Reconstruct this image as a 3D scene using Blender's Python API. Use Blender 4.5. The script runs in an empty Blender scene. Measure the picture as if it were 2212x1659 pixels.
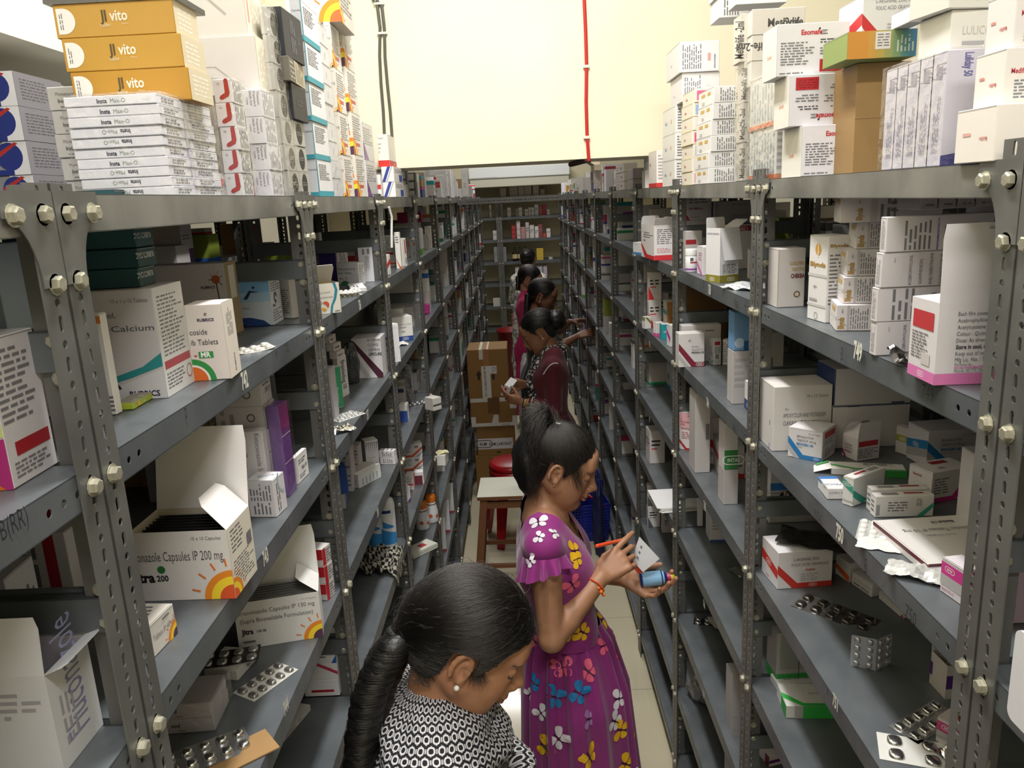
import bpy, bmesh, math, random
import numpy as np
from mathutils import Vector, Matrix
from mathutils.bvhtree import BVHTree
S = bpy.context.scene
COL = S.collection
IW, IH, FPX = 2212.0,1659.0,1672.0
_n = lambda v: v / np.linalg.norm(v)
_yd = _n(np.array([9.,401.5,-FPX])); _zd = -_n(np.array([350.,-6970.,-FPX]))
_zd = _n(_zd - _yd * _zd.dot(_yd)); _xd = np.cross(_yd, _zd)
RC = np.array([_xd, _yd, _zd])               # world = RC @ camera vector; the camera is the origin of the room's coordinates
cam_d = bpy.data.cameras.new('camera'); cam = bpy.data.objects.new('camera', cam_d); COL.objects.link(cam)
cam_d.sensor_fit = 'HORIZONTAL'; cam_d.sensor_width = 36.0; cam_d.lens = 36.0 * FPX / IW
cam_d.clip_start = 0.02; cam_d.clip_end = 60
cam.matrix_world = Matrix([list(r) for r in RC]).to_4x4()
S.camera = cam
S.view_settings.view_transform = 'Standard'; S.view_settings.look = 'None'
S.view_settings.exposure = 0.0; S.view_settings.gamma = 1.0
try: S.view_settings.use_curve_mapping = False
except Exception: pass
W = bpy.data.worlds.new('room_air'); S.world = W; W.use_nodes = True
W.node_tree.nodes['Background'].inputs[0].default_value = (0.9,0.95,1.0,1)
W.node_tree.nodes['Background'].inputs[1].default_value = 0.30
FLOOR = -2.138
CEIL = 1.5
XL, XR = -0.407,0.484                       # front planes of the two rack runs
BAY = 0.836
YL0, YR0 = 0.695,0.765                      # first post line in view, left run and right run
DEPTH = 0.38
def lamp(name, loc, size, energy, rot=(0,0,0), col=(1,.985,.96)):
 d = bpy.data.lights.new(name, 'AREA'); d.shape = 'RECTANGLE'; d.size = size[0]; d.size_y = size[1]
 d.energy = energy; d.color = col
 o = bpy.data.objects.new(name, d); COL.objects.link(o); o.location = loc; o.rotation_euler = rot
 return o
lamp('ceiling_tube',(-0.05,1.55, CEIL - .06),(0.16,1.2),50)
lamp('ceiling_tube',(0.15,-0.35, CEIL - .06),(1.2,0.16),44)
lamp('ceiling_tube',(0.0,4.7, CEIL - .06),(0.16,1.2),26)
lamp('ceiling_tube',(0.0,8.0, CEIL - .06),(1.2,0.16),45)
def ray(px, py): return RC @ np.array([px - IW / 2,-(py - IH / 2),-FPX])
def onX(px, py, X): r = ray(px, py); return r * (X / r[0])
def onY(px, py, Y): r = ray(px, py); return r * (Y / r[1])
def onZ(px, py, Z): r = ray(px, py); return r * (Z / r[2])
def proj(p):
 c = RC.T @ np.array(p, float); return IW / 2 + FPX * c[0] / -c[2], IH / 2 - FPX * c[1] / -c[2]
_mats = {}
def hexlin(h):
 c = [int(h[i:i + 2],16) / 255 for i in (0,2,4)]
 return tuple((x / 12.92 if x <= .04045 else ((x + .055) / 1.055) ** 2.4) for x in c) + (1,)
def paint(h, rough=.55, metal=0., vary=.04, bump=0., alpha=1., trans=0., scale=40., coat=0., aniso=0.):
 """principled paint with a little procedural unevenness"""
 k = (h, rough, metal, vary, bump, alpha, trans, scale, coat)
 if k in _mats: return _mats[k]
 m = bpy.data.materials.new('paint_' + h); m.use_nodes = True; nt = m.node_tree
 b = nt.nodes['Principled BSDF']; b.inputs['Roughness'].default_value = rough; b.inputs['Metallic'].default_value = metal
 c = hexlin(h)
 if vary > 0 or bump > 0:
  tc = nt.nodes.new('ShaderNodeTexCoord'); no = nt.nodes.new('ShaderNodeTexNoise')
  no.inputs['Scale'].default_value = scale; no.inputs['Detail'].default_value = 3
  nt.links.new(tc.outputs['Object'], no.inputs['Vector'])
  if vary > 0:
   mx = nt.nodes.new('ShaderNodeMix'); mx.data_type = 'RGBA'
   mx.inputs[6].default_value = tuple(x * (1 - vary) for x in c[:3]) + (1,); mx.inputs[7].default_value = tuple(min(1, x * (1 + vary)) for x in c[:3]) + (1,)
   nt.links.new(no.outputs['Fac'], mx.inputs[0]); nt.links.new(mx.outputs[2], b.inputs['Base Color'])
  else: b.inputs['Base Color'].default_value = c
  if bump > 0:
   bp = nt.nodes.new('ShaderNodeBump'); bp.inputs['Strength'].default_value = bump; bp.inputs['Distance'].default_value = .004
   nt.links.new(no.outputs['Fac'], bp.inputs['Height']); nt.links.new(bp.outputs['Normal'], b.inputs['Normal'])
 else: b.inputs['Base Color'].default_value = c
 b.inputs['Alpha'].default_value = alpha
 b.inputs['Transmission Weight'].default_value = trans
 b.inputs['Coat Weight'].default_value = coat
 _mats[k] = m; return m
def mat_nodes(name):
 m = bpy.data.materials.new(name); m.use_nodes = True
 return m, m.node_tree, m.node_tree.nodes['Principled BSDF']
def ramp(nt, stops, fac=None, const=False):
 r = nt.nodes.new('ShaderNodeValToRGB'); e = r.color_ramp.elements
 while len(e) < len(stops): e.new(.5)
 for q,(p, h) in zip(e, stops): q.position = p; q.color = hexlin(h)
 if const: r.color_ramp.interpolation = 'CONSTANT'
 if fac is not None: nt.links.new(fac, r.inputs[0])
 return r
def tex(nt, kind, scale, vec='Object', detail=3, stretch=None):
 tc = nt.nodes.new('ShaderNodeTexCoord'); t = nt.nodes.new('ShaderNodeTex' + kind); t.inputs['Scale'].default_value = scale
 if 'Detail' in t.inputs: t.inputs['Detail'].default_value = detail
 src = tc.outputs[vec]
 if stretch:
  mp = nt.nodes.new('ShaderNodeMapping'); mp.inputs['Scale'].default_value = stretch; nt.links.new(src, mp.inputs[0]); src = mp.outputs[0]
 nt.links.new(src, t.inputs['Vector']); return t
def bump(nt, b, fac, strength, dist=.004):
 bp = nt.nodes.new('ShaderNodeBump'); bp.inputs['Strength'].default_value = strength; bp.inputs['Distance'].default_value = dist
 nt.links.new(fac, bp.inputs['Height']); nt.links.new(bp.outputs['Normal'], b.inputs['Normal'])
def steel(name, dark, light, rough):
 m, nt, b = mat_nodes(name)
 n1 = tex(nt, 'Noise',9, detail=6); r = ramp(nt,[(.30, dark),(.62, light),(.8, light)], n1.outputs['Fac'])
 nt.links.new(r.outputs[0], b.inputs['Base Color'])
 n2 = tex(nt, 'Noise',34, detail=5); rr = nt.nodes.new('ShaderNodeMapRange'); rr.inputs[3].default_value = rough - .1; rr.inputs[4].default_value = rough + .14
 nt.links.new(n2.outputs['Fac'], rr.inputs[0]); nt.links.new(rr.outputs[0], b.inputs['Roughness'])
 b.inputs['Metallic'].default_value = .15; bump(nt, b, n2.outputs['Fac'],.06,.002)
 return m
M_POST = steel('grey_post_enamel', '5a5a58', '6c6c69',.42)
M_SHELF = steel('grey_shelf_enamel', '565b5f', '676c70',.36)
M_BOLT = paint('b9b6a4',.38,.55,.12,.2, scale=120)
M_RAIL = steel('worn_lit_top_rail', '6a6a66', '8c8b85',.38)  # worn enamel; light reflected by the top rails painted in as paler grey
class MB:
 def __init__(s): s.v = []; s.f = []; s.m = []; s.mats = []; s.smooth = []
 def mi(s, m):
  if m not in s.mats: s.mats.append(m)
  return s.mats.index(m)
 def add(s, vs, fs, m, smooth=False):
  o = len(s.v); k = s.mi(m); s.v.extend([tuple(map(float, q)) for q in vs])
  for f in fs: s.f.append([i + o for i in f]); s.m.append(k); s.smooth.append(smooth)
 def box(s, lo, hi, m, ch=0.):
  (x0, y0, z0),(x1, y1, z1) = lo, hi
  if ch <= 0:
   s.add([(x0, y0, z0),(x1, y0, z0),(x1, y1, z0),(x0, y1, z0),(x0, y0, z1),(x1, y0, z1),(x1, y1, z1),(x0, y1, z1)],
     [(0,3,2,1),(4,5,6,7),(0,1,5,4),(1,2,6,5),(2,3,7,6),(3,0,4,7)], m); return
  c = min(ch,(x1 - x0) * .3,(y1 - y0) * .3,(z1 - z0) * .3); V = []; idx = {}
  for a in (0,1):
   for b in (0,1):
    for d in (0,1):
     X = (x0, x1)[a]; Y = (y0, y1)[b]; Z = (z0, z1)[d]; sx = 1 - 2 * a; sy = 1 - 2 * b; sz = 1 - 2 * d
     for ax, q in (('x',(X, Y + sy * c, Z + sz * c)),('y',(X + sx * c, Y, Z + sz * c)),('z',(X + sx * c, Y + sy * c, Z))):
      idx[(a, b, d, ax)] = len(V); V.append(q)
  F = []
  I = lambda a, b, d, ax: idx[(a, b, d, ax)]
  F += [(I(0,0,0, 'x'), I(0,0,1, 'x'), I(0,1,1, 'x'), I(0,1,0, 'x')),(I(1,0,0, 'x'), I(1,1,0, 'x'), I(1,1,1, 'x'), I(1,0,1, 'x'))]
  F += [(I(0,0,0, 'y'), I(1,0,0, 'y'), I(1,0,1, 'y'), I(0,0,1, 'y')),(I(0,1,0, 'y'), I(0,1,1, 'y'), I(1,1,1, 'y'), I(1,1,0, 'y'))]
  F += [(I(0,0,0, 'z'), I(0,1,0, 'z'), I(1,1,0, 'z'), I(1,0,0, 'z')),(I(0,0,1, 'z'), I(1,0,1, 'z'), I(1,1,1, 'z'), I(0,1,1, 'z'))]
  for p in (0,1):
   for q in (0,1):
    F.append((I(p, q,0, 'x'), I(p, q,0, 'y'), I(p, q,1, 'y'), I(p, q,1, 'x')))
    F.append((I(p,0, q, 'x'), I(p,0, q, 'z'), I(p,1, q, 'z'), I(p,1, q, 'x')))
    F.append((I(0, p, q, 'y'), I(0, p, q, 'z'), I(1, p, q, 'z'), I(1, p, q, 'y')))
  for a in (0,1):
   for b in (0,1):
    for d in (0,1): F.append((I(a, b, d, 'x'), I(a, b, d, 'y'), I(a, b, d, 'z')))
  s.add(V, F, m)
 def tube(s, pts, rad, m, n=8, cap=True, smooth=True):
  pts = [Vector(p) for p in pts]; N = len(pts)
  R = rad if isinstance(rad,(list, tuple)) else [rad] * N
  rings = []; up = None
  for i, p in enumerate(pts):
   t = (pts[min(i + 1, N - 1)] - pts[max(i - 1,0)]).normalized()
   if up is None: up = t.orthogonal().normalized()
   up = (up - t * up.dot(t)); up = up.normalized() if up.length > 1e-6 else t.orthogonal().normalized()
   w = t.cross(up)
   rings.append([p + (up * math.cos(2 * math.pi * k / n) + w * math.sin(2 * math.pi * k / n)) * R[i] for k in range(n)])
  V = [q for r in rings for q in r]
  F = [(i * n + k, i * n + (k + 1) % n,(i + 1) * n + (k + 1) % n,(i + 1) * n + k) for i in range(N - 1) for k in range(n)]
  s.add(V, F, m, smooth)
  if cap:
   s.add(rings[0],[tuple(range(n))[::-1]], m); s.add(rings[-1],[tuple(range(n))], m)
 def lathe(s, prof, m, n=24, c=(0,0,0), smooth=True):
  V = [(c[0] + r * math.cos(2 * math.pi * k / n), c[1] + r * math.sin(2 * math.pi * k / n), c[2] + z) for r, z in prof for k in range(n)]
  F = [(i * n + k, i * n + (k + 1) % n,(i + 1) * n + (k + 1) % n,(i + 1) * n + k) for i in range(len(prof) - 1) for k in range(n)]
  s.add(V, F, m, smooth)
 def build(s, name, parent=None, loc=None, rz=0., mat=None):
  me = bpy.data.meshes.new(name); me.from_pydata(s.v,[], s.f)
  for m in s.mats: me.materials.append(m)
  me.polygons.foreach_set('material_index', s.m); me.polygons.foreach_set('use_smooth', s.smooth); me.update()
  return link(name, me, parent, loc, rz)
def link(name, data, parent=None, loc=None, rz=0.):
 o = bpy.data.objects.new(name, data); COL.objects.link(o)
 if parent is not None: o.parent = parent
 if loc is not None: o.location = loc
 if rz: o.rotation_euler = (0,0, rz)
 return o
_labels = {}
def tag(o, label, cat, group=None, kind=None):
 o['label'] = label; o['category'] = cat
 if group: o['group'] = group
 if kind: o['kind'] = kind
 return o
def thing(name, label, cat, loc=(0,0,0), rz=0., group=None):
 return tag(link(name, None, None, loc, rz), label, cat, group)
def structure(o): o['kind'] = 'structure'; return o
def dup(o, parent=None, loc=None, rz=None):
 c = o.copy(); COL.objects.link(c)
 if parent is not None: c.parent = parent
 if loc is not None: c.location = loc
 if rz is not None: c.rotation_euler = (0,0, rz)
 for ch in list(o.children): dup(ch, c)
 return c
_gl = {}
def glyphs(txt, bold=0., serif=False):
 k = (txt, bold)
 if k in _gl: return _gl[k]
 cu = bpy.data.curves.new('lettering', 'FONT'); cu.body = txt; cu.size = 1; cu.resolution_u = 2; cu.offset = bold; cu.fill_mode = 'FRONT'
 ob = bpy.data.objects.new('lettering', cu); me = ob.to_mesh()
 V = np.array([v.co[:2] for v in me.vertices]) if len(me.vertices) else np.zeros((0,2)); F = [tuple(p.vertices) for p in me.polygons]
 ob.to_mesh_clear(); bpy.data.objects.remove(ob); bpy.data.curves.remove(cu)
 if len(V): V = V - np.array([V[:,0].min(),0]); w = V[:,0].max()
 else: w = 0.
 _gl[k] = (V, F, w); return _gl[k]
INK = {'k': '2b2b30', 'g': '77767a', 'l': 'a9a7aa', 'r': 'b32025', 'w': 'f6f6f4', 'b': '1f3f9c', 'o': 'e0762a', 'y': 'f2c325'}
def ink(c): return paint(INK.get(c, c),.5,0,0)
class Face:
 """a flat face of a carton: origin (its lower left seen from outside), unit vectors, size"""
 def __init__(s, mb, o, ex, ey, w, h): s.mb = mb; s.o = Vector(o); s.ex = Vector(ex); s.ey = Vector(ey); s.n = s.ex.cross(s.ey); s.w = w; s.h = h; s.k = 0
 def P(s, x, y, lift): return s.o + s.ex * x + s.ey * y + s.n * lift
 def lift(s): s.k += 1; return .0003 + .00006 * s.k
 def poly(s, pts, c):
  L = s.lift(); s.mb.add([s.P(u * s.w, v * s.h, L) for u, v in pts],[tuple(range(len(pts)))], ink(c))
 def rect(s, u0, v0, u1, v1, c): s.poly([(u0, v0),(u1, v0),(u1, v1),(u0, v1)], c)
 def disc(s, u, v, r, c, a0=0, a1=360, r0=0., n=20, sy=1.):
  L = s.lift(); V = []; r *= min(s.w, s.h); r0 *= min(s.w, s.h)
  for i in range(n + 1):
   a = math.radians(a0 + (a1 - a0) * i / n)
   V.append(s.P(u * s.w + r * math.cos(a), v * s.h + r * sy * math.sin(a), L)); V.append(s.P(u * s.w + r0 * math.cos(a), v * s.h + r0 * sy * math.sin(a), L))
  s.mb.add(V,[(2 * i,2 * i + 2,2 * i + 3,2 * i + 1) for i in range(n)], ink(c))
 def text(s, t, u, v, size, c='k', al='l', rot=0, sq=.85, bold=0., fit=None):
  V, F, w = glyphs(t, bold)
  if not len(V): return
  L = s.lift(); sz = size * min(s.h, s.w * 3); kx = sz * sq
  if fit: kx = fit * (s.w if rot in (0,180) else s.h) / w
  off = {'l': 0, 'c': -w * kx / 2, 'r': -w * kx}[al]; cs, sn = math.cos(math.radians(rot)), math.sin(math.radians(rot))
  P = []
  for x, y in V:
   X = x * kx + off; Y = y * sz
   P.append(s.P(u * s.w + X * cs - Y * sn, v * s.h + X * sn + Y * cs, L))
  s.mb.add(P, F, ink(c))
 def lines(s, u0, v0, u1, v1, n, c='l', seed=0, rot=0, fill=.45):
  """rows of tiny print"""
  R = random.Random(seed * 7 + n); L = s.lift(); V = []; F = []
  W_, H_ = (u1 - u0) * s.w,(v1 - v0) * s.h
  if rot in (90,270): W_, H_ = H_, W_
  ht = H_ / n
  for i in range(n):
   x = 0; end = W_ * R.uniform(.62,1)
   while x < end:
    ww = min(ht * R.uniform(.8,3.2), W_ - x)
    if ww < ht * .3: break
    y = H_ - (i + .75) * ht; a, b = x, x + ww
    q = [(a, y),(b, y),(b, y + ht * fill),(a, y + ht * fill)]
    if rot == 90: q = [((u1 - u0) * s.w - Y, X) for X, Y in q]
    elif rot == 270: q = [(Y,(v1 - v0) * s.h - X) for X, Y in q]
    elif rot == 180: q = [(W_ - X, H_ - Y) for X, Y in q]
    k = len(V); V += [s.P(u0 * s.w + X, v0 * s.h + Y, L) for X, Y in q]; F.append((k, k + 1, k + 2, k + 3)); x += ww + ht * .55
  if V: s.mb.add(V, F, ink(c))
 def badge(s, u, v, size, c='w', t='INTAS', rot=0):
  """oval maker's badge: rounded outline round a word"""
  h = size * s.h; w = h * 2.3; L = s.lift(); V = []; n = 12; cs, sn = math.cos(math.radians(rot)), math.sin(math.radians(rot))
  for k in range(2 * n):
   sd = 1 if k < n else -1; a = math.pi * (k % n) / (n - 1) - math.pi / 2 + (0 if sd > 0 else math.pi)
   for rr in (h / 2, h / 2 - h * .09):
    X = sd * (w / 2 - h / 2) + rr * math.cos(a); Y = rr * math.sin(a)
    V.append(s.P(u * s.w + X * cs - Y * sn, v * s.h + X * sn + Y * cs, L))
  N = 2 * n
  s.mb.add(V,[(2 * i,2 * ((i + 1) % N),2 * ((i + 1) % N) + 1,2 * i + 1) for i in range(N)], ink(c))
  X, Y = -0,-h * .2
  s.text(t, u + (X * cs - Y * sn) / s.w, v + (X * sn + Y * cs) / s.h, h * .58 / min(s.h, s.w * 3), c, 'c', rot, fit=None, bold=.02, sq=.8)
 def sun(s, u, v, r, hub='e2602c'):
  """quarter sun print with rays, its centre on the face corner"""
  a0, a1 = (90,180) if u > .5 else (0,90)
  s.disc(u, v, r, 'e88a25', a0, a1); s.disc(u, v, r * .78, 'f6d531', a0, a1); s.disc(u, v, r * .5, hub, a0, a1)
  m = min(s.w, s.h)
  for a in (98,118,140,165) if u > .5 else (82,62,40,15):
   c_, s_ = math.cos(math.radians(a)), math.sin(math.radians(a)); L = s.lift(); q = []
   for rr, t in ((1.15,-.03),(1.42,-.03),(1.42,.03),(1.15,.03)):
    q.append(s.P(u * s.w + m * r * (rr * c_ - t * s_), v * s.h + m * r * (rr * s_ + t * c_), L))
   s.mb.add(q,[(0,1,2,3)], ink('e0762a'))
def faces_of(mb, w, d, h):
 X, Y = w / 2, d / 2
 return dict(F=Face(mb,(-X,-Y,0),(1,0,0),(0,0,1), w, h), R=Face(mb,(X,-Y,0),(0,1,0),(0,0,1), d, h),
    L=Face(mb,(-X, Y,0),(0,-1,0),(0,0,1), d, h), K=Face(mb,(X, Y,0),(-1,0,0),(0,0,1), w, h),
    T=Face(mb,(-X,-Y, h),(1,0,0),(0,1,0), w, d))
def decorate(fc, prints):
 for p in prints:
  f = fc[p[0]]; k = p[1]; a = p[2:]
  kw = a[-1] if a and isinstance(a[-1], dict) else {}
  if kw: a = a[:-1]
  {'t': f.text, 'r': f.rect, 'p': f.poly, 'c': f.disc, 'l': f.lines, 'b': f.badge, 's': f.sun}[k](*a, **kw)
FLOOR = -2.125
def wall_mat(name, c1, c2, rough=.75):
 m, nt, b = mat_nodes(name); n = tex(nt, 'Noise',2.2, detail=5); r = ramp(nt,[(.3, c1),(.7, c2)], n.outputs['Fac'])
 nt.links.new(r.outputs[0], b.inputs['Base Color']); b.inputs['Roughness'].default_value = rough
 n2 = tex(nt, 'Noise',60, detail=4); bump(nt, b, n2.outputs['Fac'],.12,.003); return m
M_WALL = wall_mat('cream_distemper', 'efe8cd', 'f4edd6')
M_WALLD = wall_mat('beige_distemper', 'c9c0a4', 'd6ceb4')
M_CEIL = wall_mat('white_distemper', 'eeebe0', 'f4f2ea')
def floor_mat():
 m, nt, b = mat_nodes('vitrified_tile'); t = tex(nt, 'Brick',1.0)
 t.offset = 0; t.inputs['Brick Width'].default_value = .6; t.inputs['Row Height'].default_value = .6; t.inputs['Mortar Size'].default_value = .0022
 t.inputs['Color1'].default_value = hexlin('cfc6ac'); t.inputs['Color2'].default_value = hexlin('cbc2a7'); t.inputs['Mortar'].default_value = hexlin('a49b82')
 nt.links.new(t.outputs['Color'], b.inputs['Base Color']); b.inputs['Roughness'].default_value = .12; return m
M_FLOOR = floor_mat()
def slab(name, lo, hi, m): mb = MB(); mb.box(lo, hi, m); return structure(mb.build(name))
slab('floor',(-2.6,-1.6, FLOOR - .1),(2.6,10.6, FLOOR), M_FLOOR)
slab('ceiling',(-2.6,-1.6, CEIL),(2.6,10.6, CEIL + .1), M_CEIL)
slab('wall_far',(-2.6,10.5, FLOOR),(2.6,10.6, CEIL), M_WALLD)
slab('wall_near',(-2.6,-1.6, FLOOR),(2.6,-1.5, CEIL), M_WALL)
slab('wall_left',(-2.6,-1.5, FLOOR),(-2.5,10.5, CEIL), M_WALL)
slab('wall_right',(2.5,-1.5, FLOOR),(2.6,10.5, CEIL), M_WALL)
slab('beam_cross',(-2.5,2.96,.128),(2.5,3.26, CEIL), M_WALL)        # deep beam over the aisle
slab('beam_left',(-1.12,-1.5,.312),(-.85,2.96, CEIL), M_WALL)       # beam along the left racks
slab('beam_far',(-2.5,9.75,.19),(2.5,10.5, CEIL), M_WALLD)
PW = .036; PT = .002; PITCH = .0186
def plate(mb, o, eu, ev, width, cells, m, t=PT):
 """sheet with a column of punched holes; cells along ev = (length, kind): 'o' round, 's' slot, 'h' wide slot, '' none"""
 o = Vector(o); eu = Vector(eu); ev = Vector(ev); nn = eu.cross(ev) * t; v = 0.; N = 12
 V = []; F = []
 def put(p): V.append(p); return len(V) - 1
 for ln, kind in cells:
  c4 = [(0, v),(width, v),(width, v + ln),(0, v + ln)]
  a = [put(o + eu * x + ev * y) for x, y in c4]; b = [put(o + eu * x + ev * y - nn) for x, y in c4]
  if kind:
   cx_, cy_ = width * .5, v + ln / 2; H = [];
   for k in range(N):
    an = 2 * math.pi * (k + .5) / N - math.pi * 3 / 4; r = .0040; hx, hy = r * math.cos(an), r * math.sin(an)
    if kind == 's': hx *= .82; hy += .0035 * (1 if hy > 0 else -1)
    if kind == 'h': hx += .003 * (1 if hx > 0 else -1)
    H.append((cx_ + hx, cy_ + hy))
   ha = [put(o + eu * x + ev * y) for x, y in H]; hb = [put(o + eu * x + ev * y - nn) for x, y in H]
   q = N // 4
   for s_ in range(4):
    ks = [(s_ * q + j) % N for j in range(q + 1)]
    F.append([a[s_], a[(s_ + 1) % 4]] + [ha[k] for k in ks[::-1]]); F.append(([b[s_], b[(s_ + 1) % 4]] + [hb[k] for k in ks[::-1]])[::-1])
   for k in range(N): F.append([ha[k], ha[(k + 1) % N], hb[(k + 1) % N], hb[k]])
  else: F.append(a); F.append(b[::-1])
  F.append([a[0], a[3], b[3], b[0]]); F.append([a[1], b[1], b[2], a[2]])
  v += ln
 F.append([0,4,5,1])
 mb.add(V, F, m)
TOPZ = .045                                        # posts stand a little proud of the top shelf
NC = int((TOPZ - FLOOR) / PITCH)
CELLS = [(PITCH, 's' if i % 2 else 'o') for i in range(NC)]
def post_mesh(sx, sy):
 mb = MB(); h = NC * PITCH
 A = ((0,0,0),(0, sy,0)); B = ((0,0,0),(sx,0,0))
 plate(mb,(0,0,0),(0, sy,0),(0,0,1), PW, CELLS, M_POST, PT * -sx * sy)
 plate(mb,(0,0,0),(sx,0,0),(0,0,1), PW, CELLS, M_POST, PT * sx * sy)
 me = bpy.data.meshes.new('upright'); me.from_pydata(mb.v,[], mb.f); me.materials.append(M_POST); me.update(); return me
POSTS = {(sx, sy): post_mesh(sx, sy) for sx in (1,-1) for sy in (1,-1)}
LIP = .036
def shelf_mesh(L, D, m, mlip, side):
 """tray, local: x from 0 (aisle edge) to D*side, y 0..L, top at z 0"""
 mb = MB(); s = side; e = .0022
 mb.box((min(0, s * D),0,-.0012),(max(0, s * D), L,0), m)
 end = [(.020, ''),(.022, 'o'),(.022, 'o'),(.022, 'o')]; rest = L - 2 * sum(c[0] for c in end)
 plate(mb,(0,0 if s < 0 else L,-LIP),(0,0,1),(0,1 if s < 0 else -1,0), LIP, end + [(rest, '')] + end[::-1], mlip,-.0012 * 1)
 mb.box((min(s * D, s * (D - .0012)),0,-LIP),(max(s * D, s * (D - .0012)), L,0), m)
 mb.box((min(0, s * D),0,-LIP),(max(0, s * D),.0012,0), m); mb.box((min(0, s * D), L - .0012,-LIP),(max(0, s * D), L,0), m)
 mb.box((min(0, s * .012),.03,-LIP),(max(0, s * .012), L - .03,-LIP + .0012), mlip)
 me = bpy.data.meshes.new('shelf'); me.from_pydata(mb.v,[], mb.f)
 for q in mb.mats: me.materials.append(q)
 me.polygons.foreach_set('material_index', mb.m); me.update(); return me
def brace_mesh(D, side, up=1):
 mb = MB(); s = side
 mb.box((min(0, s * D),0,-.038),(max(0, s * D),.002,0), M_SHELF); mb.box((min(0, s * D),0,-.002),(max(0, s * D),.014 * up,0) if up > 0 else (max(0, s * D),.002,0), M_SHELF)
 me = bpy.data.meshes.new('side_brace'); me.from_pydata(mb.v,[], mb.f); me.materials.append(M_SHELF); me.update(); return me
def hexbolt(mb, p, n, r=.0078, h=.0065, seed=0):
 n = Vector(n); u = n.orthogonal().normalized(); w = n.cross(u); p = Vector(p); a0 = seed * 1.7
 ring = lambda R, d, k=6: [p + n * d + (u * math.cos(a0 + 2 * math.pi * i / k) + w * math.sin(a0 + 2 * math.pi * i / k)) * R for i in range(k)]
 V = ring(r * 1.25,.0004,12) + ring(r * 1.25,.0014,12)
 mb.add(V,[(i,(i + 1) % 12,12 + (i + 1) % 12,12 + i) for i in range(12)] + [tuple(range(12,24))], M_BOLT)
 V = ring(r,.0014) + ring(r, h) + ring(r * .78, h + .0012)
 mb.add(V,[(i,(i + 1) % 6,6 + (i + 1) % 6,6 + i) for i in range(6)] + [(6 + i,6 + (i + 1) % 6,12 + (i + 1) % 6,12 + i) for i in range(6)] + [tuple(range(12,18))], M_BOLT)
def gusset(mb, y, dy, x, s):
 """corner plate with a hollow curve, lying on the front of the post and the top rail"""
 R = .056; h = .082; w = .072; P = [(0,.0),(0,-h)] ; cx_, cy_ = w,-h
 pts = [(0,0),(w,0),(w,-.022)] + [(PW * .92 + (w - PW * .92) * (1 - math.sin(t)),-.022 - (h - .022) * (1 - math.cos(t))) for t in np.linspace(.12, math.pi / 2,9)] + [(0,-h)]
 xf = x - s * .0014; xb = x - s * .0002
 V = [(xf, y + dy * a,.002 + b) for a, b in pts] + [(xb, y + dy * a,.002 + b) for a, b in pts]; n = len(pts)
 mb.add(V,[tuple(range(n)), tuple(range(2 * n - 1, n - 1,-1))] + [(i,(i + 1) % n, n + (i + 1) % n, n + i) for i in range(n)], M_POST)
_sh = {}
def rack(label, x, y, side, zs, group, braces=True, detail=True, L=BAY, D=.40, ztop=0.):
 """side +1: the rack lies towards +x of its aisle edge x, -1: towards -x"""
 r = thing('shelving_rack', label, 'shelving rack',(x, y, FLOOR),0, group)
 z0 = FLOOR; g = .0006
 for fx in (0,1):
  for fy in (0,1):
   p = link('upright', POSTS[(side if fx == 0 else -side,1 if fy == 0 else -1)], r)
   p.location = (side * (D if fx else 0),(L - g) if fy else g,0)
 for i, z in enumerate(zs):
  k = (L, D, side, i == 0)
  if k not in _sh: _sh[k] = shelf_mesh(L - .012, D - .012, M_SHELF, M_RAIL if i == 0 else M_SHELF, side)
  s = link('shelf', _sh[k], r); s.location = (side * .003,.006, z - z0)
  if i == 0: top_sh = s
 if braces:
  for i in range(len(zs) - 1):
   zm = (zs[i] + zs[i + 1]) / 2 + .004
   for fy in (0,1):
    k = ('b', side, fy)
    if k not in _sh: _sh[k] = brace_mesh(D - .008, side,1 - fy * 2)
    b = link('side_brace', _sh[k], r); b.location = (side * .004, L - .0065 if fy else .0045, zm - z0)
 mb = MB(); q = random.Random(int(y * 100) + side)
 for fy in (0,1):
  yy = PW / 2 if fy == 0 else L - PW / 2
  for i, z in enumerate(zs):
   hexbolt(mb,(0, yy, z - z0 - .018),(-side,0,0), seed=q.random())
   if detail:
    zm = z - .105 if i == 0 else z - .16
    if i == 0: hexbolt(mb,(0, yy, z - z0 - .078),(-side,0,0), seed=q.random()); hexbolt(mb,(-side * .0012, yy + (1 - 2 * fy) * .042, z - z0 - .018),(-side,0,0), seed=q.random())
    for dz in (.13,.165): hexbolt(mb,(side * PW * .55,.0028 if fy == 0 else L - .0028, z - z0 - dz),(0,1 if fy == 0 else -1,0),.006,.004, q.random())
 bo = mb.build('bolt', r); bo['label'] = 'pale galvanised bolt heads'
 if detail:
  mb = MB(); gusset(mb,.001,1,0, side); gusset(mb, L - .001,-1,0, side); go = mb.build('gusset', r); go.location.z = zs[0] - z0
 return r
ZL = [.024,-.224,-.506,-.788,-1.068,-1.36,-1.66,-1.96]
ZR = [.012,-.236,-.524,-.828,-1.110,-1.43,-1.72,-2.00]
ORD = ['first', 'second', 'third', 'fourth', 'fifth', 'sixth', 'seventh', 'eighth', 'ninth', 'tenth', 'eleventh', 'twelfth']
NUML = {0: 'nearest on the left, with black handwriting on its rail',1: 'second along the left, painted 742 to 744',2: 'third along the left, painted 756 to 758'}
NUMR = {0: 'nearest on the right, mostly outside the picture',1: 'second along the right, painted 749 to 751',2: 'third along the right, painted 763 to 767'}
RACKS = {}
NBAY = 11
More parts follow.
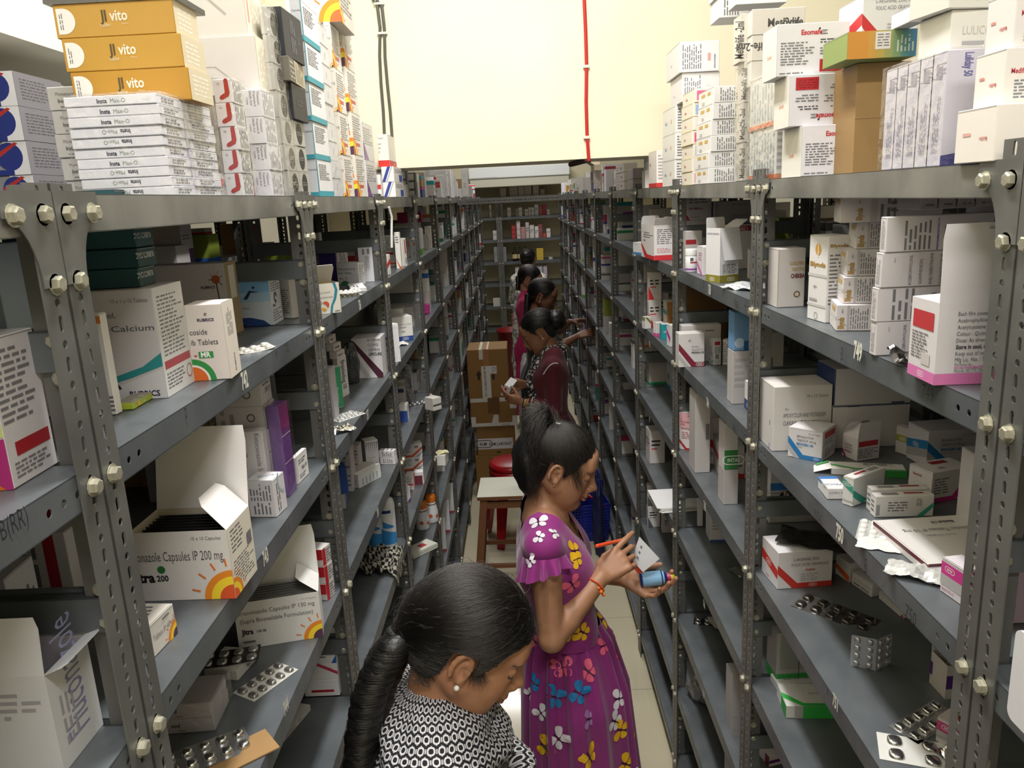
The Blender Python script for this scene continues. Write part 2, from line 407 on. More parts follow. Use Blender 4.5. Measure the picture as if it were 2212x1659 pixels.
for k in range(NBAY):
 for sd, X, Y0, zs, num, run in ((-1, XL, YL0, ZL, NUML, 'left'),(1, XR, YR0, ZR, NUMR, 'right')):
  lab = 'grey slotted-steel rack ' + num.get(k, f'{ORD[k]} along the {run} side of the aisle, counted from the camera')
  RACKS[(sd, k)] = rack(lab, X, Y0 + (k - 1) * BAY, sd, zs, f'racks along the {run} side of the aisle', detail=k < 5)
for k in range(6):
 for sd, X, Y0, zs, run in ((-1, XL - .81, YL0, ZL, 'left'),(1, XR + .81, YR0, ZR, 'right')):
  r = rack(f'grey rack standing back to back behind the {ORD[k]} {run}-hand rack', X, Y0 + (k - 1) * BAY,-sd, zs, f'back-to-back racks behind the {run} run', False, False)
for k in range(2):
 r = rack('grey rack across the far end of the aisle, ' + ('narrow part left of its middle post' if k == 0 else 'wide part behind the pinned-up bun'),0,0,1, ZL, 'racks across the far end', False, False)
 r.location = (-.23 + k * BAY,10.02, FLOOR); r.rotation_euler = (0,0, math.pi / 2)
mb = MB(); n = int(.93 / PITCH)
plate(mb,(XL - .02,5.58,-.028),(0,0,1),(1,0,0), PW,[(PITCH, 'so'[i % 2]) for i in range(n)], M_POST,.002)
plate(mb,(XL - .02,5.58,.008),(0,1,0),(1,0,0), PW,[(PITCH, 'so'[i % 2]) for i in range(n)], M_POST,.002)
tag(mb.build('tie_angle'), 'slotted grey angle bridging the aisle at rack-top height', 'slotted angle')
CROP = {'A1': (0,0,3.95), 'A2': (400,0,3.95), 'A3': (0,380,3.95), 'A4': (150,420,3.95), 'A5': (640,400,5.53), 'A6': (0,700,3.95), 'A7': (200,780,3.95), 'A8': (640,640,5.53),
  'B1': (0,1050,2.725), 'B2': (240,1100,2.968), 'B3': (660,900,4.1475), 'C1': (1380,0,4.148), 'C2': (1800,0,4.148), 'C3': (1180,340,4.148), 'C4': (1640,380,3.456),
  'C5': (1240,660,4.148), 'C6': (1640,780,3.867), 'C7': (1240,1000,2.518), 'C8': (1620,1080,2.865), 'N': (0,0,1),
  'E1': (500,790,5.532), 'E2': (680,520,10.05), 'E3': (700,930,9.76), 'E4': (820,640,6.38), 'E5': (1460,420,7.54), 'E6': (1640,660,8.295), 'E7': (1370,560,4.878), 'E8': (860,340,11.06),
  'D1': (1000,340,7.9), 'D2': (1090,520,6.91), 'D3': (860,420,8.295), 'D4': (1240,420,8.295), 'D5': (960,950,6.145), 'D7': (1980,400,6.379), 'D8': (1980,1050,2.724)}
CUR = 'N'
def view(k): global CUR; CUR = k
def Q(p): ox, oy, s = CROP[CUR]; return (ox + p[0] / s, oy + p[1] / s)
def solve(f, a, b, target):
 fa = f(a) - target
 for _ in range(50):
  m = (a + b) / 2; fm = f(m) - target
  if (fm > 0) == (fa > 0): a, fa = m, fm
  else: b = m
 return (a + b) / 2
PAPER = dict(rough=.5, vary=.025, bump=.03, scale=30)
def pap(h): return paint(h, **PAPER)
WHITE = 'edecee'
def carton_mesh(w, d, h, body=WHITE, prints=(), top=None, seam=True):
 mb = MB(); m = pap(body); mb.box((-w / 2,-d / 2,0),(w / 2, d / 2, h), m,.0009)
 fc = faces_of(mb, w, d, h)
 if seam:
  for k in ('L', 'R'):
   f = fc[k]; f.rect(.012,1 - .0016 / h,.988,1 - .0009 / h, '9a9894')
  fc['T'].rect(.006,.04,.006 + .0007 / w,.96, 'a8a6a2'); fc['T'].rect(.994 - .0007 / w,.04,.994,.96, 'a8a6a2')
 decorate(fc, prints); return mb
NAMED = {}
def carton(label, pos, dims, yaw=0., body=WHITE, prints=(), group=None, cat='carton', name='medicine_carton', seam=True, roll=0.):
 if name == 'medicine_carton': name = next((k + '_carton' for k in ('tablet', 'syrup', 'lotion', 'soap', 'capsule', 'injection', 'cream', 'sunscreen', 'ointment') if k in label), 'small_carton' if 'far-end' in label else name)
 o = carton_mesh(*dims, body, prints, seam=seam).build(name, None, pos, yaw); tag(o, label, cat, group)
 if roll: o.rotation_euler = (0, roll, yaw)
 return o
def place(side, zb, c, l=None, r=None, t=None, X=None, dX=.02, yaw=None):
 """corner seen nearest the aisle: c its foot (or only its column when X is given); l/r ends of the two faces it joins; t its head. Returns pos, dims, yaw"""
 if X is None and side and isinstance(c[1],(int, float)) and abs(zb) > .1:
  C = onZ(*c, zb); C = Vector(C[:2])
 else:
  Xc = X if X is not None else (XL - dX if side < 0 else XR + dX)
  Y = solve(lambda y: proj((Xc, y, zb))[0],.15,12, c[0]); C = Vector((Xc, Y))
 def end(p, axis):
  if p is None: return None
  if isinstance(p,(int, float)): return float(p)
  if yaw is None and abs(zb) > .1 and X is None and len(p) == 2 and p[1] is not None:
   E = onZ(*p, zb); return Vector(E[:2]) - C
  e = {'x': Vector((1,0)), 'y': Vector((0,1))}[axis]
  if axis == 'x': s = solve(lambda k: proj((C.x + k, C.y, zb + .03))[0],-1.2,1.2, p[0])
  else: s = solve(lambda k: proj((C.x, C.y + k, zb + .03))[0],0,3, p[0])
  return e * s
 if side < 0:
  F = end(l, 'x'); D_ = end(r, 'y')
  ex = -F.normalized() if isinstance(F, Vector) else None
  ey = D_.normalized() if isinstance(D_, Vector) else None
 else:
  F = end(r, 'x'); D_ = end(l, 'y')
  ex = F.normalized() if isinstance(F, Vector) else None
  ey = D_.normalized() if isinstance(D_, Vector) else None
 if yaw is not None: ex = Vector((math.cos(yaw), math.sin(yaw)))
 elif ex is None: ex = Vector((ey.y,-ey.x)) if ey is not None else Vector((1,0))
 elif ey is not None: ex = (ex + Vector((ey.y,-ey.x))).normalized()
 ey = Vector((-ex.y, ex.x))
 w = F.length if isinstance(F, Vector) else (F if F else .06); d = D_.length if isinstance(D_, Vector) else (D_ if D_ else .06)
 FL = C - ex * w if side < 0 else C
 cen = FL + ex * (w / 2) + ey * (d / 2)
 if isinstance(t,(int, float)): h = t
 else:
  rr = ray(*t); h = rr[2] * (C.length / math.hypot(rr[0], rr[1])) - zb
 return (cen.x, cen.y, zb),(max(w,.008), max(d,.008), max(h,.006)), math.atan2(ex.y, ex.x)
GAP = .0006
def B(label, side, zb, c, l=None, r=None, t=None, body=WHITE, prints=(), group=None, X=None, dX=.02, yaw=None, cat='carton', name='medicine_carton', dz=0.):
 q = lambda p: Q(p) if isinstance(p, tuple) else p
 pos, dims, yw = place(side, zb, q(c), q(l), q(r), q(t), X, dX, yaw)
 pos = (pos[0], pos[1], pos[2] + GAP + dz)
 o = carton(label, pos, dims, yw, body, prints, group, cat, name); o['_z'] = 0; del o['_z']
 return dict(o=o, pos=pos, dims=dims, yaw=yw, top=pos[2] + dims[2])
def on(b, label, dims=None, body=WHITE, prints=(), group=None, off=(0,0), yaw=0., **k):
 """another carton stacked on b"""
 dims = dims or b['dims']; c, s = math.cos(b['yaw']), math.sin(b['yaw'])
 pos = (b['pos'][0] + c * off[0] - s * off[1], b['pos'][1] + s * off[0] + c * off[1], b['top'] + GAP)
 o = carton(label, pos, dims, b['yaw'] + yaw, body, prints, group, **k)
 return dict(o=o, pos=pos, dims=dims, yaw=b['yaw'] + yaw, top=pos[2] + dims[2])
NTH = ['lowest', 'second-lowest', 'third-lowest', 'fourth-lowest', 'fifth-lowest', 'sixth-lowest', 'seventh-lowest', 'eighth-lowest', 'ninth-lowest', 'tenth-lowest']
def stack(n, label, first, prints, group, body=WHITE, jit=.002, seed=0):
 """label has {} for the place in the stack; first = B(...) arguments; tt = head of the whole stack"""
 R = random.Random(seed); b = None; out = []; first = dict(first)
 if 'tt' in first:
  q = lambda p: Q(p) if isinstance(p, tuple) else p
  _, dm, _ = place(first['side'], first['zb'], q(first['c']), q(first.get('l')), q(first.get('r')), Q(first.pop('tt')), first.get('X'), first.get('dX',.02)); first['t'] = dm[2] / n - GAP
 for i in range(n):
  lab = label.format('topmost' if i == n - 1 and n > 1 else NTH[i]); pr = prints(i) if callable(prints) else prints
  if b is None: b = B(lab, prints=pr, body=body, group=group, **first)
  else: b = on(b, lab, None, body, pr, group,(R.uniform(-jit, jit), R.uniform(-jit, jit) - .001), R.uniform(-jit, jit) * 3)
  out.append(b)
 return out
def fine(face, u0=.1, v0=.1, u1=.9, v1=.9, n=8, c='l', seed=1, rot=0): return (face, 'l', u0, v0, u1, v1, n, c, seed, rot)
def intas(col, lines, brand='', side='L', fsz=.11, up=True, bcol=None, grey='b9b9bb', pack='10 x 10 Tablets'):
 """white carton with a slanting band that runs from the side face down to the foot of the front"""
 P = [(side, 'p',[(0,.62),(1,.42),(1,.26),(0,.46)] if side == 'L' else [(0,.42),(1,.62),(1,.46),(0,.26)], col),
   (side, 'p',[(0,.46),(1,.26),(1,.10),(0,.30)] if side == 'L' else [(0,.26),(1,.46),(1,.30),(0,.10)], grey),
   (side, 'b',.5,.44,.1), fine(side,.15,.7,.85,.92,3)]
 a, b_ = (0,1) if side == 'L' else (1,0); k = 1 if side == 'L' else -1
 P += [('F', 'p',[(a,.42),(a + k * .42,.12),(a + k * .42,0),(a + k * .30,0),(a,.26)][::k], col),('F', 'p',[(a,.26),(a + k * .3,0),(a + k * .16,0),(a,.12)][::k], grey),
   ('F', 'p',[(a + k * .42,.12),(b_,.12),(b_,0),(a + k * .40,0)][::k], col),('F', 'b',.8 if side == 'L' else .2,.06,.075),('F', 't', pack,.93,.88,.055, 'g', 'r')]
 y = .74
 for i, t in enumerate(lines): P.append(('F', 't', t,.34 if side == 'L' else .12, y, fsz, 'k', 'l')); y -= fsz * 1.12
 if brand: P.append(('F', 't', brand,.34 if side == 'L' else .12, y, fsz, bcol or col, 'l', {'bold': .025}))
 P.append(fine('F',.36, y - .12,.7, y - .03,2, 'g'))
 return P
def redbox(face, u0, v0, u1, v1): return [(face, 'r', u0, v0, u1, v1, 'b0222a'),(face, 'l', u0 + .02, v0 + .02, u1 - .02, v1 - .02,4, '8c1a22',3)]
def qr(face, u, v, s): return [(face, 'r', u, v, u + s, v + s, '9a999b')]
def leaflet(face, seed=1, red=True, n=12, dose=True):
 P = [fine(face,.08,.42 if red else .12,.92,.92, n, 'g', seed)]
 if red: P += redbox(face,.08,.28,.72,.38) + [fine(face,.08,.06,.9,.25,4, 'l', seed + 3)]
 return P
PAL = ['c9252f', '2a62b5', '1d8a57', '7b3f95', 'e07a2c', '17a0a8', 'c43a86', '5b5f68', '8a1f3a', '2c3b86', '6fae3a']
def auto(seed, body=None):
 """an everyday carton print: band, title bars, fine print"""
 R = random.Random(seed); c = R.choice(PAL); P = []; k = R.randrange(6); S_ = 'LR'
 for f in ('F', 'L', 'R'):
  if k == 0: P += [(f, 'r',0,0,1,.16, c),(f, 'b',.5,.08,.1)]
  elif k == 1: P += [(f, 'p',[(0,.4),(1,.1),(1,0),(.7,0),(0,.22)], c)]
  elif k == 2: P += redbox(f,.12,.2,.7,.36)
  elif k == 3: P += [(f, 'r',0,.82,1,1, c)]
  elif k == 4: P += [(f, 'p',[(0,0),(.45,0),(0,.5)], c)]
  if f == 'F' or R.random() < .5: P += [fine(f,.12,.52,.8,.76,2, 'k', R.randrange(99)), fine(f,.12,.42,.6,.5,1, c, R.randrange(99))]
  else: P += [fine(f,.1,.42,.9,.9,7, 'l', R.randrange(99))]
 P += [fine('T',.2,.3,.8,.7,3, 'l', seed)]
 return P
def panel(mb, pts, m, th=.0006):
 pts = [Vector(p) for p in pts]; n = (pts[1] - pts[0]).cross(pts[-1] - pts[0]).normalized() * th; k = len(pts)
 mb.add(list(pts) + [p - n for p in pts],[tuple(range(k)), tuple(range(2 * k - 1, k - 1,-1))] + [(i, k + i, k + (i + 1) % k,(i + 1) % k) for i in range(k)], m)
def open_carton(label, pos, dims, yaw, body, prints, flaps, inside='d9d3c6', group=None, flapprints=()):
 """flaps: list of (edge, length, angle in degrees from straight up, outward positive, taper)"""
 w, d, h = dims; X, Y = w / 2, d / 2; mb = MB(); m = pap(body); mi = pap(inside); t = .0007
 mb.box((-X,-Y,0),(X,-Y + t, h), m); mb.box((-X, Y - t,0),(X, Y, h), m); mb.box((-X,-Y + t,0),(-X + t, Y - t, h), m); mb.box((X - t,-Y + t,0),(X, Y - t, h), m)
 mb.box((-X + t,-Y + t,0),(X - t, Y - t, t), mi)
 mb.add([(-X + t * 1.1,-Y + t * 1.1, t),(X - t * 1.1,-Y + t * 1.1, t),(X - t * 1.1, Y - t * 1.1, t),(-X + t * 1.1, Y - t * 1.1, t),(-X + t * 1.1,-Y + t * 1.1, h),(X - t * 1.1,-Y + t * 1.1, h),(X - t * 1.1, Y - t * 1.1, h),(-X + t * 1.1, Y - t * 1.1, h)],
   [(0,1,5,4)[::-1],(1,2,6,5)[::-1],(2,3,7,6)[::-1],(3,0,4,7)[::-1]], mi)
 fc = faces_of(mb, w, d, h); del fc['T']; decorate(fc, prints)
 o = mb.build('open_carton', None,(pos[0], pos[1], pos[2] + GAP), yaw); tag(o, label, 'carton', group)
 for i,(e, ln, an, tp) in enumerate(flaps):
  fm = MB(); a, b_, nx = {'F': ((-X,-Y),(X,-Y),(0,-1)), 'K': ((X, Y),(-X, Y),(0,1)), 'L': ((-X, Y),(-X,-Y),(-1,0)), 'R': ((X,-Y),(X, Y),(1,0))}[e]
  A = Vector((*a, h)); Bv = Vector((*b_, h)); n = Vector((*nx,0)); ar = math.radians(an); up = Vector((0,0,1)) * math.cos(ar) + n * math.sin(ar)
  al = (Bv - A).normalized(); q = tp * (Bv - A).length
  panel(fm,[A, Bv, Bv + up * ln * .8 - al * q * .2, Bv + up * ln - al * q, A + up * ln + al * q, A + up * ln * .8 + al * q * .2], m)
  in_n = up.cross(al);
  if flapprints and i < len(flapprints) and flapprints[i]:
   f = Face(fm, A - al * 0, al, up,(Bv - A).length, ln); decorate({'F': f}, flapprints[i])
  fm.build('flap', o)
 return o
def OB(label, side, zb, c, l, r, t, body, prints, flaps, X=None, dX=.02, yaw=None, **k):
 q = lambda p: Q(p) if isinstance(p, tuple) else p
 pos, dims, yw = place(side, zb, q(c), q(l), q(r), q(t), X, dX, yaw)
 o = open_carton(label, pos, dims, yw, body, prints, flaps, **k)
 return dict(o=o, pos=pos, dims=dims, yaw=yw, top=pos[2] + dims[2])
M_FOIL = paint('c9c9c7',.22,.95,.12,.35, scale=60)
M_FOILD = paint('5a5654',.28,.85,.3,.5, scale=45)
M_STRIP = paint('b8b8ba',.3,.75,.08,.15, scale=90)
def film_mat(name, amount, rough=.12):
 m = bpy.data.materials.new(name); m.use_nodes = True; nt = m.node_tree; nt.nodes.clear()
 o = nt.nodes.new('ShaderNodeOutputMaterial'); mx = nt.nodes.new('ShaderNodeMixShader'); tr = nt.nodes.new('ShaderNodeBsdfTransparent'); gl = nt.nodes.new('ShaderNodeBsdfGlossy')
 gl.inputs['Roughness'].default_value = rough; gl.inputs['Color'].default_value = (1,1,1,1); tr.inputs[0].default_value = (.97,.97,.98,1)
 lw = nt.nodes.new('ShaderNodeLayerWeight'); lw.inputs[0].default_value = .25; ma = nt.nodes.new('ShaderNodeMath'); ma.operation = 'MULTIPLY_ADD'; ma.inputs[1].default_value = .3; ma.inputs[2].default_value = amount
 n = tex(nt, 'Noise',55, detail=4); bp = nt.nodes.new('ShaderNodeBump'); bp.inputs['Strength'].default_value = .9; bp.inputs['Distance'].default_value = .006
 nt.links.new(n.outputs['Fac'], bp.inputs['Height']); nt.links.new(bp.outputs[0], gl.inputs['Normal']); nt.links.new(bp.outputs[0], lw.inputs['Normal'])
 nt.links.new(lw.outputs['Facing'], ma.inputs[0]); nt.links.new(ma.outputs[0], mx.inputs[0]); nt.links.new(tr.outputs[0], mx.inputs[1]); nt.links.new(gl.outputs[0], mx.inputs[2]); nt.links.new(mx.outputs[0], o.inputs[0])
 return m
M_FILM = film_mat('clear_film',.05); M_BAG = film_mat('clear_polybag',.16,.2)
_rn = random.Random(5)
def noise3(p, s=1.0):
 from mathutils import noise
 return noise.noise(Vector(p) * s)
def crumple(label, pos, size, m, amp, seed=0, yaw=0., tilt=(0,0), name='foil_pouch', cat='pouch', nx=14, ny=10, thick=.004, group=None, extra=None):
 """a creased sheet or flat pouch; size (length, width)"""
 mb = MB(); V = []; F = []
 for sgn in (0,1):
  for j in range(ny + 1):
   for i in range(nx + 1):
    u, v = i / nx, j / ny; e = min(1,4 * min(u,1 - u, v,1 - v)) ** .5
    z = noise3((u * size[0] * 40 + seed, v * size[1] * 40, seed * .7)) * amp + noise3((u * 7 + seed, v * 7, seed)) * amp * .6
    V.append(((u - .5) * size[0] + noise3((v * 5, seed,1)) * .004,(v - .5) * size[1] + noise3((u * 5, seed,2)) * .004, amp * 1.7 + z + (thick if sgn else 0) * e))
 N = (nx + 1) * (ny + 1); I = lambda s, i, j: s * N + j * (nx + 1) + i
 for j in range(ny):
  for i in range(nx): F.append((I(1, i, j), I(1, i + 1, j), I(1, i + 1, j + 1), I(1, i, j + 1))); F.append((I(0, i, j), I(0, i, j + 1), I(0, i + 1, j + 1), I(0, i + 1, j)))
 for i in range(nx): F.append((I(0, i,0), I(0, i + 1,0), I(1, i + 1,0), I(1, i,0))); F.append((I(0, i, ny), I(1, i, ny), I(1, i + 1, ny), I(0, i + 1, ny)))
 for j in range(ny): F.append((I(0,0, j), I(1,0, j), I(1,0, j + 1), I(0,0, j + 1))); F.append((I(0, nx, j), I(0, nx, j + 1), I(1, nx, j + 1), I(1, nx, j)))
 mb.add(V, F, m, False)
 if extra: extra(mb)
 zmin = min(v[2] for v in mb.v); mb.v = [(x, y, z - zmin + .0005) for x, y, z in mb.v]
 o = mb.build(name, None, pos, yaw); tag(o, label, cat, group)
 if tilt != (0,0): o.rotation_euler = (tilt[0], tilt[1], yaw)
 return o
def blister(label, pos, n, size, kind='capsule', sheet=None, dome=None, yaw=0., tilt=(0,0), curl=0., group=None, name='blister_strip', bump_h=.005, back=False):
 """pill strip: n = (columns, rows) of domed pockets on a sheet of the given size"""
 mb = MB(); L, Wd = size; sheet = sheet or M_STRIP; dome = dome or sheet; K = 10
 cz = lambda x, y: curl * (x * x + y * y)
 V = [((i / K - .5) * L,(j / K - .5) * Wd) for j in range(K + 1) for i in range(K + 1)]
 top = [(x, y,.0008 + cz(x, y)) for x, y in V]; bot = [(x, y, cz(x, y)) for x, y in V]; N = len(V); I = lambda i, j: j * (K + 1) + i
 F = [(I(i, j), I(i + 1, j), I(i + 1, j + 1), I(i, j + 1)) for j in range(K) for i in range(K)]
 mb.add(top + bot, F + [tuple(N + q for q in f[::-1]) for f in F] + [(I(i,0), N + I(i,0), N + I(i + 1,0), I(i + 1,0)) for i in range(K)] + [(I(i, K), I(i + 1, K), N + I(i + 1, K), N + I(i, K)) for i in range(K)]
   + [(I(0, j), I(0, j + 1), N + I(0, j + 1), N + I(0, j)) for j in range(K)] + [(I(K, j), N + I(K, j), N + I(K, j + 1), I(K, j + 1)) for j in range(K)], sheet)
 cx_, cy_ = L / n[0], Wd / n[1]
 for a in range(n[0]):
  for b in range(n[1]):
   x0, y0 = (a + .5) * cx_ - L / 2,(b + .5) * cy_ - Wd / 2
   rx, ry = (cx_ * .33, cy_ * .36) if kind == 'capsule' else (min(cx_, cy_) * .36,) * 2
   V = []; rings = 5; M_ = 14
   for k in range(rings):
    t = k / (rings - 1) * math.pi / 2; sc = math.cos(t) ** .6 if k < rings - 1 else 0.02; zz = bump_h * math.sin(t) ** .8
    for q in range(M_):
     an = 2 * math.pi * q / M_; ex_ = abs(math.cos(an)) ** .7 * (1 if math.cos(an) > 0 else -1); ey_ = abs(math.sin(an)) ** .7 * (1 if math.sin(an) > 0 else -1)
     x, y = x0 + rx * sc * ex_, y0 + ry * sc * ey_; V.append((x, y,.0008 + cz(x0, y0) + zz))
   mb.add(V,[(k * M_ + q, k * M_ + (q + 1) % M_,(k + 1) * M_ + (q + 1) % M_,(k + 1) * M_ + q) for k in range(rings - 1) for q in range(M_)] + [tuple(range((rings - 1) * M_, rings * M_))], dome, True)
 o = mb.build(name, None, pos, yaw); tag(o, label, 'pill strip', group)
 if tilt != (0,0): o.rotation_euler = (tilt[0], tilt[1], yaw)
 return o
def film_round(label, boxes, m=None, grow=.002, name='plastic_wrap', group=None, top=True):
 """clear film shrunk round a bundle of cartons (same yaw)"""
 b = boxes[0]; w = max(x['dims'][0] for x in boxes) + 2 * grow + .004; d = max(x['dims'][1] for x in boxes) + 2 * grow + .006; h = boxes[-1]['top'] - b['pos'][2] + grow
 mb = MB(); R = random.Random(int(b['pos'][1] * 1000)); nx, nz = 10,14; ring = []
 P = [(-w / 2,-d / 2),(w / 2,-d / 2),(w / 2, d / 2),(-w / 2, d / 2)]
 V = []; F = []
 for j in range(nz + 1):
  for s_ in range(4):
   a, c = Vector(P[s_]), Vector(P[(s_ + 1) % 4]); nrm = Vector(((c - a).y,-(c - a).x)).normalized()
   for i in range(nx):
    p = a.lerp(c, i / nx); e = noise3((p.x * 60, p.y * 60, j * h / nz * 60 + b['pos'][1] * 9)) * .0022; p = p + nrm * (abs(e) if 0 < i else 0); V.append((p.x, p.y,.0008 + j * h / nz))
 n4 = 4 * nx
 F = [(j * n4 + i, j * n4 + (i + 1) % n4,(j + 1) * n4 + (i + 1) % n4,(j + 1) * n4 + i) for j in range(nz) for i in range(n4)]
 if top: F.append(tuple(range(nz * n4,(nz + 1) * n4)))
 mb.add(V, F, m or M_FILM, False)
 cx_ = sum(x['pos'][0] for x in boxes) / len(boxes); cy_ = sum(x['pos'][1] for x in boxes) / len(boxes)
 return tag(mb.build(name, None,(cx_, cy_, b['pos'][2]), b['yaw']), label, 'plastic wrap', group)
def bag(label, pos, size, m, seed=0, yaw=0., name='polybag', cat='bag', group=None):
 """a limp, knotted or folded bag of something: a lumpy closed shape resting on its foot"""
 bm = bmesh.new(); bmesh.ops.create_icosphere(bm, subdivisions=4, radius=1)
 for v in bm.verts:
  p = v.co.copy(); q = 1 + .22 * noise3(p * 2.1 + Vector((seed,0,0))) + .12 * abs(noise3(p * 6 + Vector((0, seed,0))))
  p *= q; z = max(p.z,-.72); v.co = Vector((p.x * size[0] / 2, p.y * size[1] / 2,(z + .72) * size[2] / 1.8))
 me = bpy.data.meshes.new(name); bm.to_mesh(me); bm.free(); me.materials.append(m)
 for f in me.polygons: f.use_smooth = False
 return tag(link(name, me, None,(pos[0], pos[1], pos[2] + .0006), yaw), label, cat, group)
def spot(p, z): a = onZ(*Q(p), z); return (a[0], a[1], z + GAP)
def EB(label, xs, ys, Y, z, body=WHITE, prints=(), depth=.08, group=None, cat='carton', h=None):
 """carton facing the camera squarely at distance Y on a level z"""
 a = onY(*Q((xs[0], ys[1])), Y); b = onY(*Q((xs[1], ys[1])), Y); t = onY(*Q(((xs[0] + xs[1]) / 2, ys[0])), Y)
 w = b[0] - a[0]; h = h or max(.02, t[2] - z); pos = ((a[0] + b[0]) / 2, Y + depth / 2, z + GAP)
 return dict(o=carton(label, pos,(w, depth, h),0, body, prints, group, cat), pos=pos, dims=(w, depth, h), yaw=0., top=pos[2] + h)
T0, T1, T2, T3, T4 = ZL[0], ZL[1], ZL[2], ZL[3], ZL[4]
view('A1')
def p_insta(i):
 up = i not in (0,1,2,5,6)
 g = [('F', 't', 'Insta',.36,.26,.62, '4b4a5c', 'l',0,.95,.03),('F', 't', 'Max-O',.505,.26,.62, '8f9c8c', 'l',0,.95)] if up else [('F', 't', 'Insta',.66,.74,.62, '4b4a5c', 'l',180,.95,.03),('F', 't', 'Max-O',.515,.74,.62, '8f9c8c', 'l',180,.95)]
 return g + [fine('R',.2,.2,.8,.8,2, 'g', i)]
ins = stack(10, 'flat white box with dark-and-green lettering, {} of the stack under the gold boxes', dict(side=-1, zb=T0, c=(1490,1645), l=(690,1645), r=(1650,1645), tt=(1447,800), X=XL - .025), p_insta, 'flat white boxes under the gold boxes', body='eeeef6', seed=1)
film_round('creased clear film round the front stack of ten flat white boxes', ins)
ins2 = stack(10, 'film-wrapped flat white box, {} of the stack beside the red bent-arm cartons', dict(side=-1, zb=T0, c=(1668,1645), l=ins[0]['dims'][0] * .93, r=(1868,1645), t=ins[0]['dims'][2], X=XL - .028), lambda i: [fine('R',.2,.2,.8,.8,2, 'g', i)], 'film-wrapped flat white boxes', body='e6e6ee', seed=2)
film_round('glossy creased film round the flat white boxes beside the red-logo boxes', ins2, grow=.003)
def p_jiv(i):
 return [('F', 'r',.025,.12,.075,.88, 'f2efec'),('F', 'c',.075,.5,.38, 'f2efec',-90,90), fine('F',.04,.25,.075,.75,2, 'g', i,90),
   ('F', 't', 'JI',.385,.45,.46, '5a4a30', 'l',0,.8,.03),('F', 't', 'vito',.465,.45,.46, 'f4ead6', 'l',0,.8,.02),('F', 't', 'tablet',.38,.28,.17, 'eadcb4'),('F', 't', 'Lifecare',.56,.33,.08, 'eadcb4'),
   ('R', 'r',0,0,1,1, 'ddd0b2'), fine('R',.15,.15,.85,.85,5, 'f0e8d8', i)]
j0 = B('lowest of the three gold boxes with grey and white lettering',-1, ins[-1]['top'],(1640,795),(608,795),(1800,795),(1625,572), 'c08f35', p_jiv(0), 'gold boxes on the flat white stack', X=XL - .012)
j1 = on(j0, 'middle one of the three gold boxes with grey and white lettering', None, 'c6983f', p_jiv(1), 'gold boxes on the flat white stack',(-.004,.0))
j2 = on(j1, 'topmost of the three gold boxes with grey and white lettering', None, 'c89a45', p_jiv(2), 'gold boxes on the flat white stack',(-.005,.001))
on(j2, 'silvery white box lying across the gold boxes, cut by the picture top',(j2['dims'][0] + .012, j2['dims'][1] + .03,.06), 'd8d6cf',[('F', 'r',0,0,1,.12, '6a6966'),('R', 'r',0,0,1,.12, '55544f'), fine('R',.2,.5,.8,.9,4, 'g')], None,(-.003,.012))
stack(5, 'white ointment carton, {} of the pile half hidden behind the gold boxes', dict(side=1, zb=T0, c=(598,1640), l=.06, r=.12, tt=(405,750), X=-.672), lambda i: [('F', 't', 'Mometasone',.10,.62,.22, 'g'),('F', 't', 'InstaCort',.12,.32,.24, '3c3c40', {'bold': .02}), fine('F',.14,.1,.5,.2,1, 'g', i)], 'ointment cartons behind the gold boxes', body='c9c8c8', seed=4)
for k,(xx, yy) in enumerate(((-.82,1.36),(-.83,1.53))):
 stack(4,('shade-greyed carton with red-and-blue emblem, {} of the front pile under the beam' if k == 0 else 'shade-greyed emblem carton, {} of the rear pile under the beam'), dict(side=-1, zb=T0, c=(proj((xx, yy, T0))[0] * 3.95,1600), l=.20, r=.14, t=.0545, X=xx),
   lambda i: [('F', 'r',.80,0,1,1, 'e4e3e6'),('F', 'c',.84,.55,.42, '27357f'),('F', 'p',[(.72,.62),(.90,.97),(.93,.93),(.76,.55)], 'b3332d'),('F', 'r',.70,0,.86,.16, '27357f'),('R', 'r',0,0,1,1, '77757a'), fine('R',.1,.2,.8,.85,7, '4c4b50', i)], 'emblem cartons under the beam', body='8c8b90', seed=k + 30)  # the beam's shadow is painted in: side faces covered in darker grey
view('A2')
def p_red(i):
 return [('F', 'p',[(.62,.93),(.86,.93),(.90,.42),(.82,.26),(.42,.12),(.34,.3),(.62,.42)], 'b02f2c'),('F', 'c',.74,.93,.12, 'b02f2c',0,180),('F', 'c',.39,.21,.1, 'b02f2c',90,270),('F', 't', '20g',.2,.78,.11, 'g'), fine('R',.15,.1,.9,.9,6, 'g', i,90)]
red = stack(5, 'white tube carton with red bent-arm print, {} of five', dict(side=-1, zb=T0, c=(500,1645), l=(335,1645), r=(572,1645), tt=(352,672), X=XL - .02), p_red, 'red bent-arm cartons', body='e4e2e2', seed=5)
film_round('shiny clear film round the five red bent-arm cartons', red)
def p_clob(i):
 return [('F', 't', '*Clobetasol',.78,.93,.13, 'g', 'l',270,.8),('F', 't', 'Propionate &',.58,.93,.13, 'g', 'l',270,.8),('F', 't', 'Salicylic Acid',.38,.96,.13, 'g', 'l',270,.8),('F', 't', 'Lotion',.18,.72,.13, 'g', 'l',270,.8), fine('R',.1,.1,.9,.9,6, 'l', i,90)]
clo = stack(4, 'lotion carton with sideways grey lettering, {} of four', dict(side=-1, zb=T0, c=(748,1645), l=(580,1645), r=(832,1645), tt=(700,762), X=XL - .02), p_clob, 'sideways-lettered lotion cartons', body='e6e4e8', seed=6)
film_round('clear film round the four sideways-lettered lotion cartons', clo)
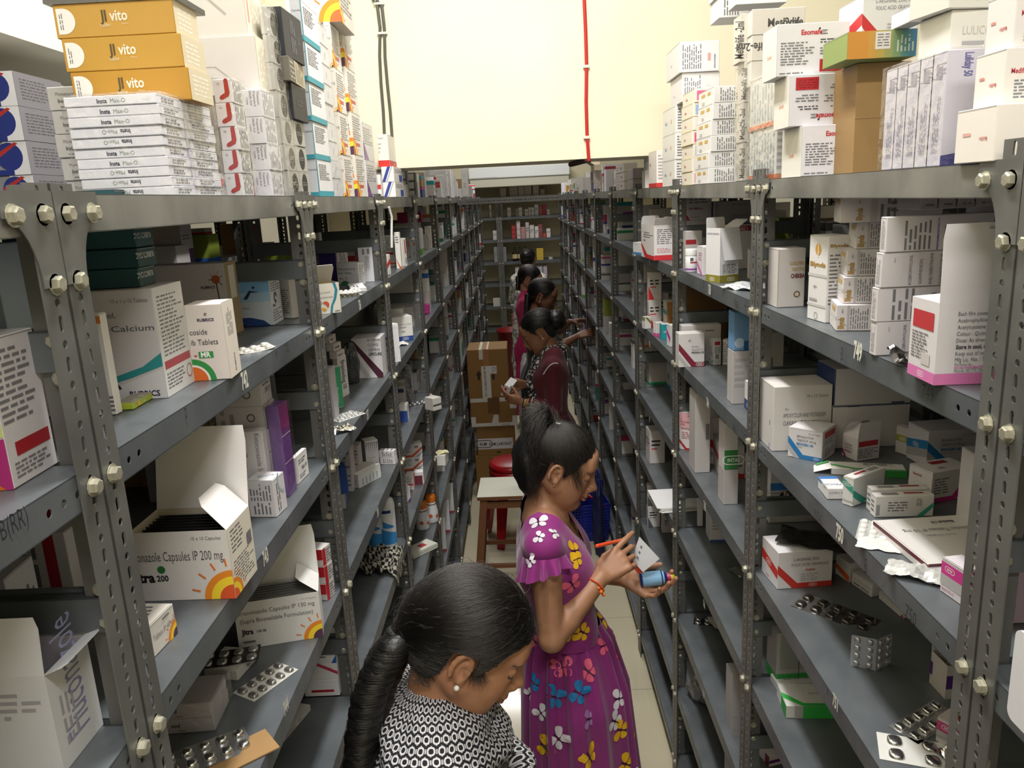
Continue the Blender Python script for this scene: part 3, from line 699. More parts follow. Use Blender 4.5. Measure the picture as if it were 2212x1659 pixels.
w1 = B('big plain grey-white carton with a diagonal tuck seam, under another like it',-1, clo[-1]['top'],(648,755),.165,(765,755),(570,300), 'd9d4d0',[('F', 'p',[(.2,.5),(.55,.5),(.9,.0),(.885,.0),(.54,.485),(.2,.485)], 'b4aeaa'),('R', 'r',0,0,1,1, 'e6dfca'),('R', 'l',.1,.1,.9,.9,9, 'c4bda6',3,90)], X=XL - .035)
on(w1, 'big plain grey-white carton with orange edge stripe, on top of its twin',(w1['dims'][0], w1['dims'][1],.115), 'dcd7d2',[('F', 'p',[(.3,.95),(.78,.3),(.8,.32),(.32,.97)], 'b4aeaa'),('R', 'r',0,0,1,1, 'e6dfca'),('R', 'r',.1,.2,.2,1, 'e0a08c'),('R', 'l',.3,.1,.9,.9,6, 'c4bda6',3,90)], None,(-.012,.004))
def p_black(i): return [('R', 'c',.5,.5,.42, '26262a',0,360), fine('R',.3,.42,.7,.6,2, '8d8b84', i),('F', 'r',0,0,.5,1, 'cfccc4')]
bl = stack(7, 'silver carton with black oval end, {} of the seven-high column', dict(side=-1, zb=T0, c=(905,1645), l=(835,1645), r=(985,1645), tt=(690,55), X=XL - .018), p_black, 'black-oval cartons', body='b9b6ae', seed=7)
film_round('tight glossy film round the tall column of black-oval cartons', bl)
bl2 = stack(3, 'silver carton with black oval end, {} of the three-high column', dict(side=-1, zb=T0, c=(990,1645), l=.05, r=(1062,1645), tt=(950,1020), X=XL - .018), p_black, 'black-oval cartons', body='b9b6ae', seed=8)
k1 = on(bl2[-1], 'flat black carton standing on the short black-oval column',(.055, bl2[0]['dims'][1] * 1.3,.066), '212229',[fine('R',.3,.4,.7,.6,2, '4a4b55')], None,(.004,.006))
k2 = on(k1, 'small carton with kraft-brown end label between two black cartons',(.058, bl2[0]['dims'][1] * 1.75,.044), '6d675c',[('R', 'r',.33,.02,.99,.98, 'b5aa92'),('R', 'l',.4,.1,.85,.9,5, '6c6350',2,90),('R', 'l',.05,.1,.3,.9,4, 'a9a69c',3)], None,(.0,-.004),.06)
on(k2, 'black lotion carton on the kraft-labelled one',(.06, bl2[0]['dims'][1] * 1.6,.085), '2a2b33',[('R', 't', '75 ml',.8,.4,.09, '9a9a9e', 'l',90),('R', 'l',.35,.15,.6,.85,3, '77777e',2,90)], None,(0,-.002),-.08)
def p_teal(i): return [('F', 'r',0,0,1,1, 'b9bcc2'),('R', 'r',0,0,1,.15, '3a9fae'),('F', 'r',0,0,1,.12, '2c8696'),('R', 'r',0,0,.06,1, '2c8696'), fine('R',.15,.45,.8,.9,8, 'g', i),('F', 't', 'Capsules',.1,.7,.1, 'k')]  # shading painted on the front faces: grey over white, darker teal
tl = stack(5, 'white carton with teal foot band, {} of the teal-banded column by the wall', dict(side=-1, zb=T0, c=(1145,1645), l=(1050,1645), r=(1262,1645), tt=(1085,0), X=XL - .02), p_teal, 'teal-banded cartons', seed=9)
sm = stack(9, 'small white film-wrapped carton, {} of the nine-high column', dict(side=-1, zb=T0, c=(1268,1645), l=.07, r=(1335,1645), tt=(1190,190), X=XL - .022), lambda i: [('R', 't', '//',.45,.3,.5, 'g'), fine('F',.2,.2,.8,.8,3)], 'small film-wrapped cartons', body='e8e8ec', seed=10)
film_round('clear film round the nine small white cartons', sm)
def p_sun(i): return [('F', 'r',0,0,1,1, 'dbd6cc'),('F', 's',1,0,.62, '55324f'),('F', 't', 'mg',.9,.62,.2, 'g', 'r'),('F', 't', 'Capsules',.9,.9,.09, 'g', 'r'),('R', 'r',.1,.22,.7,.29, 'd2564a'), fine('R',.1,.36,.9,.92,10, 'l', i),('R', 's',0,0,.4, 'c8502f')]
su = stack(4, 'white capsule carton with sun print, {} of the front sun column', dict(side=-1, zb=T0, c=(1378,1650), l=(1318,1650), r=(1440,1650), tt=(1290,185), X=XL - .02), p_sun, 'sun-print cartons on the top shelf', body='ebe7de', seed=11)
su2 = stack(4, 'white capsule carton with sun print, {} of the rear sun column', dict(side=-1, zb=T0, c=(1478,1650), l=.07, r=(1545,1650), tt=(1395,175), X=XL - .02), p_sun, 'sun-print cartons on the top shelf', body='ebe7de', seed=12)
on(su[-1], 'large sun-print carton lying across the two sun columns',(.13,.17,.12), 'dcd5cb',[('F', 's',1,0,.45, 'd9662e'),('F', 't', 'IP 200 mg',.92,.6,.16, 'g', 'r'),('R', 's',0,0,.3), fine('R',.1,.25,.9,.95,9, 'l',4)], None,(-.03,.04))
sv = stack(2, 'white carton wrapped in crinkled film, {} beside the sun columns', dict(side=-1, zb=T0, c=(1562,1650), l=.06, r=(1640,1650), tt=(1540,1035), X=XL - .02), auto(3), 'crinkled film cartons', seed=13)
film_round('crinkled film round the two cartons beside the sun columns', sv)
bd = lambda i: [('F', 'p',[(0,0),(.25,0),(.75,1),(.5,1)], '34479a'),('F', 'p',[(.33,0),(.42,0),(.92,1),(.83,1)], 'b5b3b3'),('R', 'r',.55,.05,.9,.5, '3b57b0'), fine('R',.1,.6,.9,.9,3)]
s_ = stack(2, 'white carton with blue diagonal stripe, {} under the red-footed carton', dict(side=-1, zb=T0, c=(1800,1645), l=(1690,1645), r=(1868,1645), tt=(1790,1418), X=XL - .012), bd, 'blue-stripe cartons by the wall', seed=14)
on(s_[-1], 'white tablet carton with red foot band standing on blue-stripe cartons',(s_[0]['dims'][0] * .9, s_[0]['dims'][1] * .85,.108), 'e9e6e2',[('F', 'r',0,0,1,.2, 'd1302c'),('R', 'r',0,0,1,.2, 'c62a28'),('R', 'b',.6,.1,.09),('F', 't', 'um',.1,.68,.1, 'g'),('F', 't', 'se',.1,.56,.1, 'g'),('F', 't', 'p',.1,.44,.1, 'g'),('F', 't', 'Tablets',.1,.86,.07, 'g'),('R', 't', 'Monit',.3,.86,.06, 'r')], None,(-.012,0))
B('narrow white carton with red stripe beside the blue-stripe cartons',-1, T0,(1678,1650),.04,(1690,1650),(1668,1490), WHITE,[('F', 'r',0,.35,1,.55, 'd1302c')], X=XL - .02)
view('E8')
B('slim white rounded carton last before the beam',-1, T0,(205,1035),.05,(240,1030),(190,640), 'e6e4df',(), X=XL - .02)
for k in range(2):
 stack(3, 'grey pack in dark film, {} of the ' + ('near' if k == 0 else 'far') + ' pile under the cross beam', dict(side=-1, zb=T0, c=(250 + k * 190,1020), l=.07, r=.05, t=.038, X=XL - .06),[('F', 'r',.1,.1,.9,.85, 'a5a3a0')], 'dark film packs under the beam', body='4a4a48', seed=k + 40)
B('grey carton with sideways printing behind the red-labelled box',-1, T0,(1020,1040),(690,1040),(1060,1040),(1000,290), 'a9a5a4',[('F', 't', 'Injection',.3,.85,.05, 'k'), fine('F',.3,.7,.9,.8,1, 'k')], X=XL - .09)
B('white carton with large red label standing at the shelf edge under the beam',-1, T0,(1040,1060),(722,1040),(1052,1050),(1030,530), 'd8d7da',[('F', 'r',.08,.55,.93,.88, 'b8352f'),('F', 'r',.08,.70,.93,.72, 'd98a80'),('F', 'l',.1,.1,.75,.48,7, 'g',5)], X=XL - .012)
for k in range(9):
 B(f'thin spine-on white booklet carton, {ORD[k]} along the row under the beam',-1, T0,(1085 + k * 45,1060),.10,.028,(1085 + k * 45,[760,420,300,430,300,300,330,440,600][k]),['e2e0e0', 'cfcccc', 'c9c6c4', 'd8d5d4', 'bdb9b7'][k % 5],[('R', 'r',.1,.5,.9,.62,['b33', 'b23a3a', '77757a'][k % 3] if k % 3 else 'b23a3a')] if k % 3 == 0 else [fine('R',.2,.1,.8,.9,3, 'g', k,90)], 'spine-on cartons under the beam', X=XL - .02)
view('D1')
EB('tall white carton with grey ring print next to the white casing',(0,100),(190,760),5.0, T0, 'd4d3d4',[('F', 'c',.5,.75,.22, 'a9a7aa',0,360,.18), fine('F',.3,.3,.7,.5,3)])
view('A4')
toc = B('tall white and teal tablet carton with grey lettering, biggest on shelf 742',-1, T1,(841,1738),.165,(1070,1596),(705,806), 'c9c4c6',
  [('F', 'p',[(0,.13),(.25,.135),(.55,.19),(.85,.30),(1,.42),(1,.30),(.75,.2),(.45,.11),(.2,.05),(0,.02)], '2f8f92'),('F', 'p',[(0,0),(1,0),(1,.28),(.7,.15),(.3,.04),(0,.02)], 'd6d4d8'),
   ('F', 't', '10 x 1 x 10 Tablets',.96,.885,.05, 'g', 'r'),('F', 't', 'L-Carnitine, Tocotrienol,',.05,.755,.075, '55555c', 'l',0,.8,.0,.66),('F', 't', 'L-Methylfolate Calcium',.05,.63,.075, '55555c', 'l',0,.8,0.,.93),('F', 'c',.62,.10,.055, '4a2c4e',0,300,.03),('F', 't', 'RUBRICS',.95,.025,.075, '2c2850', 'r',0,.95,.03),
   ('R', 'r',0,0,1,1, 'd9d8d6'),('R', 'l',.1,.36,.92,.93,16, 'g',4),('R', 'r',.06,.25,.96,.325, 'b04650'),('R', 'l',.08,.06,.7,.22,5, 'g',7),('R', 'c',.86,.14,.1, 'a05b50',0,360,.085)])
def p_dk(i): return [('F', 't', "RUBRIC'S C3-LC",.55,.72,.5, 'd6dad8', 'l',180,.75,.02),('R', 't', "RUBRIC'S C3-LC",.85,.75,.42, 'd6dad8', 'l',180,.75,.02),('T', 'r',.0,.0,1,1, '16363b')]
c3 = on(toc, "dark green thin carton at the foot of the five on the teal carton",(.16,.055,.0235), '1f474c', p_dk(0), 'dark green cartons',(-.02,-.002),.05)
c3 = on(c3, 'dark green thin carton second from the bottom of the five',(.16,.055,.0235), '1f474c', p_dk(1), 'dark green cartons',(.004,.002),-.04)
c3 = on(c3, 'dark green thin carton in the middle of the five',(.16,.055,.0235), '24525a', p_dk(2), 'dark green cartons',(-.002,.004),.02)
c3 = on(c3, 'dark green thin carton turned askew, fourth of the five',(.155,.05,.0225), '2a6068', p_dk(3), 'dark green cartons',(-.012,.0),.09)
c3 = on(c3, 'open-ended dark green thin carton on top of the five',(.16,.055,.0235), '24525a', p_dk(4), 'dark green cartons',(-.008,.003),-.05)
mr = B('white tablet carton with green and orange arcs and a green letter panel on shelf 742',-1, T1,(1378,1577),(1068,1597),(1470,1505),(1275,935), 'dcd3cf',
  [('F', 'c',0,0,.62, '2f8f45',0,90),('F', 'c',0,0,.46, 'ece6e2',0,90),('F', 'c',0,0,.40, 'd96a28',0,90),('F', 't', 'RUBRICS',.76,.78,.055, '2c2850', 'r',0,1,.03),('F', 'c',.55,.87,.04, '4a2c4e',0,300,.02),('F', 't', 'coside',.06,.61,.105, '4a464c'),('F', 't', 'ib Tablets',.06,.475,.105, '4a464c'),
  ('F', 'r',.22,.30,.62,.385, '2f8f45'),('F', 't', 'MR',.28,.312,.095, 'w', 'l',0,.95,.03),('F', 't', '-',.10,.31,.11, 'r', 'l',0,1,.03),('R', 'r',0,0,1,1, 'e9e1d6'),('R', 'l',.25,.55,.75,.93,5, 'g',4,90),('R', 't', 'RUBRICS',.6,.06,.07, '3a2a50', 'l',90,.9,.02)])
es = B('grey-white carton with an orange nerve-cell print behind the green-panel carton',-1, T1,(1395,1205),.15,.06,(1255,590), 'd6cfd0',[('F', 't', '& Esomeprazole',.88,.45,.07, '4a464c', 'r'),('F', 't', 'RUBRICS',.86,.66,.05, '2c2850', 'r',0,1,.03),('R', 'r',0,0,1,1, 'a08a66'),('R', 'r',.3,.5,.8,.95, 'dcd6c8'),
  ('F', 'c',.88,.78,.06, 'b5612c'),('F', 'p',[(.875,.75),(.89,.75),(.93,.1),(.915,.1)], '6a4034')] + [('F', 'p',[(.88,.78),(.88 + .09 * math.cos(a),.78 + .13 * math.sin(a)),(.885 + .088 * math.cos(a + .1),.78 + .13 * math.sin(a + .12))], '7a4a3a') for a in (.3,1.0,1.7,2.4,3.1,5.6)])
B('pale blue bone-tablet carton with runner logo on shelf 742',-1, T1,(1740,1118),.14,(1826,1066),(1690,655), 'c3cdd8',
 [('F', 'r',0,.62,1,1, '7fb3de'),('F', 'r',0,.45,1,.62, 'a3c4de'),('F', 'p',[(0,0),(.97,0),(.88,.1),(.7,.16),(0,.17)], '1f3e78'),('F', 'p',[(0,0),(.62,0),(.56,.09),(.4,.12),(0,.13)], '1b2230'),('F', 't', 'dobind',.30,.40,.15, '1b2c58', 'l',0,.85,.03),('F', 't', 'fitness',.60,.32,.06, 'g'),
 ('F', 't', 'Peptide Type-I Sodium Hyaluronate',.12,.86,.05, '3a5878', 'l',0,.6),('F', 't', 'Magnesium and Vitamin D3 Tablets',.12,.77,.05, '3a5878', 'l',0,.6),('F', 'p',[(.62,.5),(.72,.66),(.86,.62),(.74,.62),(.68,.5)], '1b2c58'),('F', 'c',.78,.71,.025, '1b2c58'),
 ('R', 'r',0,0,1,.82, 'dfe3e8'),('R', 'r',0,.82,1,1, '7fa6c8'),('R', 'r',.2,.83,.6,.98, 'd9d2bc'),('R', 't', 'RUBRICS',.15,.32,.07, '2c2850', 'l',0,.8,.03),('R', 'l',.1,.05,.9,.28,5, 'g',3),('R', 'l',.1,.6,.9,.78,4, 'g',4),('R', 'c',.45,.48,.14, '4a2c4e',0,300,.06)])
B('open-flapped white carton with small print by the post on shelf 742',-1, T1,(1905,1062),(1790,1055),.04,(1880,655), 'dad6d0',[fine('F',.05,.1,.9,.62,12, 'g',8)])
B('slim white carton with an orange mark beside the nearest post',-1, T1,(407,1884),.05,.014,(296,1012), 'e6e2da',[('F', 'r',.82,.9,.99,.97, 'd9823a'), fine('F',.86,.03,.99,.2,4, 'g')])
view('A6')
B('small bright green and kraft carton lying in front of the tall teal carton',-1, T1,(1143,735),(985,741),(1283,640),(1140,678), 'a9b83a',[('T', 'r',.01,.01,.99,.99, 'a79f8e'),('T', 'l',.05,.1,.95,.9,5, '7a7364',5),('R', 't', 'Zidin',.5,.35,.4, 'e8e8c0', 'l'),('R', 'r',.2,.2,.34,.8, 'd9b040')])
view('A4')
blister('white crumpled pill strip at the edge of shelf 742', spot((1545,1340), T1),(4,2),(.075,.032), sheet=paint('dddad2',.35,.3), yaw=.75, tilt=(.12,0), curl=3.)
view('A6')
B('white carton with red label and bright corner art on the nearest left shelf',-1, T1,(125,1418),.13,(498,1190),(0,130), 'd2cdd0',[('F', 'p',[(.3,0),(1,0),(1,.35),(.6,.3)], 'b3307a'),('F', 'p',[(.3,.0),(.95,0),(.7,.22)], 'd9722c'),('F', 'p',[(.6,.36),(1,.36),(1,.75),(.8,.7)], 'cfd77a'),('R', 'l',.05,.42,.8,.93,11, 'g',4),('R', 'r',.18,.20,.92,.295, 'a3202a'),('R', 'l',.1,.05,.85,.17,4, 'g',6)])
view('A3')
B('pale blue carton lying at the back of the nearest left shelf',-1, T1,(240,1118),.15,.05,(225,1005), 'aebccc',[('F', 't', '10 Tablets',.9,.3,.35, '5a6a80', 'r')], X=-.56, dz=.055)
B('plain carton under the pale blue one on the nearest left shelf',-1, T1,(240,1140),.15,.05,.0545, 'b8b4ae',(), X=-.56)
view('B1')
for k,(lb, x1, yy, hh) in enumerate((('white carton with red end stripe seen under the handwritten rail, front one',-.588,.925,.125),('white carton with red end stripe seen under the handwritten rail, rear one',-.625,.99,.165))):
 carton(lb,(x1 - .075, yy, T2 + GAP),(.15,.05, hh),0, 'd5d2d6',[('F', 'p',[(.80,0),(.90,0),(.90,1),(.80,1)], 'a3202a'),('F', 'l',.1,.1,.75,.9,8, 'g',3,90)], 'red-end cartons')
open_carton('open white carton seen from above at the lower left corner',(-.532,.656, T2),(.165,.07,.104),0, 'd8d8da',[('R', 't', 'Fluconazole',.72,.2,.5, '8a8cae', 'l',90,.5),('R', 'l',.15,.2,.5,.9,3, 'l',4,90),('F', 'l',.5,.55,.95,.85,4, 'l',4)],[('F',.055,-8,.03),('K',.04,30,.1),('R',.02,70,.1)], inside='b9b2ba')
carton('tall grey-white carton by the near post below the handwritten rail',(-.635,.785, T2 + GAP),(.12,.06,.132),.1, 'cfced0',[fine('R',.1,.2,.9,.8,5, 'g',5,90), fine('F',.5,.2,.95,.8,4, 'g',6)])
it = OB('open capsule carton with sun print and raised flap on shelf 743',-1, T2,(1390,662),(830,674),(1506,492),(1326,262), 'dedad9',
 [('F', 't', 'Itraconazole Capsules IP 200 mg',.93,.58,.2, '56545a', 'r',0,.6,0.,1.02),('F', 't', '10 x 10 Capsules',.93,.87,.07, '66646a', 'r'),('F', 't', 'itra',.20,.28,.2, '1c1c22', 'r',0,.9,.04),('F', 't', '200',.22,.29,.12, '33333a', 'l',0,.9,.03),('F', 'c',.28,.46,.055, '2f7a3a'),('F', 's',1,0,.42, 'd9562c'),
 ('R', 'r',0,0,1,1, 'e2dccd'),('R', 'l',.1,.6,.6,.95,6, 'g',3),('R', 'l',.1,.1,.95,.5,9, 'g',5),('R', 's',0,0,.34),('R', 'r',.72,.5,.92,.68, '77757a')],[('K',.115,14,.03),('R',.055,-42,.16)], inside='cfc6b2')
w, d, h = it['dims']
for k in range(7):
 c_, s_ = math.cos(it['yaw']), math.sin(it['yaw']); ox, oy = 0,-d / 2 + .010 + k * (d - .02) / 6.5
 b = blister('dark foil capsule strip standing in the open sun-print carton on shelf 743',(it['pos'][0] - s_ * oy, it['pos'][1] + c_ * oy, it['pos'][2] + .052),(5,2),(w * .88,.085), sheet=M_FOILD, yaw=it['yaw'], tilt=(math.pi / 2 - .06,0), group='foil strips in the open carton on shelf 743', bump_h=.003)
view('A7')
jl = dict(side=-1, zb=T2, c=(1292,1172), l=.17, r=(1385,1062), tt=(1100,612))
def p_jl(i): return [('F', 't', 'Jlkona',.86,.85,.14, '5a5860', 'l',270,1.,.01),('F', 'l',.2,.1,.78,.9,14, '8f8d94',3,90),('R', 'r',0,0,1,1, '45474e'),('R', 'c',.52,.5,.42, '16182a',0,360,0,20,1.),('R', 't', 'Jlkona',.35,.44,.14, '44465a'),('T', 'r',.0,.0,1,1, '25262a')]
js = stack(3, 'black-and-silver lotion carton, {} of three behind the open sun-print carton', jl, p_jl, 'oval-ended lotion cartons', body='a5a3a6', seed=15)
film_round('clear film round the oval-ended lotion cartons', js[:2])
view('E1')
lf = B('standing shampoo carton with sideways print at the edge of shelf 743',-1, T2,(545,1815),(245,1800),(640,1690),(450,1385), 'd9d5d8',[('F', 'l',.08,.45,.9,.9,7, 'g',3,90),('F', 'l',.15,.08,.85,.4,5, 'g',4,90),('R', 'l',.2,.1,.5,.9,2, 'g',5,90),('R', 'c',.95,.9,.6, 'a9bccb',150,260,.5),('T', 't', 'Jlkona',.3,.3,.3, '8aa6c4', 'l',30),('T', 'r',0,0,1,.05, 'cdd6e0')])
pf = lambda i: [('R', 't', 'LA FEEL',.86,.64,.20, '56545c', 'l',180,.95,.02),('R', 'r',.12,.46,.9,.48, '8d8b92'), fine('R',.2,.75,.8,.9,1, 'g', i),('F', 'c',.8,.5,.18, '66646c',0,360,.12),('F', 'l',.1,.1,.6,.9,4, 'l', i,90)]
ls = stack(5, 'white soap carton with upside-down lettering, {} of the column on shelf 743', dict(side=-1, zb=T2, c=(560,1560), l=.13, r=(660,1425), tt=(300,200), X=None), pf, 'upside-down soap cartons', body='dedadc', seed=16, jit=.004)
film_round('clear film round the column of upside-down soap cartons', ls)
carton('white soap carton with pale blue swirl in front of the upside-down soap column',(ls[0]['pos'][0] + .012, ls[0]['pos'][1] - ls[0]['dims'][1] / 2 - .026, T2 + GAP),(ls[0]['dims'][0] * .8,.026,.135),.05, 'e2dfe2',[('F', 't', 'Ketoconazole Soap 2% w/w',.86,.97,.09, '77757c', 'l',270,.7,0,.9),('F', 't', 'Jlkona',.62,.72,.10, '4c4a54', 'l',270,.8,.02),('F', 'p',[(.35,0),(.75,0),(.5,.25),(.2,.42)], 'b4c6d6')])
pu = B('tall purple film-wrapped hair-oil carton on shelf 743',-1, T2,(690,1572),.022,(785,1470),(550,490), '6d3f8a',[('R', 'r',0,.72,1,1, '8c2a78'),('R', 'r',0,.36,1,.37, 'd8c8dc'),('R', 'r',0,.66,1,.67, 'd8c8dc'),('F', 'r',0,0,1,1, '7a5a98')])
film_round('clear film round the tall purple carton',[pu])
lr = B('white soap carton standing alone between the purple carton and the post',-1, T2,(800,1425),(745,1425),(912,1290),(740,1110), 'e4e2e0',[('R', 't', 'LA FEEL',.86,.52,.18, '56545c', 'l',180,.9,.02), fine('R',.2,.65,.8,.85,2, 'g'), fine('R',.2,.12,.8,.3,2, 'g')])
ol = carton('tall olive-gold carton with sideways lettering beside the brown corrugated box',(-.60,1.33, T2 + GAP),(.10,.085,.215),.02, '6b6440',[('R', 't', 'DIMITAIR',.30,.04,.22, '38352a', 'l',90,.9,.03),('R', 't', 'Dimitair',.25,.9,.07, '2c2a20', 'l',8),('F', 't', 'Serum',.5,.85,.06, '2c2a20'),('R', 'r',.0,.0,.02,1, '8c8454')])
M_KRAFT = paint('a27f52',.8,0,.08,.12, scale=14)
mb = MB(); panel(mb,[(0,0,0),(0,.16,0),(0,.13,.20),(0,0,.22)], M_KRAFT,.004)
for k in range(5): mb.box((.0005,.005,.03 + k * .035),(.0015,.14,.032 + k * .035), paint('8a6a42',.8,0,0))
tag(mb.build('corrugated_flap', None,(-.52,1.36, T2 + GAP),.1), 'brown corrugated board standing at the far post of shelf 743', 'cardboard')
tag(carton_mesh(.16,.10,.2, 'a27f52',(), seam=False).build('cardboard_box', None,(-.70,1.45, T2 + GAP)), 'brown corrugated box behind the olive-gold carton', 'box')
view('B1')
B('white tablet carton with a sun print lying at the near end of shelf 743',-1, T2,(888,1038),.05,(1046,868),(862,850), 'e0dbd2',[('R', 't', 'Tablets IP 40 mg',.2,.45,.24, '8d8b88', 'l',0,.7),('R', 's',1,0,.5, '55324f'), fine('R',.55,.8,.95,.92,1, 'g'), fine('T',.2,.1,.8,.9,6, 'g')])
view('B2')
i2 = OB('open capsule carton with sun print and white raised flap on shelf 744',-1, T3,(1362,817),(824,905),.075,(1326,530), 'dcdbd9',
 [('F', 't', 'Itraconazole Capsules IP 130 mg',.04,.73,.13, '4c4b52', 'l',0,.7,0,.90),('F', 't', '(Supra Bioavailable Formulation)',.05,.55,.13, '4c4b52', 'l',0,.7,0.,.86),('F', 't', 'Jitra',.05,.31,.16, '1c1c22', 'l',0,.8,.04),('F', 't', '130 SB',.23,.32,.075, '33333a', 'l',0,.9,.03),('F', 't', '10 x 10 Capsules',.96,.88,.05, '88868c', 'r'),('F', 's',1,0,.38, '55324f'), fine('F',.06,.1,.2,.2,1, 'g')],
 [('K',.10,8,.03),('R',.05,-50,.1)], inside='d6d2cc')
w, d, h = i2['dims']
for k in range(6):
 c_, s_ = math.cos(i2['yaw']), math.sin(i2['yaw']); oy = -d / 2 + .010 + k * (d - .02) / 5.5
 blister('grey foil strip standing in the open sun-print carton on shelf 744',(i2['pos'][0] - s_ * oy, i2['pos'][1] + c_ * oy, i2['pos'][2] + .05),(5,2),(w * .9,.084), sheet=M_STRIP, yaw=i2['yaw'], tilt=(math.pi / 2 - .05,0), group='foil strips in the open carton on shelf 744', bump_h=.003)
rs = stack(3, 'red and white carton, {} of three at the far post of shelf 744', dict(side=-1, zb=T3, c=(1388,590), l=.10, r=(1440,540), tt=(1310,268)),[('F', 'p',[(0,0),(1,.4),(1,1),(.4,.8)], 'b8242c'),('R', 'r',0,0,.35,1, 'b8242c'),('R', 'l',.4,.1,.95,.9,5, 'g',2)], 'red and white cartons', body='d4d1ce', seed=17)
sb = B('small white carton under a dark foil strip on shelf 744',-1, T3,(815,1102),(600,1085),(946,955),(810,1038), 'd3d0cd',[('R', 't', 'Jikon',.45,.35,.3, 'k', 'l',0,.9,.02)])
blister('dark foil pill strip lying on the small white carton',(sb['pos'][0], sb['pos'][1], sb['top'] + .001),(4,2),(.10,.05), kind='round', sheet=M_FOILD, dome=M_STRIP, yaw=.22, curl=.8)
fw = stack(2, 'white lotion carton, {} of the film-wrapped pair on shelf 744', dict(side=-1, zb=T3, c=(668,1422), l=(340,1445), r=(755,1232), tt=(645,1235)),[('F', 't', 'Jivita',.35,.6,.32, '2c2c34', 'l',180,.9,.03), fine('F',.3,.1,.5,.25,1, 'g')], 'film-wrapped pair of cartons on shelf 744', body='cfc9ca', seed=18)
film_round('loose clear film round the pair of lotion cartons on shelf 744', fw, M_BAG,.004)
M_WSTRIP = paint('dcdad4',.35,.25,.03,.1, scale=60)
blister('white ten-capsule strip lying flat at the edge of shelf 744', spot((995,1105), T3),(5,2),(.10,.052), sheet=M_WSTRIP, dome=paint('9e9c98',.25,.75,.1), yaw=math.radians(60), bump_h=.006)
cb = MB(); cb.box((-.05,-.028,0),(.05,.028,.003), M_KRAFT,.0006)
tag(cb.build('cardboard_piece', None, spot((830,1575), T3),.7), 'brown cardboard piece under a silver strip near the lower left', 'cardboard')
p = spot((620,1590), T3); blister('silver round-tablet strip with a red line in the lower left',(p[0], p[1], p[2] + .006),(5,2),(.125,.058), kind='round', sheet=M_STRIP, dome=M_FOIL, yaw=.62, tilt=(.05,.06), bump_h=.008)
B('white carton leaning under the rail numbered 744',-1, T4,(1105,1500),.05,(1282,1290),(1105,1460), 'dcd9d6',[('R', 't', 'Zocon',.55,.45,.3, 'k', 'l',0,1,.03),('R', 'l',.1,.2,.5,.8,3, 'g',3)], dz=0.)
zz = stack(2, 'white carton with red bar, {} of two on the shelf below 744', dict(side=-1, zb=T4, c=(1468,1195), l=(1245,1205), r=.08, tt=(1450,985)), lambda i: [('F', 'r',.2,.25,.85,.4, 'b02530')] if i == 0 else [('F', 'p',[(.3,1),(.5,1),(1,.5),(1,.3)], 'c93a5a'),('F', 't', 'SP',.75,.6,.2, 'r')], 'red-bar cartons', seed=19)
on(zz[-1], 'blue-cornered carton on the red-bar cartons', None, WHITE,[('F', 'p',[(.85,0),(1,0),(1,.5)], '2a62b5'), fine('F',.1,.3,.7,.8,3, 'g')], None)
view('A5')
OB('open capsule carton with an orange stomach print and teal wave, third left rack',-1, T1,(541,1518),(272,1552),.045,(500,1162), 'd9d5ca',[('F', 'p',[(.72,1),(.84,1),(.92,.75),(.82,.45),(.66,.25),(.6,0),(.5,0),(.56,.25),(.72,.5),(.8,.78)], '2c7f96'),('F', 't', 'Enteric Coated &',.02,.68,.09, 'g', 'l',0,.7),('F', 't', 'Sustained Release Capsules',.0,.52,.09, 'g', 'l',0,.55),('F', 't', 'D',.08,.32,.16, 'k'),('F', 'c',.34,.3,.15, 'c8543a',-60,150),('F', 'c',.27,.2,.13, 'd79a3a',170,330),('F', 't', 'RUBRICS',.95,.04,.06, '2c2850', 'r',0,.8,.03)],[('L',.05,10,.1),('K',.05,-40,.1)], inside='a8946a')
B('white pain-tablet carton with grey lettering and green arc, third left rack',-1, T1,(757,1193),(500,1192),.03,(740,925), 'dadadc',[('F', 't', 'Paracetamol &',.06,.66,.16, '66646a', 'l',0,.7,0,.8),('F', 't', 'ptase Tablets',.0,.48,.16, '66646a', 'l',0,.7,0,.68),('F', 't', 'flam-',.1,.24,.13, 'c93a3a', 'l',0,.8,.02),('F', 't', 'SP',.38,.24,.13, '4c5c58', 'l',0,.9),('F', 'c',.35,-.12,.3, '3f7a5a',30,150), fine('R',.1,.1,.9,.9,9)])
B('flat white tablet carton lying on the shelf numbered 756',-1, T1,(655,1285),(560,1225),(845,1272),(655,1240), 'dcdcde',[('R', 't', 'Nurokind-NT',.12,.25,.5, '7a4a5a', 'l',0,.8,.02),('T', 'l',.5,.2,.9,.6,2, 'g',3)])
for k in range(2): blister('white scalloped pill strip, ' + ('upper' if k else 'lower') + ' of two by the stomach-print carton',(spot((610,1330 + k * 10), T1)[0], spot((610,1330), T1)[1] - .012 * k, T1 + GAP + k * .011),(5,2),(.07,.035), kind='round', sheet=paint('e2e0da',.35,.2), yaw=.75 - k * .1, tilt=(.1,0), curl=2.)
B('tall carton with purple window panel and white edges, third left rack',-1, T1,(515,1150),(330,1150),(560,1118),(425,760), 'cfcbd2',[('F', 'r',0,.0,.93,.86, '42368c'), fine('R',.2,.1,.8,.9,8, 'g',3,90)])
B('white and red carton behind the pain-tablet carton',-1, T1,(715,1140),.07,.04,(660,752), 'b8b4b2',[('F', 'r',0,.38,1,.62, 'b0272c'),('R', 'r',0,0,1,1, '9c2a2c')], X=-.60)
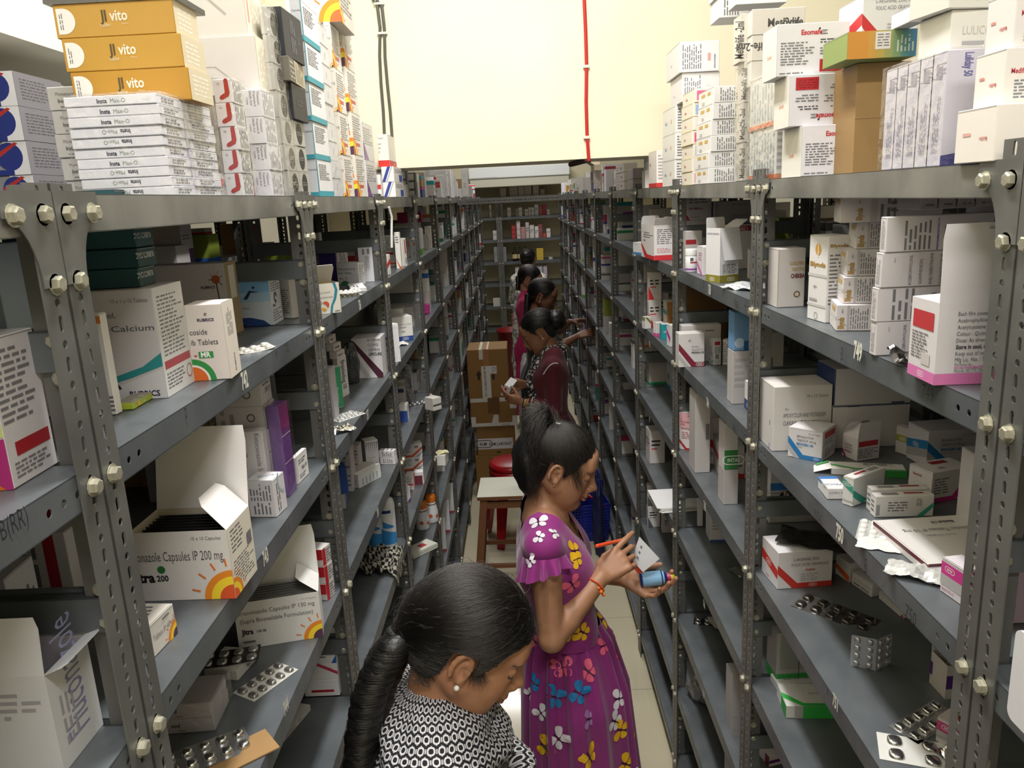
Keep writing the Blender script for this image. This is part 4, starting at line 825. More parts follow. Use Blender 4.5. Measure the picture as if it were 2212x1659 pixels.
B('tall pale grey carton with sideways small print by the post, third left rack',-1, T1,(938,1155),(768,1166),.03,(903,742), 'c9c9cf',[('F', 'l',.45,.3,.75,.75,4, 'g',3,270),('F', 'l',.2,.8,.9,.96,2, 'g',5,270)])
B('white carton with a red dot near the purple window carton',-1, T1,(330,1130),.06,.03,(255,570), 'd4d0d2',[('F', 'c',.7,.1,.2, 'b02a30'),('F', 'l',.3,.5,.9,.95,6, 'g',4),('F', 't', 'e-S',.6,.42,.08, 'a03a5a')])
view('A8')
B('tall white tablet carton with sideways lettering, shelf 757',-1, T2,(537,1232),(480,1230),(618,1170),(505,745), 'dedbdc',[('R', 't', 'Brainlodog 10',.35,.90,.3, '4a4a50', 'l',270,.8,.02,.7)])
sk = B('green-faced white carton standing beside the sideways-lettered one',-1, T2,(445,1365),(420,1350),(515,1320),(392,862), 'd2d2cc',[('R', 'r',.08,.02,1,.98, '3f9a6e'),('R', 't', 'Ibwintan',.4,.5,.14, 'cfe0d4', 'l',270,.8)])
b0 = B('small white tablet carton, lowest of four above shelf 757',-1, T2 + .128,(495,755),(390,760),(625,715),(470,668), 'cfc9cc',[('R', 't', 'Depsol 25',.1,.35,.4, 'k', 'l',0,.8,.02)], 'four small cartons above shelf 757')
pz = B('plain tall carton under the four small cartons',-1, T2,(470,1200),.06,.045,.126, 'c5c0c6',(), X=b0['pos'][0] + .012)
for k, n_ in enumerate(('second-lowest', 'third-lowest', 'topmost')):
 b0 = on(b0, f'small white tablet carton, {n_} of four above shelf 757', None, 'd3cdd0',[('R', 't', 'Brainlodog' if k == 0 else 'Depsol',.12,.35,.4, 'k', 'l',0,.8,.02)], 'four small cartons above shelf 757',(-.008 - .004 * k,.002 * k),.05)
bag('dark grey polybag standing behind the sideways-lettered carton',(*spot((665,1035), T2)[:2], T2),(.05,.06,.125), paint('3c3f42',.3,.1,.1,.3),3)
EB('large white carton with broad maroon slanting band, shelf 757',(690,1040),(505,925),2.27, T2, 'd3d0d2',[('F', 'p',[(0,.88),(0,.98),(.10,.93),(1,.12),(1,0),(.82,0)], '4a1c30'),('F', 'p',[(0,.5),(0,.72),(.6,0),(.42,0)], 'b4b2b4'),('F', 't', 'ATORVA',.55,.92,.10, '55535a', 'l',0,.8),('F', 't', 'CLOPID',.55,.80,.10, '55535a', 'l',0,.8),('F', 't', 'ASPIRIN',.57,.68,.10, '55535a', 'l',0,.8),('F', 't', 'LIPICURE',.57,.57,.10, '2c2a30', 'l',0,.8,.03)],.09)
blister('white wing-shaped pill strip lying at the edge of shelf 757', spot((585,1440), T2),(3,4),(.055,.09), sheet=paint('e4e4e2',.3,.15), dome=paint('bdbdbd',.25,.5), yaw=-.6, bump_h=.004)
crumple('crinkled silver foil pouch beside the white strip on shelf 757', spot((520,1615), T2),(.07,.05), M_FOIL,.006,4,.6)
view('A5')
B('white carton with fine print and red bar, fourth left rack',-1, T1,(1195,1002),.075,.05,(1165,598), 'dad8d6',[('F', 'r',0,.07,1,.12, 'd9602c'),('F', 'r',.0,.38,.9,.46, 'b8302c'), fine('F',.05,.5,.9,.95,10, 'g',4)], X=-.455)
B('slim white carton with orange foot corner, fourth left rack',-1, T1,(1260,1000),(1200,1003),.03,(1210,565), 'ecebe6',[('F', 'p',[(0,.3),(.2,.2),(.7,.0),(1,0),(1,.06),(.75,.08)], 'd9602c'),('F', 't', 'IT',.3,.55,.07, 'c0392b'), fine('F',.2,.7,.8,.9,3, 'g',3)])
B('slim white carton with red side stripe, fourth left rack',-1, T1,(1330,965),(1285,975),.03,(1290,632), 'e6e4de',[('F', 'r',.55,.45,.8,.95, 'b0302c'),('F', 'r',.6,.1,.85,.3, '8a8a8a')])
B('small white and red carton at the near post of the fourth left rack',-1, T1,(1135,1065),(1095,1075),.03,(1100,825), 'e9e7e4',[('F', 'p',[(0,.3),(0,.55),(1,.8),(1,.55)], 'cf3434'),('F', 'c',.6,.1,.25, 'd8d6d2')])
view('E4')
B('white tablet carton with navy foot band and open navy side, fourth left rack',-1, T2,(470,605),(190,640),.075,(452,268), 'e6e5e0',[('F', 'r',0,0,1,.2, '2b4b96'),('F', 'b',.62,.1,.11),('F', 't', 'Levodopa & Carbidopa',.95,.66,.08, '99999a', 'r',0,.7),('F', 't', '50 CR',.62,.36,.075, '3a4a6a', 'r',0,.8,.03), fine('F',.4,.52,.7,.6,1, 'l')])
for k in range(2):
 B('navy-sided white carton, ' + ('lower' if k == 0 else 'upper') + ' of two beside the navy-footed one',-1, T2 + k * .05,(548,530),.045,.05,.049, 'e0e0e0',[('F', 'r',0,0,.62,1, '2b4b96'),('R', 'p',[(0,0),(1,0),(.2,1),(0,1)], 'd4d6da')], 'navy-sided cartons', X=-.46)
B('white capsule carton numbered 10 with a slot-shaped window edge, fourth left rack',-1, T2,(297,902),(212,918),.03,(272,375), 'e4e4e8',[('F', 't', '10',.95,.36,.06, 'k', 'r',0,1,.03),('F', 't', 'V',.3,.1,.08, 'g'),('F', 'r',.1,.9,.8,.905, 'l')])
crumple('white torn paper scrap on the rail beside the window-edged carton', spot((310,670), T2),(.04,.05), paint('e4e2dc',.7),.006,8,.5, name='paper_scrap', cat='paper')
view('A8')
fd = MB(); fd.box((-.06,-.03,0),(.06,.03,.16), paint('2b3440',.4,0,.1),.004)
o = tag(fd.build('film_pack', None,(-.52,3.05, T3 + GAP),.1), 'dark blue pack in glossy film at the end of the fourth left rack', 'pack')
film_round('glossy film round the dark blue pack',[dict(dims=(.12,.06,.16), pos=(-.52,3.05, T3 + GAP), yaw=.1, top=T3 + .16)], M_BAG,.006)
g1 = B('grey carton with navy stripe in a small pile, fourth left rack',-1, T3,(1305,1255),.06,.05,.05, 'b5b3b2', auto(9), X=-.47)
on(g1, 'grey carton with rounded corner on top of the navy-striped one', None, 'b9b5b2',[('F', 'r',0,.5,1,.8, '2c3a60')])
blister('black and clear capsule strip at the rail of the fourth left rack', spot((1400,1290), T3),(5,2),(.10,.045), sheet=M_FOILD, dome=M_STRIP, yaw=.5)
B('white carton with deep blue foot at the near post, fourth left rack',-1, T3,(1335,1500),(1240,1505),.05,(1345,1300), 'e6e5e3',[('F', 'r',0,0,1,.66, '2f4fa0'),('R', 'r',0,0,.1,1, '2f4fa0')])
B('white carton spine with pale green foot, fourth bay by the pink-marked rail',-1, T1,(1620,1625),.03,.03,.11, 'dcdcda',[('F', 'r',0,.02,.7,.2, 'b9cf5a')], X=-.43)
view('E3')
dz_ = B('white lotion carton with a grid of dark dots, shelf 758',-1, T3,(1182,795),(910,850),.04,(1142,190), 'e2e2e6',[('F', 't', 'Desonide',.12,.40,.055, '8a8a90', 'l',0,.9,0,.62),('F', 't', 'Lotion',.28,.33,.05, '8a8a90', 'l',0,.9),('F', 't', '0.05% w/v',.12,.26,.045, '8a8a90', 'l',0,.9),('F', 't', 'DesoADO',.14,.19,.055, '26262c', 'l',0,1,.03,.68)] + [('F', 'c',.1 + .155 * i,.93 - .052 * j,.045 - .004 * j,['2b3450', '2b3450', '4a5474', '5a6482', '77809a', '8a92a8', 'a9aec0', 'c0c4d0'][j],0,360,0,8) for i in range(6) for j in range(8)] + [('F', 'c',.1 + .155 * i,.1 - .05 * j,.02, '77809a',0,360,0,8) for i in range(5) for j in range(2)])
pr_ = stack(2, 'white cream carton, {} of the pair by the far post of shelf 758', dict(side=-1, zb=T3, c=(1505,720), l=(1180,720), r=(1562,665), tt=(1490,430)), lambda i: [('F', 'l',.2,.15,.85,.9,5, 'g',4 + i,90),('T', 'l',.1,.2,.9,.8,3, '77757c',2,90)], 'cream cartons on shelf 758', body='e0dbdd', seed=21)
for k in range(2): B('grey-printed cream carton, ' + ('front' if k else 'rear') + ' of two behind the dotted carton',-1, T3,(775 - k * 150,700 - k * 20),.045,.05,(765 - k * 150,330), 'c6c0c3',[('F', 'l',.1,.1,.9,.9,8, 'g',3)], 'grey-printed cream cartons', X=-.50)
B('large white-and-grey carton lying with its bright end to the aisle, shelf 758',-1, T3,(740,1225),(545,1110),(915,960),(735,940), 'b9b3b1',[('R', 'r',0,0,1,1, 'dcdcda'),('R', 'l',.1,.1,.9,.6,5, 'a9b4be',4,90),('F', 'l',.3,.2,.9,.9,5, 'g',4),('T', 'r',.7,0,1,1, 'e2e2e0')])
bb = B('kraft-white carton with blue end at the near post of shelf 758',-1, T3,(475,1655),(330,1690),(650,1500),(465,1370), 'b5aea4',[('R', 'r',0,0,1,1, '2456b0'),('R', 'b',.45,.5,.3),('R', 't', 'Telma',.2,.1,.18, 'w', 'l',0,.9,.03),('R', 't', '40',.3,.72,.2, 'w', 'l',0,.9,.03),('F', 'r',.1,.2,.4,.5, '5c5850')])
carton('blue carton standing askew on the blue-ended one',(bb['pos'][0] - .005, bb['pos'][1] + .01, bb['top'] + GAP),(.03,.05,.075), bb['yaw'] + .3, '24489a',[('R', 't', 'Telma',.2,.8,.14, 'w', 'l',0,.9,.03),('R', 'r',.3,.3,.7,.5, '8fa8dc')])
crumple('black glossy film pack behind the dotted carton',(-.60,2.22, T3 + GAP),(.16,.16), M_FOILD,.012,9,.1, thick=.07, name='film_pack', cat='pack')
view('B3')
def bottle(label, pos, prof, cat='bottle', group=None, extra=None, rz=0., rot=None):
 t = thing('bottle', label, cat,(pos[0], pos[1], pos[2] + GAP), rz, group)
 for (nm, pr, m) in prof:
  mb = MB(); mb.lathe(pr, m,28); mb.build(nm, t)
 if extra: extra(t)
 if rot: t.rotation_euler = rot
 return t
M_WP = paint('e4e6e8',.3,0,.02); M_CLR = paint('c9ccd0',.15,0,.02,0,.55); M_GREYP = paint('8a8c90',.35)
def spray_x(t):
 mb = MB(); bl_ = paint('3f8fd0',.4,0,0)
 for (z0, z1, a0, a1, c) in ((.02,.075,-2.4,-.2, bl_),(.075,.10,-2.0,-.6, bl_),(.125,.135,-2.2,-.9, paint('24407a',.4))):
  n = 10; V = [(.0268 * math.cos(a0 + (a1 - a0) * i / n),.0268 * math.sin(a0 + (a1 - a0) * i / n), z) for i in range(n + 1) for z in (z0, z1 - (.02 * i / n if c is bl_ else 0))]
  mb.add(V,[(2 * i,2 * i + 2,2 * i + 3,2 * i + 1) for i in range(n)], c)
 mb.build('label', t)
for k,(px, py) in enumerate(((755,1170),(632,1190))):
 p = onZ(*Q((px, py)), T4)
 bottle(['white pump bottle with blue wave label, front one above the chequered cloth', 'white pump bottle with blue wave label, half hidden by the rail of shelf 758'][k],(p[0], p[1], T4),[('body',[(0,0),(.025,0),(.0265,.004),(.0265,.15),(.022,.165),(.011,.17),(.011,.176)], M_WP),('cap',[(.014,.172),(.014,.188),(.016,.188),(.0165,.215),(.012,.222),(0,.222)], M_CLR)], extra=spray_x, group='pump bottles')
def cloth():
 m, nt, b = mat_nodes('chequered_cloth'); t = tex(nt, 'Checker',62, 'UV'); t.inputs['Color1'].default_value = hexlin('cfcabb'); t.inputs['Color2'].default_value = hexlin('2c2b2b')
 n = tex(nt, 'Noise',8, 'UV'); mx = nt.nodes.new('ShaderNodeMix'); mx.data_type = 'RGBA'; mx.inputs[0].default_value = .0
 nt.links.new(t.outputs[0], b.inputs['Base Color']); b.inputs['Roughness'].default_value = .9
 bm = bmesh.new(); uvl = bm.loops.layers.uv.new(); N, K = 46,30; V = []
 for j in range(K + 1):
  for i in range(N + 1):
   u, v = i / N, j / K; fold = .5 + .5 * math.sin(v * 26 + 2 * math.sin(u * 6)); x = -.085 + u * .13 + .012 * noise3((u * 6, v * 6,2)); y = -.075 + v * .15 + .012 * noise3((u * 6, v * 6,5))
   z = max(0,.030 * fold * (1 - abs(u - .45)) + .026 * noise3((u * 5, v * 5,0)) + .012) + .004
   if x > .030: z = z * max(0,1 - (x - .030) / .012) - (x - .030) * 1.6
   if x > .030: x = .030 + (x - .030) * .3 + .006
   V.append(bm.verts.new((x, y, z)))
 for j in range(K):
  for i in range(N):
   f = bm.faces.new((V[j * (N + 1) + i], V[j * (N + 1) + i + 1], V[(j + 1) * (N + 1) + i + 1], V[(j + 1) * (N + 1) + i])); f.smooth = True
   for lp,(a, c) in zip(f.loops,((i, j),(i + 1, j),(i + 1, j + 1),(i, j + 1))): lp[uvl].uv = (a / N * .32, c / K * .36)
 bmesh.ops.solidify(bm, geom=bm.faces[:], thickness=.0015)
 me = bpy.data.meshes.new('cloth'); bm.to_mesh(me); bm.free(); me.materials.append(m)
 p = spot((745,1330), T4)
 return tag(link('cloth', me, None,(XL - .034, p[1] - .01, T4 + GAP),0.0), 'crumpled black-and-cream chequered cloth hanging over a left shelf edge', 'cloth')
cloth()
crumple('cream rag lying behind the chequered cloth', spot((660,1170), T4),(.09,.06), paint('b9ae94',.9),.014,12,.2, name='rag', cat='cloth')
os_ = stack(2, 'white tablet carton with orange slanting stripe, {} of two in the fourth left rack', dict(side=-1, zb=T4, c=(1055,468), l=(885,490), r=.04, tt=(1048,235)), lambda i: [('F', 'p',[(0,0),(.5,0),(1,.55),(1,.75),(.45,.16),(0,.16)], 'd9603a'),('F', 'p',[(.62,0),(.8,0),(1,.25),(1,.42)], 'b4b2b4'), qr('F',.6,.65,.2)[0], fine('F',.02,.35,.45,.9,6, 'g',4)], 'orange-stripe cartons', seed=23)
B('small white carton with a maroon panel, fourth left rack',-1, T4,(1062,605),(978,612),.035,(1062,495), 'e2dedd',[('F', 'r',.0,0,.88,.72, '6a2a34')])
B('small pinkish-white carton beside the maroon-panelled one',-1, T4,(970,660),(900,662),.04,(965,520), 'e6dede',[('F', 'r',0,.3,1,.42, 'd0606a'),('R', 'r',.6,0,1,1, 'cf5050'), fine('F',.1,.5,.8,.9,3)])
B('small white carton with violet corner near the fourth left post',-1, T4,(945,760),(895,770),.04,(940,625), 'e6e4e6',[('F', 'p',[(.4,0),(1,0),(1,.3)], '5a3c7a')])
for k,(px, py) in enumerate(((1055,998),(1135,935))):
 p = onZ(*Q((px, py)), ZL[5])
 def dots(t):
  mb = MB();
  for a, z, r in ((-1.6,.035,.009),(-.6,.03,.008)):
   c = Vector((.029 * math.cos(a),.029 * math.sin(a), z)); n = Vector((math.cos(a), math.sin(a),0)); u = Vector((0,0,1)); w = n.cross(u)
   mb.add([c + (u * math.cos(q * .5236) + w * math.sin(q * .5236)) * r + n * .0012 for q in range(12)],[tuple(range(12))], paint('c8643c',.5,0,0))
  mb.build('label', t)
 bottle(['white talc bottle with orange cap, front one on a low left shelf', 'white talc bottle with orange cap, rear one on a low left shelf'][k],(p[0], p[1], ZL[5]),[('body',[(0,0),(.027,0),(.030,.004),(.0285,.05),(.022,.085),(.020,.095)], M_WP),('cap',[(.0215,.093),(.0225,.098),(.0225,.118),(.018,.124),(0,.124)], paint('e07a1e',.35)),('collar',[(.0215,.078),(.0235,.082),(.0215,.086)], paint('7a5038',.4))], extra=dots, group='talc bottles')
B('white carton with a small red label lying on the lowest visible left shelf',-1, ZL[5],(970,1278),(946,1215),(1056,1150),(965,1235), 'dcdccf',[('T', 'r',.3,.45,.7,.7, 'b03038'),('R', 'r',0,.45,1,.55, '9ab08a')])
for k in range(3): B('upright white folder carton with red foot, ' + ['nearest', 'middle', 'farthest'][k] + ' of three in the fifth left rack',-1, ZL[6],(1265 + k * 34,900 - k * 20),.09,.012,.17, 'cfcfd2',[('F', 'r',0,0,1,.06, 'b0303a'),('R', 'r',0,0,1,.06, 'b0303a')], 'folder cartons', X=XL - .012)
tb = B('white tissue box in the fifth left rack',-1, T4,(1255,440),(1180,440),.06,(1255,350), 'e6e4e0',[])
crumple('cream tissue pulled up from the tissue box',(tb['pos'][0], tb['pos'][1], tb['top'] - .004),(.05,.04), paint('ded8ae',.9),.01,5,.3, name='tissue', cat='tissue')
view('A8')
B('small grey-white house-shaped carton, fifth left rack',-1, T3,(1740,1345),(1640,1375),.05,(1738,1200), 'c9c5bf',[('F', 'r',0,.35,1,.5, '4a4a4c')])
view('N')
bg = MB();
for o_,(w_, h_) in (((0,0),(.09,.05)),): bg.box((-.04,-.03,0),(.04,.03,.045), paint('c83a9a',.5),.003)
tag(bg.build('pink_box', None,(-.47,3.62, T2 + GAP)), 'bright pink small carton in the fifth left rack', 'carton')
U0, U1, U2, U3, U4, U5 = ZR[:6]
view('C1')
def p_eso(up=True):
 P = [('F', 't', 'Esomafe',.33,.78,.135, 'c0323c', 'l',0,.95,.035),('F', 'r',.615,.775,.695,.855, '3a3c4a'),('F', 't', 'DXR',.622,.788,.075, 'w', 'l',0,.75,.02),('F', 'c',.585,.885,.02, '3a2a2c'),
   ('F', 'l',.05,.2,.52,.66,9, 'g',5),('F', 'l',.6,.6,.92,.7,2, '4a4a50',6),('F', 'l',.6,.38,.92,.54,3, 'g',7),('F', 'r',.6,.06,.92,.30, 'b8222c'),('F', 'l',.62,.09,.9,.28,4, '861820',8),('F', 'l',.04,.03,.42,.08,1, 'g',9),('L', 'r',0,0,1,1, 'dfdbd2'),('L', 't', 'Esomafe',.5,.4,.12, 'd08a6a', 'c',0,.7,.02)]
 if up: return P
 Q_ = []
 for p in P:
  p = list(p)
  if p[0] == 'F':
   if p[1] in ('r', 'l'): p[2:6] = [1 - p[4],1 - p[5],1 - p[2],1 - p[3]]
   if p[1] == 'l': p = p[:9] + [180]
   if p[1] == 't': p[3], p[4], p[8] = 1 - p[3],1 - p[4],180
   if p[1] == 'c': p[2], p[3] = 1 - p[2],1 - p[3]
  Q_.append(tuple(p))
 return Q_
e0 = B('white carton with red lettering and red square, lowest of three on the right top shelf',1, U0,(1452,1560),(1283,1580),(2095,1520),(1478,1130), 'e4e2e8', p_eso(), 'red-lettered cartons on the right top shelf', X=XR + .02)
e1 = B('upside-down white carton with red square, middle of three on the right top shelf',1, e0['top'],(1342,1140),(1212,1160), e0['dims'][0], e0['dims'][2], 'e0dee4', p_eso(False), 'red-lettered cartons on the right top shelf', X=XR + .0)
e2 = B('white carton with red lettering and red square, topmost of three on the right top shelf',1, e1['top'],(1232,700),(1110,740), e0['dims'][0], e0['dims'][2], 'e0dee2', p_eso(), 'red-lettered cartons on the right top shelf', X=XR - .018)
def p_or(i): return [('L', 'r',0,0,1,.09, 'dd7a4a'),('F', 'r',0,0,1,.09, 'dd7a4a'),('L', 'l',.05,.12,.95,.9,9, 'b9c0c6',4,90), fine('F',.1,.15,.9,.9,6, 'l',5)]
of = stack(2, 'pale film-wrapped sachet carton with orange foot band, {} of two', dict(side=1, zb=U0, c=(1225,1590), l=(988,1600), r=(1285,1580), tt=(1195,625), X=XR + .02), p_or, 'orange-footed cartons', body='dcdcd6', seed=31)
film_round('crinkled clear film round the two orange-footed cartons', of, M_BAG)
me_ = lambda i: [('F', 't', 'Methylife',.3,.07,.35, '4a4846', 'l',90,.85,.02,.5),('F', 't', '-2ml',.3,.62,.35, '4a4846', 'l',90,.85,.02,.22)]
md = stack(3, 'pale injection carton with sideways lettering, {} of the column at the rack joint', dict(side=1, zb=U0, c=(925,1610), l=(868,1610), r=(988,1600), tt=(905,560), X=XR + .015), me_, 'sideways-lettered injection cartons', body='cfcac0', seed=32)
film_round('crinkled film round the column of sideways-lettered injection cartons', md, M_BAG)
for k in range(3):
 carton(f'pale injection carton with sideways lettering on the tall column, {["nearest the aisle", "middle", "farthest from the aisle"][k]}',(md[0]['pos'][0] - .005 + k * .026, md[0]['pos'][1], md[-1]['top'] + GAP),(.025, md[0]['dims'][1],.095),0, 'cdc8bd', me_(0), 'upright injection cartons')
mt = stack(3, 'long pale injection carton, {} of three lying near the picture top', dict(side=1, zb=e1['top'] + .02, c=(1000,312), l=(866,330), r=(1475,300), tt=(1000,86), X=XR + .02), lambda i: [('F', 't', 'Methylife',.3,.3,.45, '4a4846', 'l',0,.9,.02),('F', 't', '-2ml',.56,.3,.45, '4a4846', 'l',0,.9,.02)] if i != 1 else [('F', 't', 'Methylife-2ml',.7,.7,.45, '4a4846', 'l',180,.9,.02)], 'lying injection cartons', body='d2cdc2', seed=33)
stack(2, 'plain white carton, {} of two hidden behind the red-lettered cartons', dict(side=1, zb=U0, c=(proj((mt[0]['pos'][0] - mt[0]['dims'][0] / 2 + .02, mt[0]['pos'][1], U0))[0] * 4.148 - 1380 * 4.148,1500), l=.05, r=.09, t=(mt[0]['pos'][2] - U0) / 2 - .0015, X=mt[0]['pos'][0] - mt[0]['dims'][0] / 2 + .015),[fine('F',.1,.1,.9,.9,6)], 'plain cartons', seed=34)
gA = lambda i: [fine('F',.2,.1,.9,.9,9, 'g', i,90),('L', 'r',.2,.6,.45,.8, 'c9a44a'),('L', 'r',.6,.6,.8,.8, 'c9a44a'),('L', 'r',.25,.1,.4,.3, 'b9b7b2')]
cA = stack(6, 'white eye-drop carton with gold marks, {} of the six-high column', dict(side=1, zb=U0, c=(622,1640), l=(505,1645), r=(880,1635), tt=(545,785), X=XR + .02), gA, 'gold-marked cartons', body='e2e0df', seed=35, jit=.004)
gB = lambda i: [('L', 't', 'Dew',.3,.35,.3, 'd0707a', 'l',0,1,.03),('F', 'r',.15,.15,.8,.85,['d8628a', 'e2dfdc', '9ab8d8'][i % 3]),('L', 'r',0,0,1,.08, 'e8d8b0')]
cB = stack(7, 'small cream carton with pink lettering, {} of the seven-high column', dict(side=1, zb=U0, c=(478,1650), l=(385,1650), r=.045, tt=(420,800), X=XR + .018), gB, 'pink-lettered cartons', body='e6dfd0', seed=36, jit=.003)
gC = lambda i: [('L', 't', 'boxi',.2,.4,.22, '9ab0cc', 'l',0,1,.02),('L', 't', '-O',.62,.4,.22, 'd89a6a', 'l',0,1,.02), fine('F',.1,.1,.9,.9,8, 'g', i)]
cC = stack(3, 'rounded white carton with pale blue lettering, {} of three at the third right rack', dict(side=1, zb=U0, c=(322,1650), l=(212,1655), r=.06, tt=(372,940), X=XR + .015), gC, 'pale-blue-lettered cartons', body='e9e8e6', seed=37)
g1 = B('large white carton with vertical fine print over the rounded cartons',1, cC[-1]['top'],(388,935),(285,945),.11,(408,655), 'e6e4e6',[('L', 't', 'Pantor',.3,.3,.12, 'b9bcc8', 'l',0,.8,.02), fine('F',.05,.1,.5,.9,8, 'g',3,90),('F', 'r',.6,.5,.75,.65, 'dfdde0')], X=XR + .02)
g2 = B('large white carton with red-boxed mark, topmost of the pile by the cream wall',1, g1['top'],(368,692),(245,702),.115,(372,378), 'e4e2e4',[('L', 't', 'Pantor',.35,.4,.12, 'b9bcc8', 'l',0,.8,.02),('F', 'l',.05,.1,.55,.9,9, 'g',4,90),('F', 'r',.7,.35,.78,.6, 'd8a0a0'),('F', 't', 'INDICUS PHARMA',.9,.1,.07, '5a66a0', 'l',90,.8,.02)], X=XR + .012)
g3 = B('white carton behind the topmost one by the cream wall, lower of two',1, g2['top'],(720,375),(640,380),.10,.05, 'e9e7e4',[('F', 'l',.1,.1,.5,.9,6, 'g',4,90)], X=XR + .05)
on(g3, 'white carton behind the topmost one by the cream wall, upper of two',(.10,.09,.07), 'eae8e6',[('F', 'l',.1,.1,.5,.9,6, 'g',5,90)], None,(-.005,0))
B('white carton under the picture top beside the lying injection cartons',1, g2['top'],(870,300),(800,310),.12,.15, 'e6e4e4',[('F', 'l',.1,.1,.3,.9,4, 'g',6,90)], X=XR + .055)
bw = lambda i: [('F', 'r',.45,0,1,1, '2f86dc')] + ([('F', 'r',.3,0,.45,1, 'c9cdd2')] if i % 2 else []) if i != 1 else [fine('F',.5,.2,.95,.8,4, 'a9b4c4',4),('F', 'r',.9,0,1,1, 'dde2ea')]
bs = stack(4, 'white carton with bright blue half, {} of four against the cream wall', dict(side=1, zb=U0 + 0, c=(70,1640), l=(45,1640), r=.065, tt=(60,690), X=XR + .02), bw, 'blue-half cartons', body='e4e6ea', seed=38)
B('white carton with red foot standing before the blue-half cartons',1, U0,(160,1650),(90,1655),.05,(150,1350), 'ece6e4',[('L', 'r',0,0,1,.12, 'cf3430'),('F', 'r',0,0,1,.12, 'cf3430'),('L', 't', 'ORS',.15,.6,.12, 'c04a4a', 'l',0,.8,.02), fine('F',.1,.2,.9,.9,8)], X=XR + .003)
view('C2')
cbx = EB('brown cardboard box behind the red-lettered cartons',(170,640),(560,1500),1.34, U0, '9a7a4c',[('F', 'r',0,.5,1,.505, '86683e')],.16, cat='box')
ob_ = EB('carton shading from orange through green to blue with a white label',(120,735),(275,550),1.30, cbx['top'], '8a9a5a',[('F', 'r',0,0,.3,1, 'c98a35'),('F', 'r',.3,0,.42,1, 'c39440'),('F', 'r',.42,0,.54,1, 'b39a48'),('F', 'r',.54,0,.66,1, '93995a'),('F', 'r',.66,0,.78,1, '7a9a6e'),('F', 'r',.78,0,.9,1, '5a8f8f'),('F', 'r',.9,0,1,1, '4a86a8'),('F', 'r',.40,.32,.62,.95, 'd9d5cc'), fine('F',.43,.4,.6,.9,5, 'g',4),('F', 'l',.7,.2,.97,.8,5, 'c9d8c8',5,90)],.10)
arg = B('granule sachet carton with red band near the picture top',1, ob_['top'],(247,305),.10,(760,300),(250,-40), 'd8d6d8',[('F', 'p',[(0,.62),(.42,.08),(.34,0),(.22,0),(0,.36)], 'c02a30'),('F', 'r',.38,0,1,.06, 'b02028'),('L', 'p',[(0,.1),(1,.40),(1,.64),(0,.34)], 'c02a30'),('F', 't', 'L-ARGININE, ZINC AND',.95,.82,.11, '77757a', 'r',0,.75),('F', 't', 'FOLIC ACID GRANULES',.95,.68,.11, '77757a', 'r',0,.75),('F', 't', 'Argitas',.52,.50,.1, 'c05a4a', 'l',0,.9,.02), fine('F',.45,.15,.75,.42,4)], X=.60)
EB('white carton with a ring of black dots beside the granule carton',(765,920),(0,325),1.22, ob_['top'], 'd9d3d8',[('F', 'c',.12 + .72 * math.cos(a) * .9,.30 + .66 * math.sin(a) * .5,.05, '2c2c30',0,360,0,8) for a in [i * .13 - .2 for i in range(14)]] + [('F', 'c',.1 + .55 * math.cos(a),.05 + .2 * math.sin(a),.035, '3c3c40',0,360,0,8) for a in [i * .2 + .2 for i in range(13)]],.09)
lu = []
for k,(x0, x1) in enumerate(((950,840),(838,728),(726,622),(620,532),(530,440))):
 lu.append(B(f'cream-tube carton with sideways purple lettering, {["nearest", "second-nearest", "third-nearest", "fourth-nearest", "farthest"][k]} of the film-wrapped row',1, U0,(x0,1470 + k * 8),(x1,1480),.072,(1035,450) if k == 0 else lu[0]['dims'][2], 'd4d0da',[('L', 't', 'Luliday',.35,.9,.3, '9a94a8', 'l',270,.9,.02,.14),('L', 'l',.3,.12,.75,.62,4, 'b8b4c0',4,90),('F', 't', 'LULICONAZOLE CREAM IP 1.0% w/w',.62,.97,.12, '8a86a0', 'l',270,.9,0.,.70),('F', 't', 'Luliday 50',.28,.97,.11, '5a5aa0', 'l',270,.9,.02,.2),('F', 'p',[(0,0),(1,0),(1,.17),(0,.09)], '35367e'),('F', 'r',.3,.03,.6,.08, 'd4d0da')], 'cream-tube cartons', X=XR + .02))
film_round('glossy clear film round the row of cream-tube cartons',[dict(pos=(lu[0]['pos'][0],(lu[0]['pos'][1] + lu[-1]['pos'][1]) / 2, lu[0]['pos'][2]), dims=(lu[0]['dims'][0], lu[-1]['pos'][1] - lu[0]['pos'][1] + .03, lu[0]['dims'][2]), yaw=0., top=lu[0]['top'])])
for k in range(2): carton('cream-tube carton standing behind the film-wrapped row, ' + ('nearer' if k == 0 else 'farther') + ' one',(lu[0]['pos'][0] + .082, lu[0]['pos'][1] + .02 + k * .05, U0 + GAP),(.075,.04, lu[0]['dims'][2] * .99),0, 'bdb9c2',[('F', 't', 'LULICONAZOLE',.6,.95,.12, '8a86a0', 'l',270,.9)], 'cream-tube cartons behind')
ux = on(lu[1], 'white cream carton lying on the film-wrapped row',(.15,.06,.045), 'dcdad2',[('F', 't', 'LULICONAZOLE CREAM',.1,.4,.3, 'c2beb4', 'l',0,.8), fine('F',.1,.1,.5,.3,1)], None,(.045,.01),.12)
on(ux, 'second white cream carton lying on the film-wrapped row',(.17,.07,.05), 'd6d4cc',[('F', 't', 'LULICONAZOLE CREAM',.1,.5,.3, 'c2beb4', 'l',0,.8),('F', 't', 'Luliday',.1,.2,.2, '8a8ac0', 'l',0,.8)], None,(.0,.004),.05)
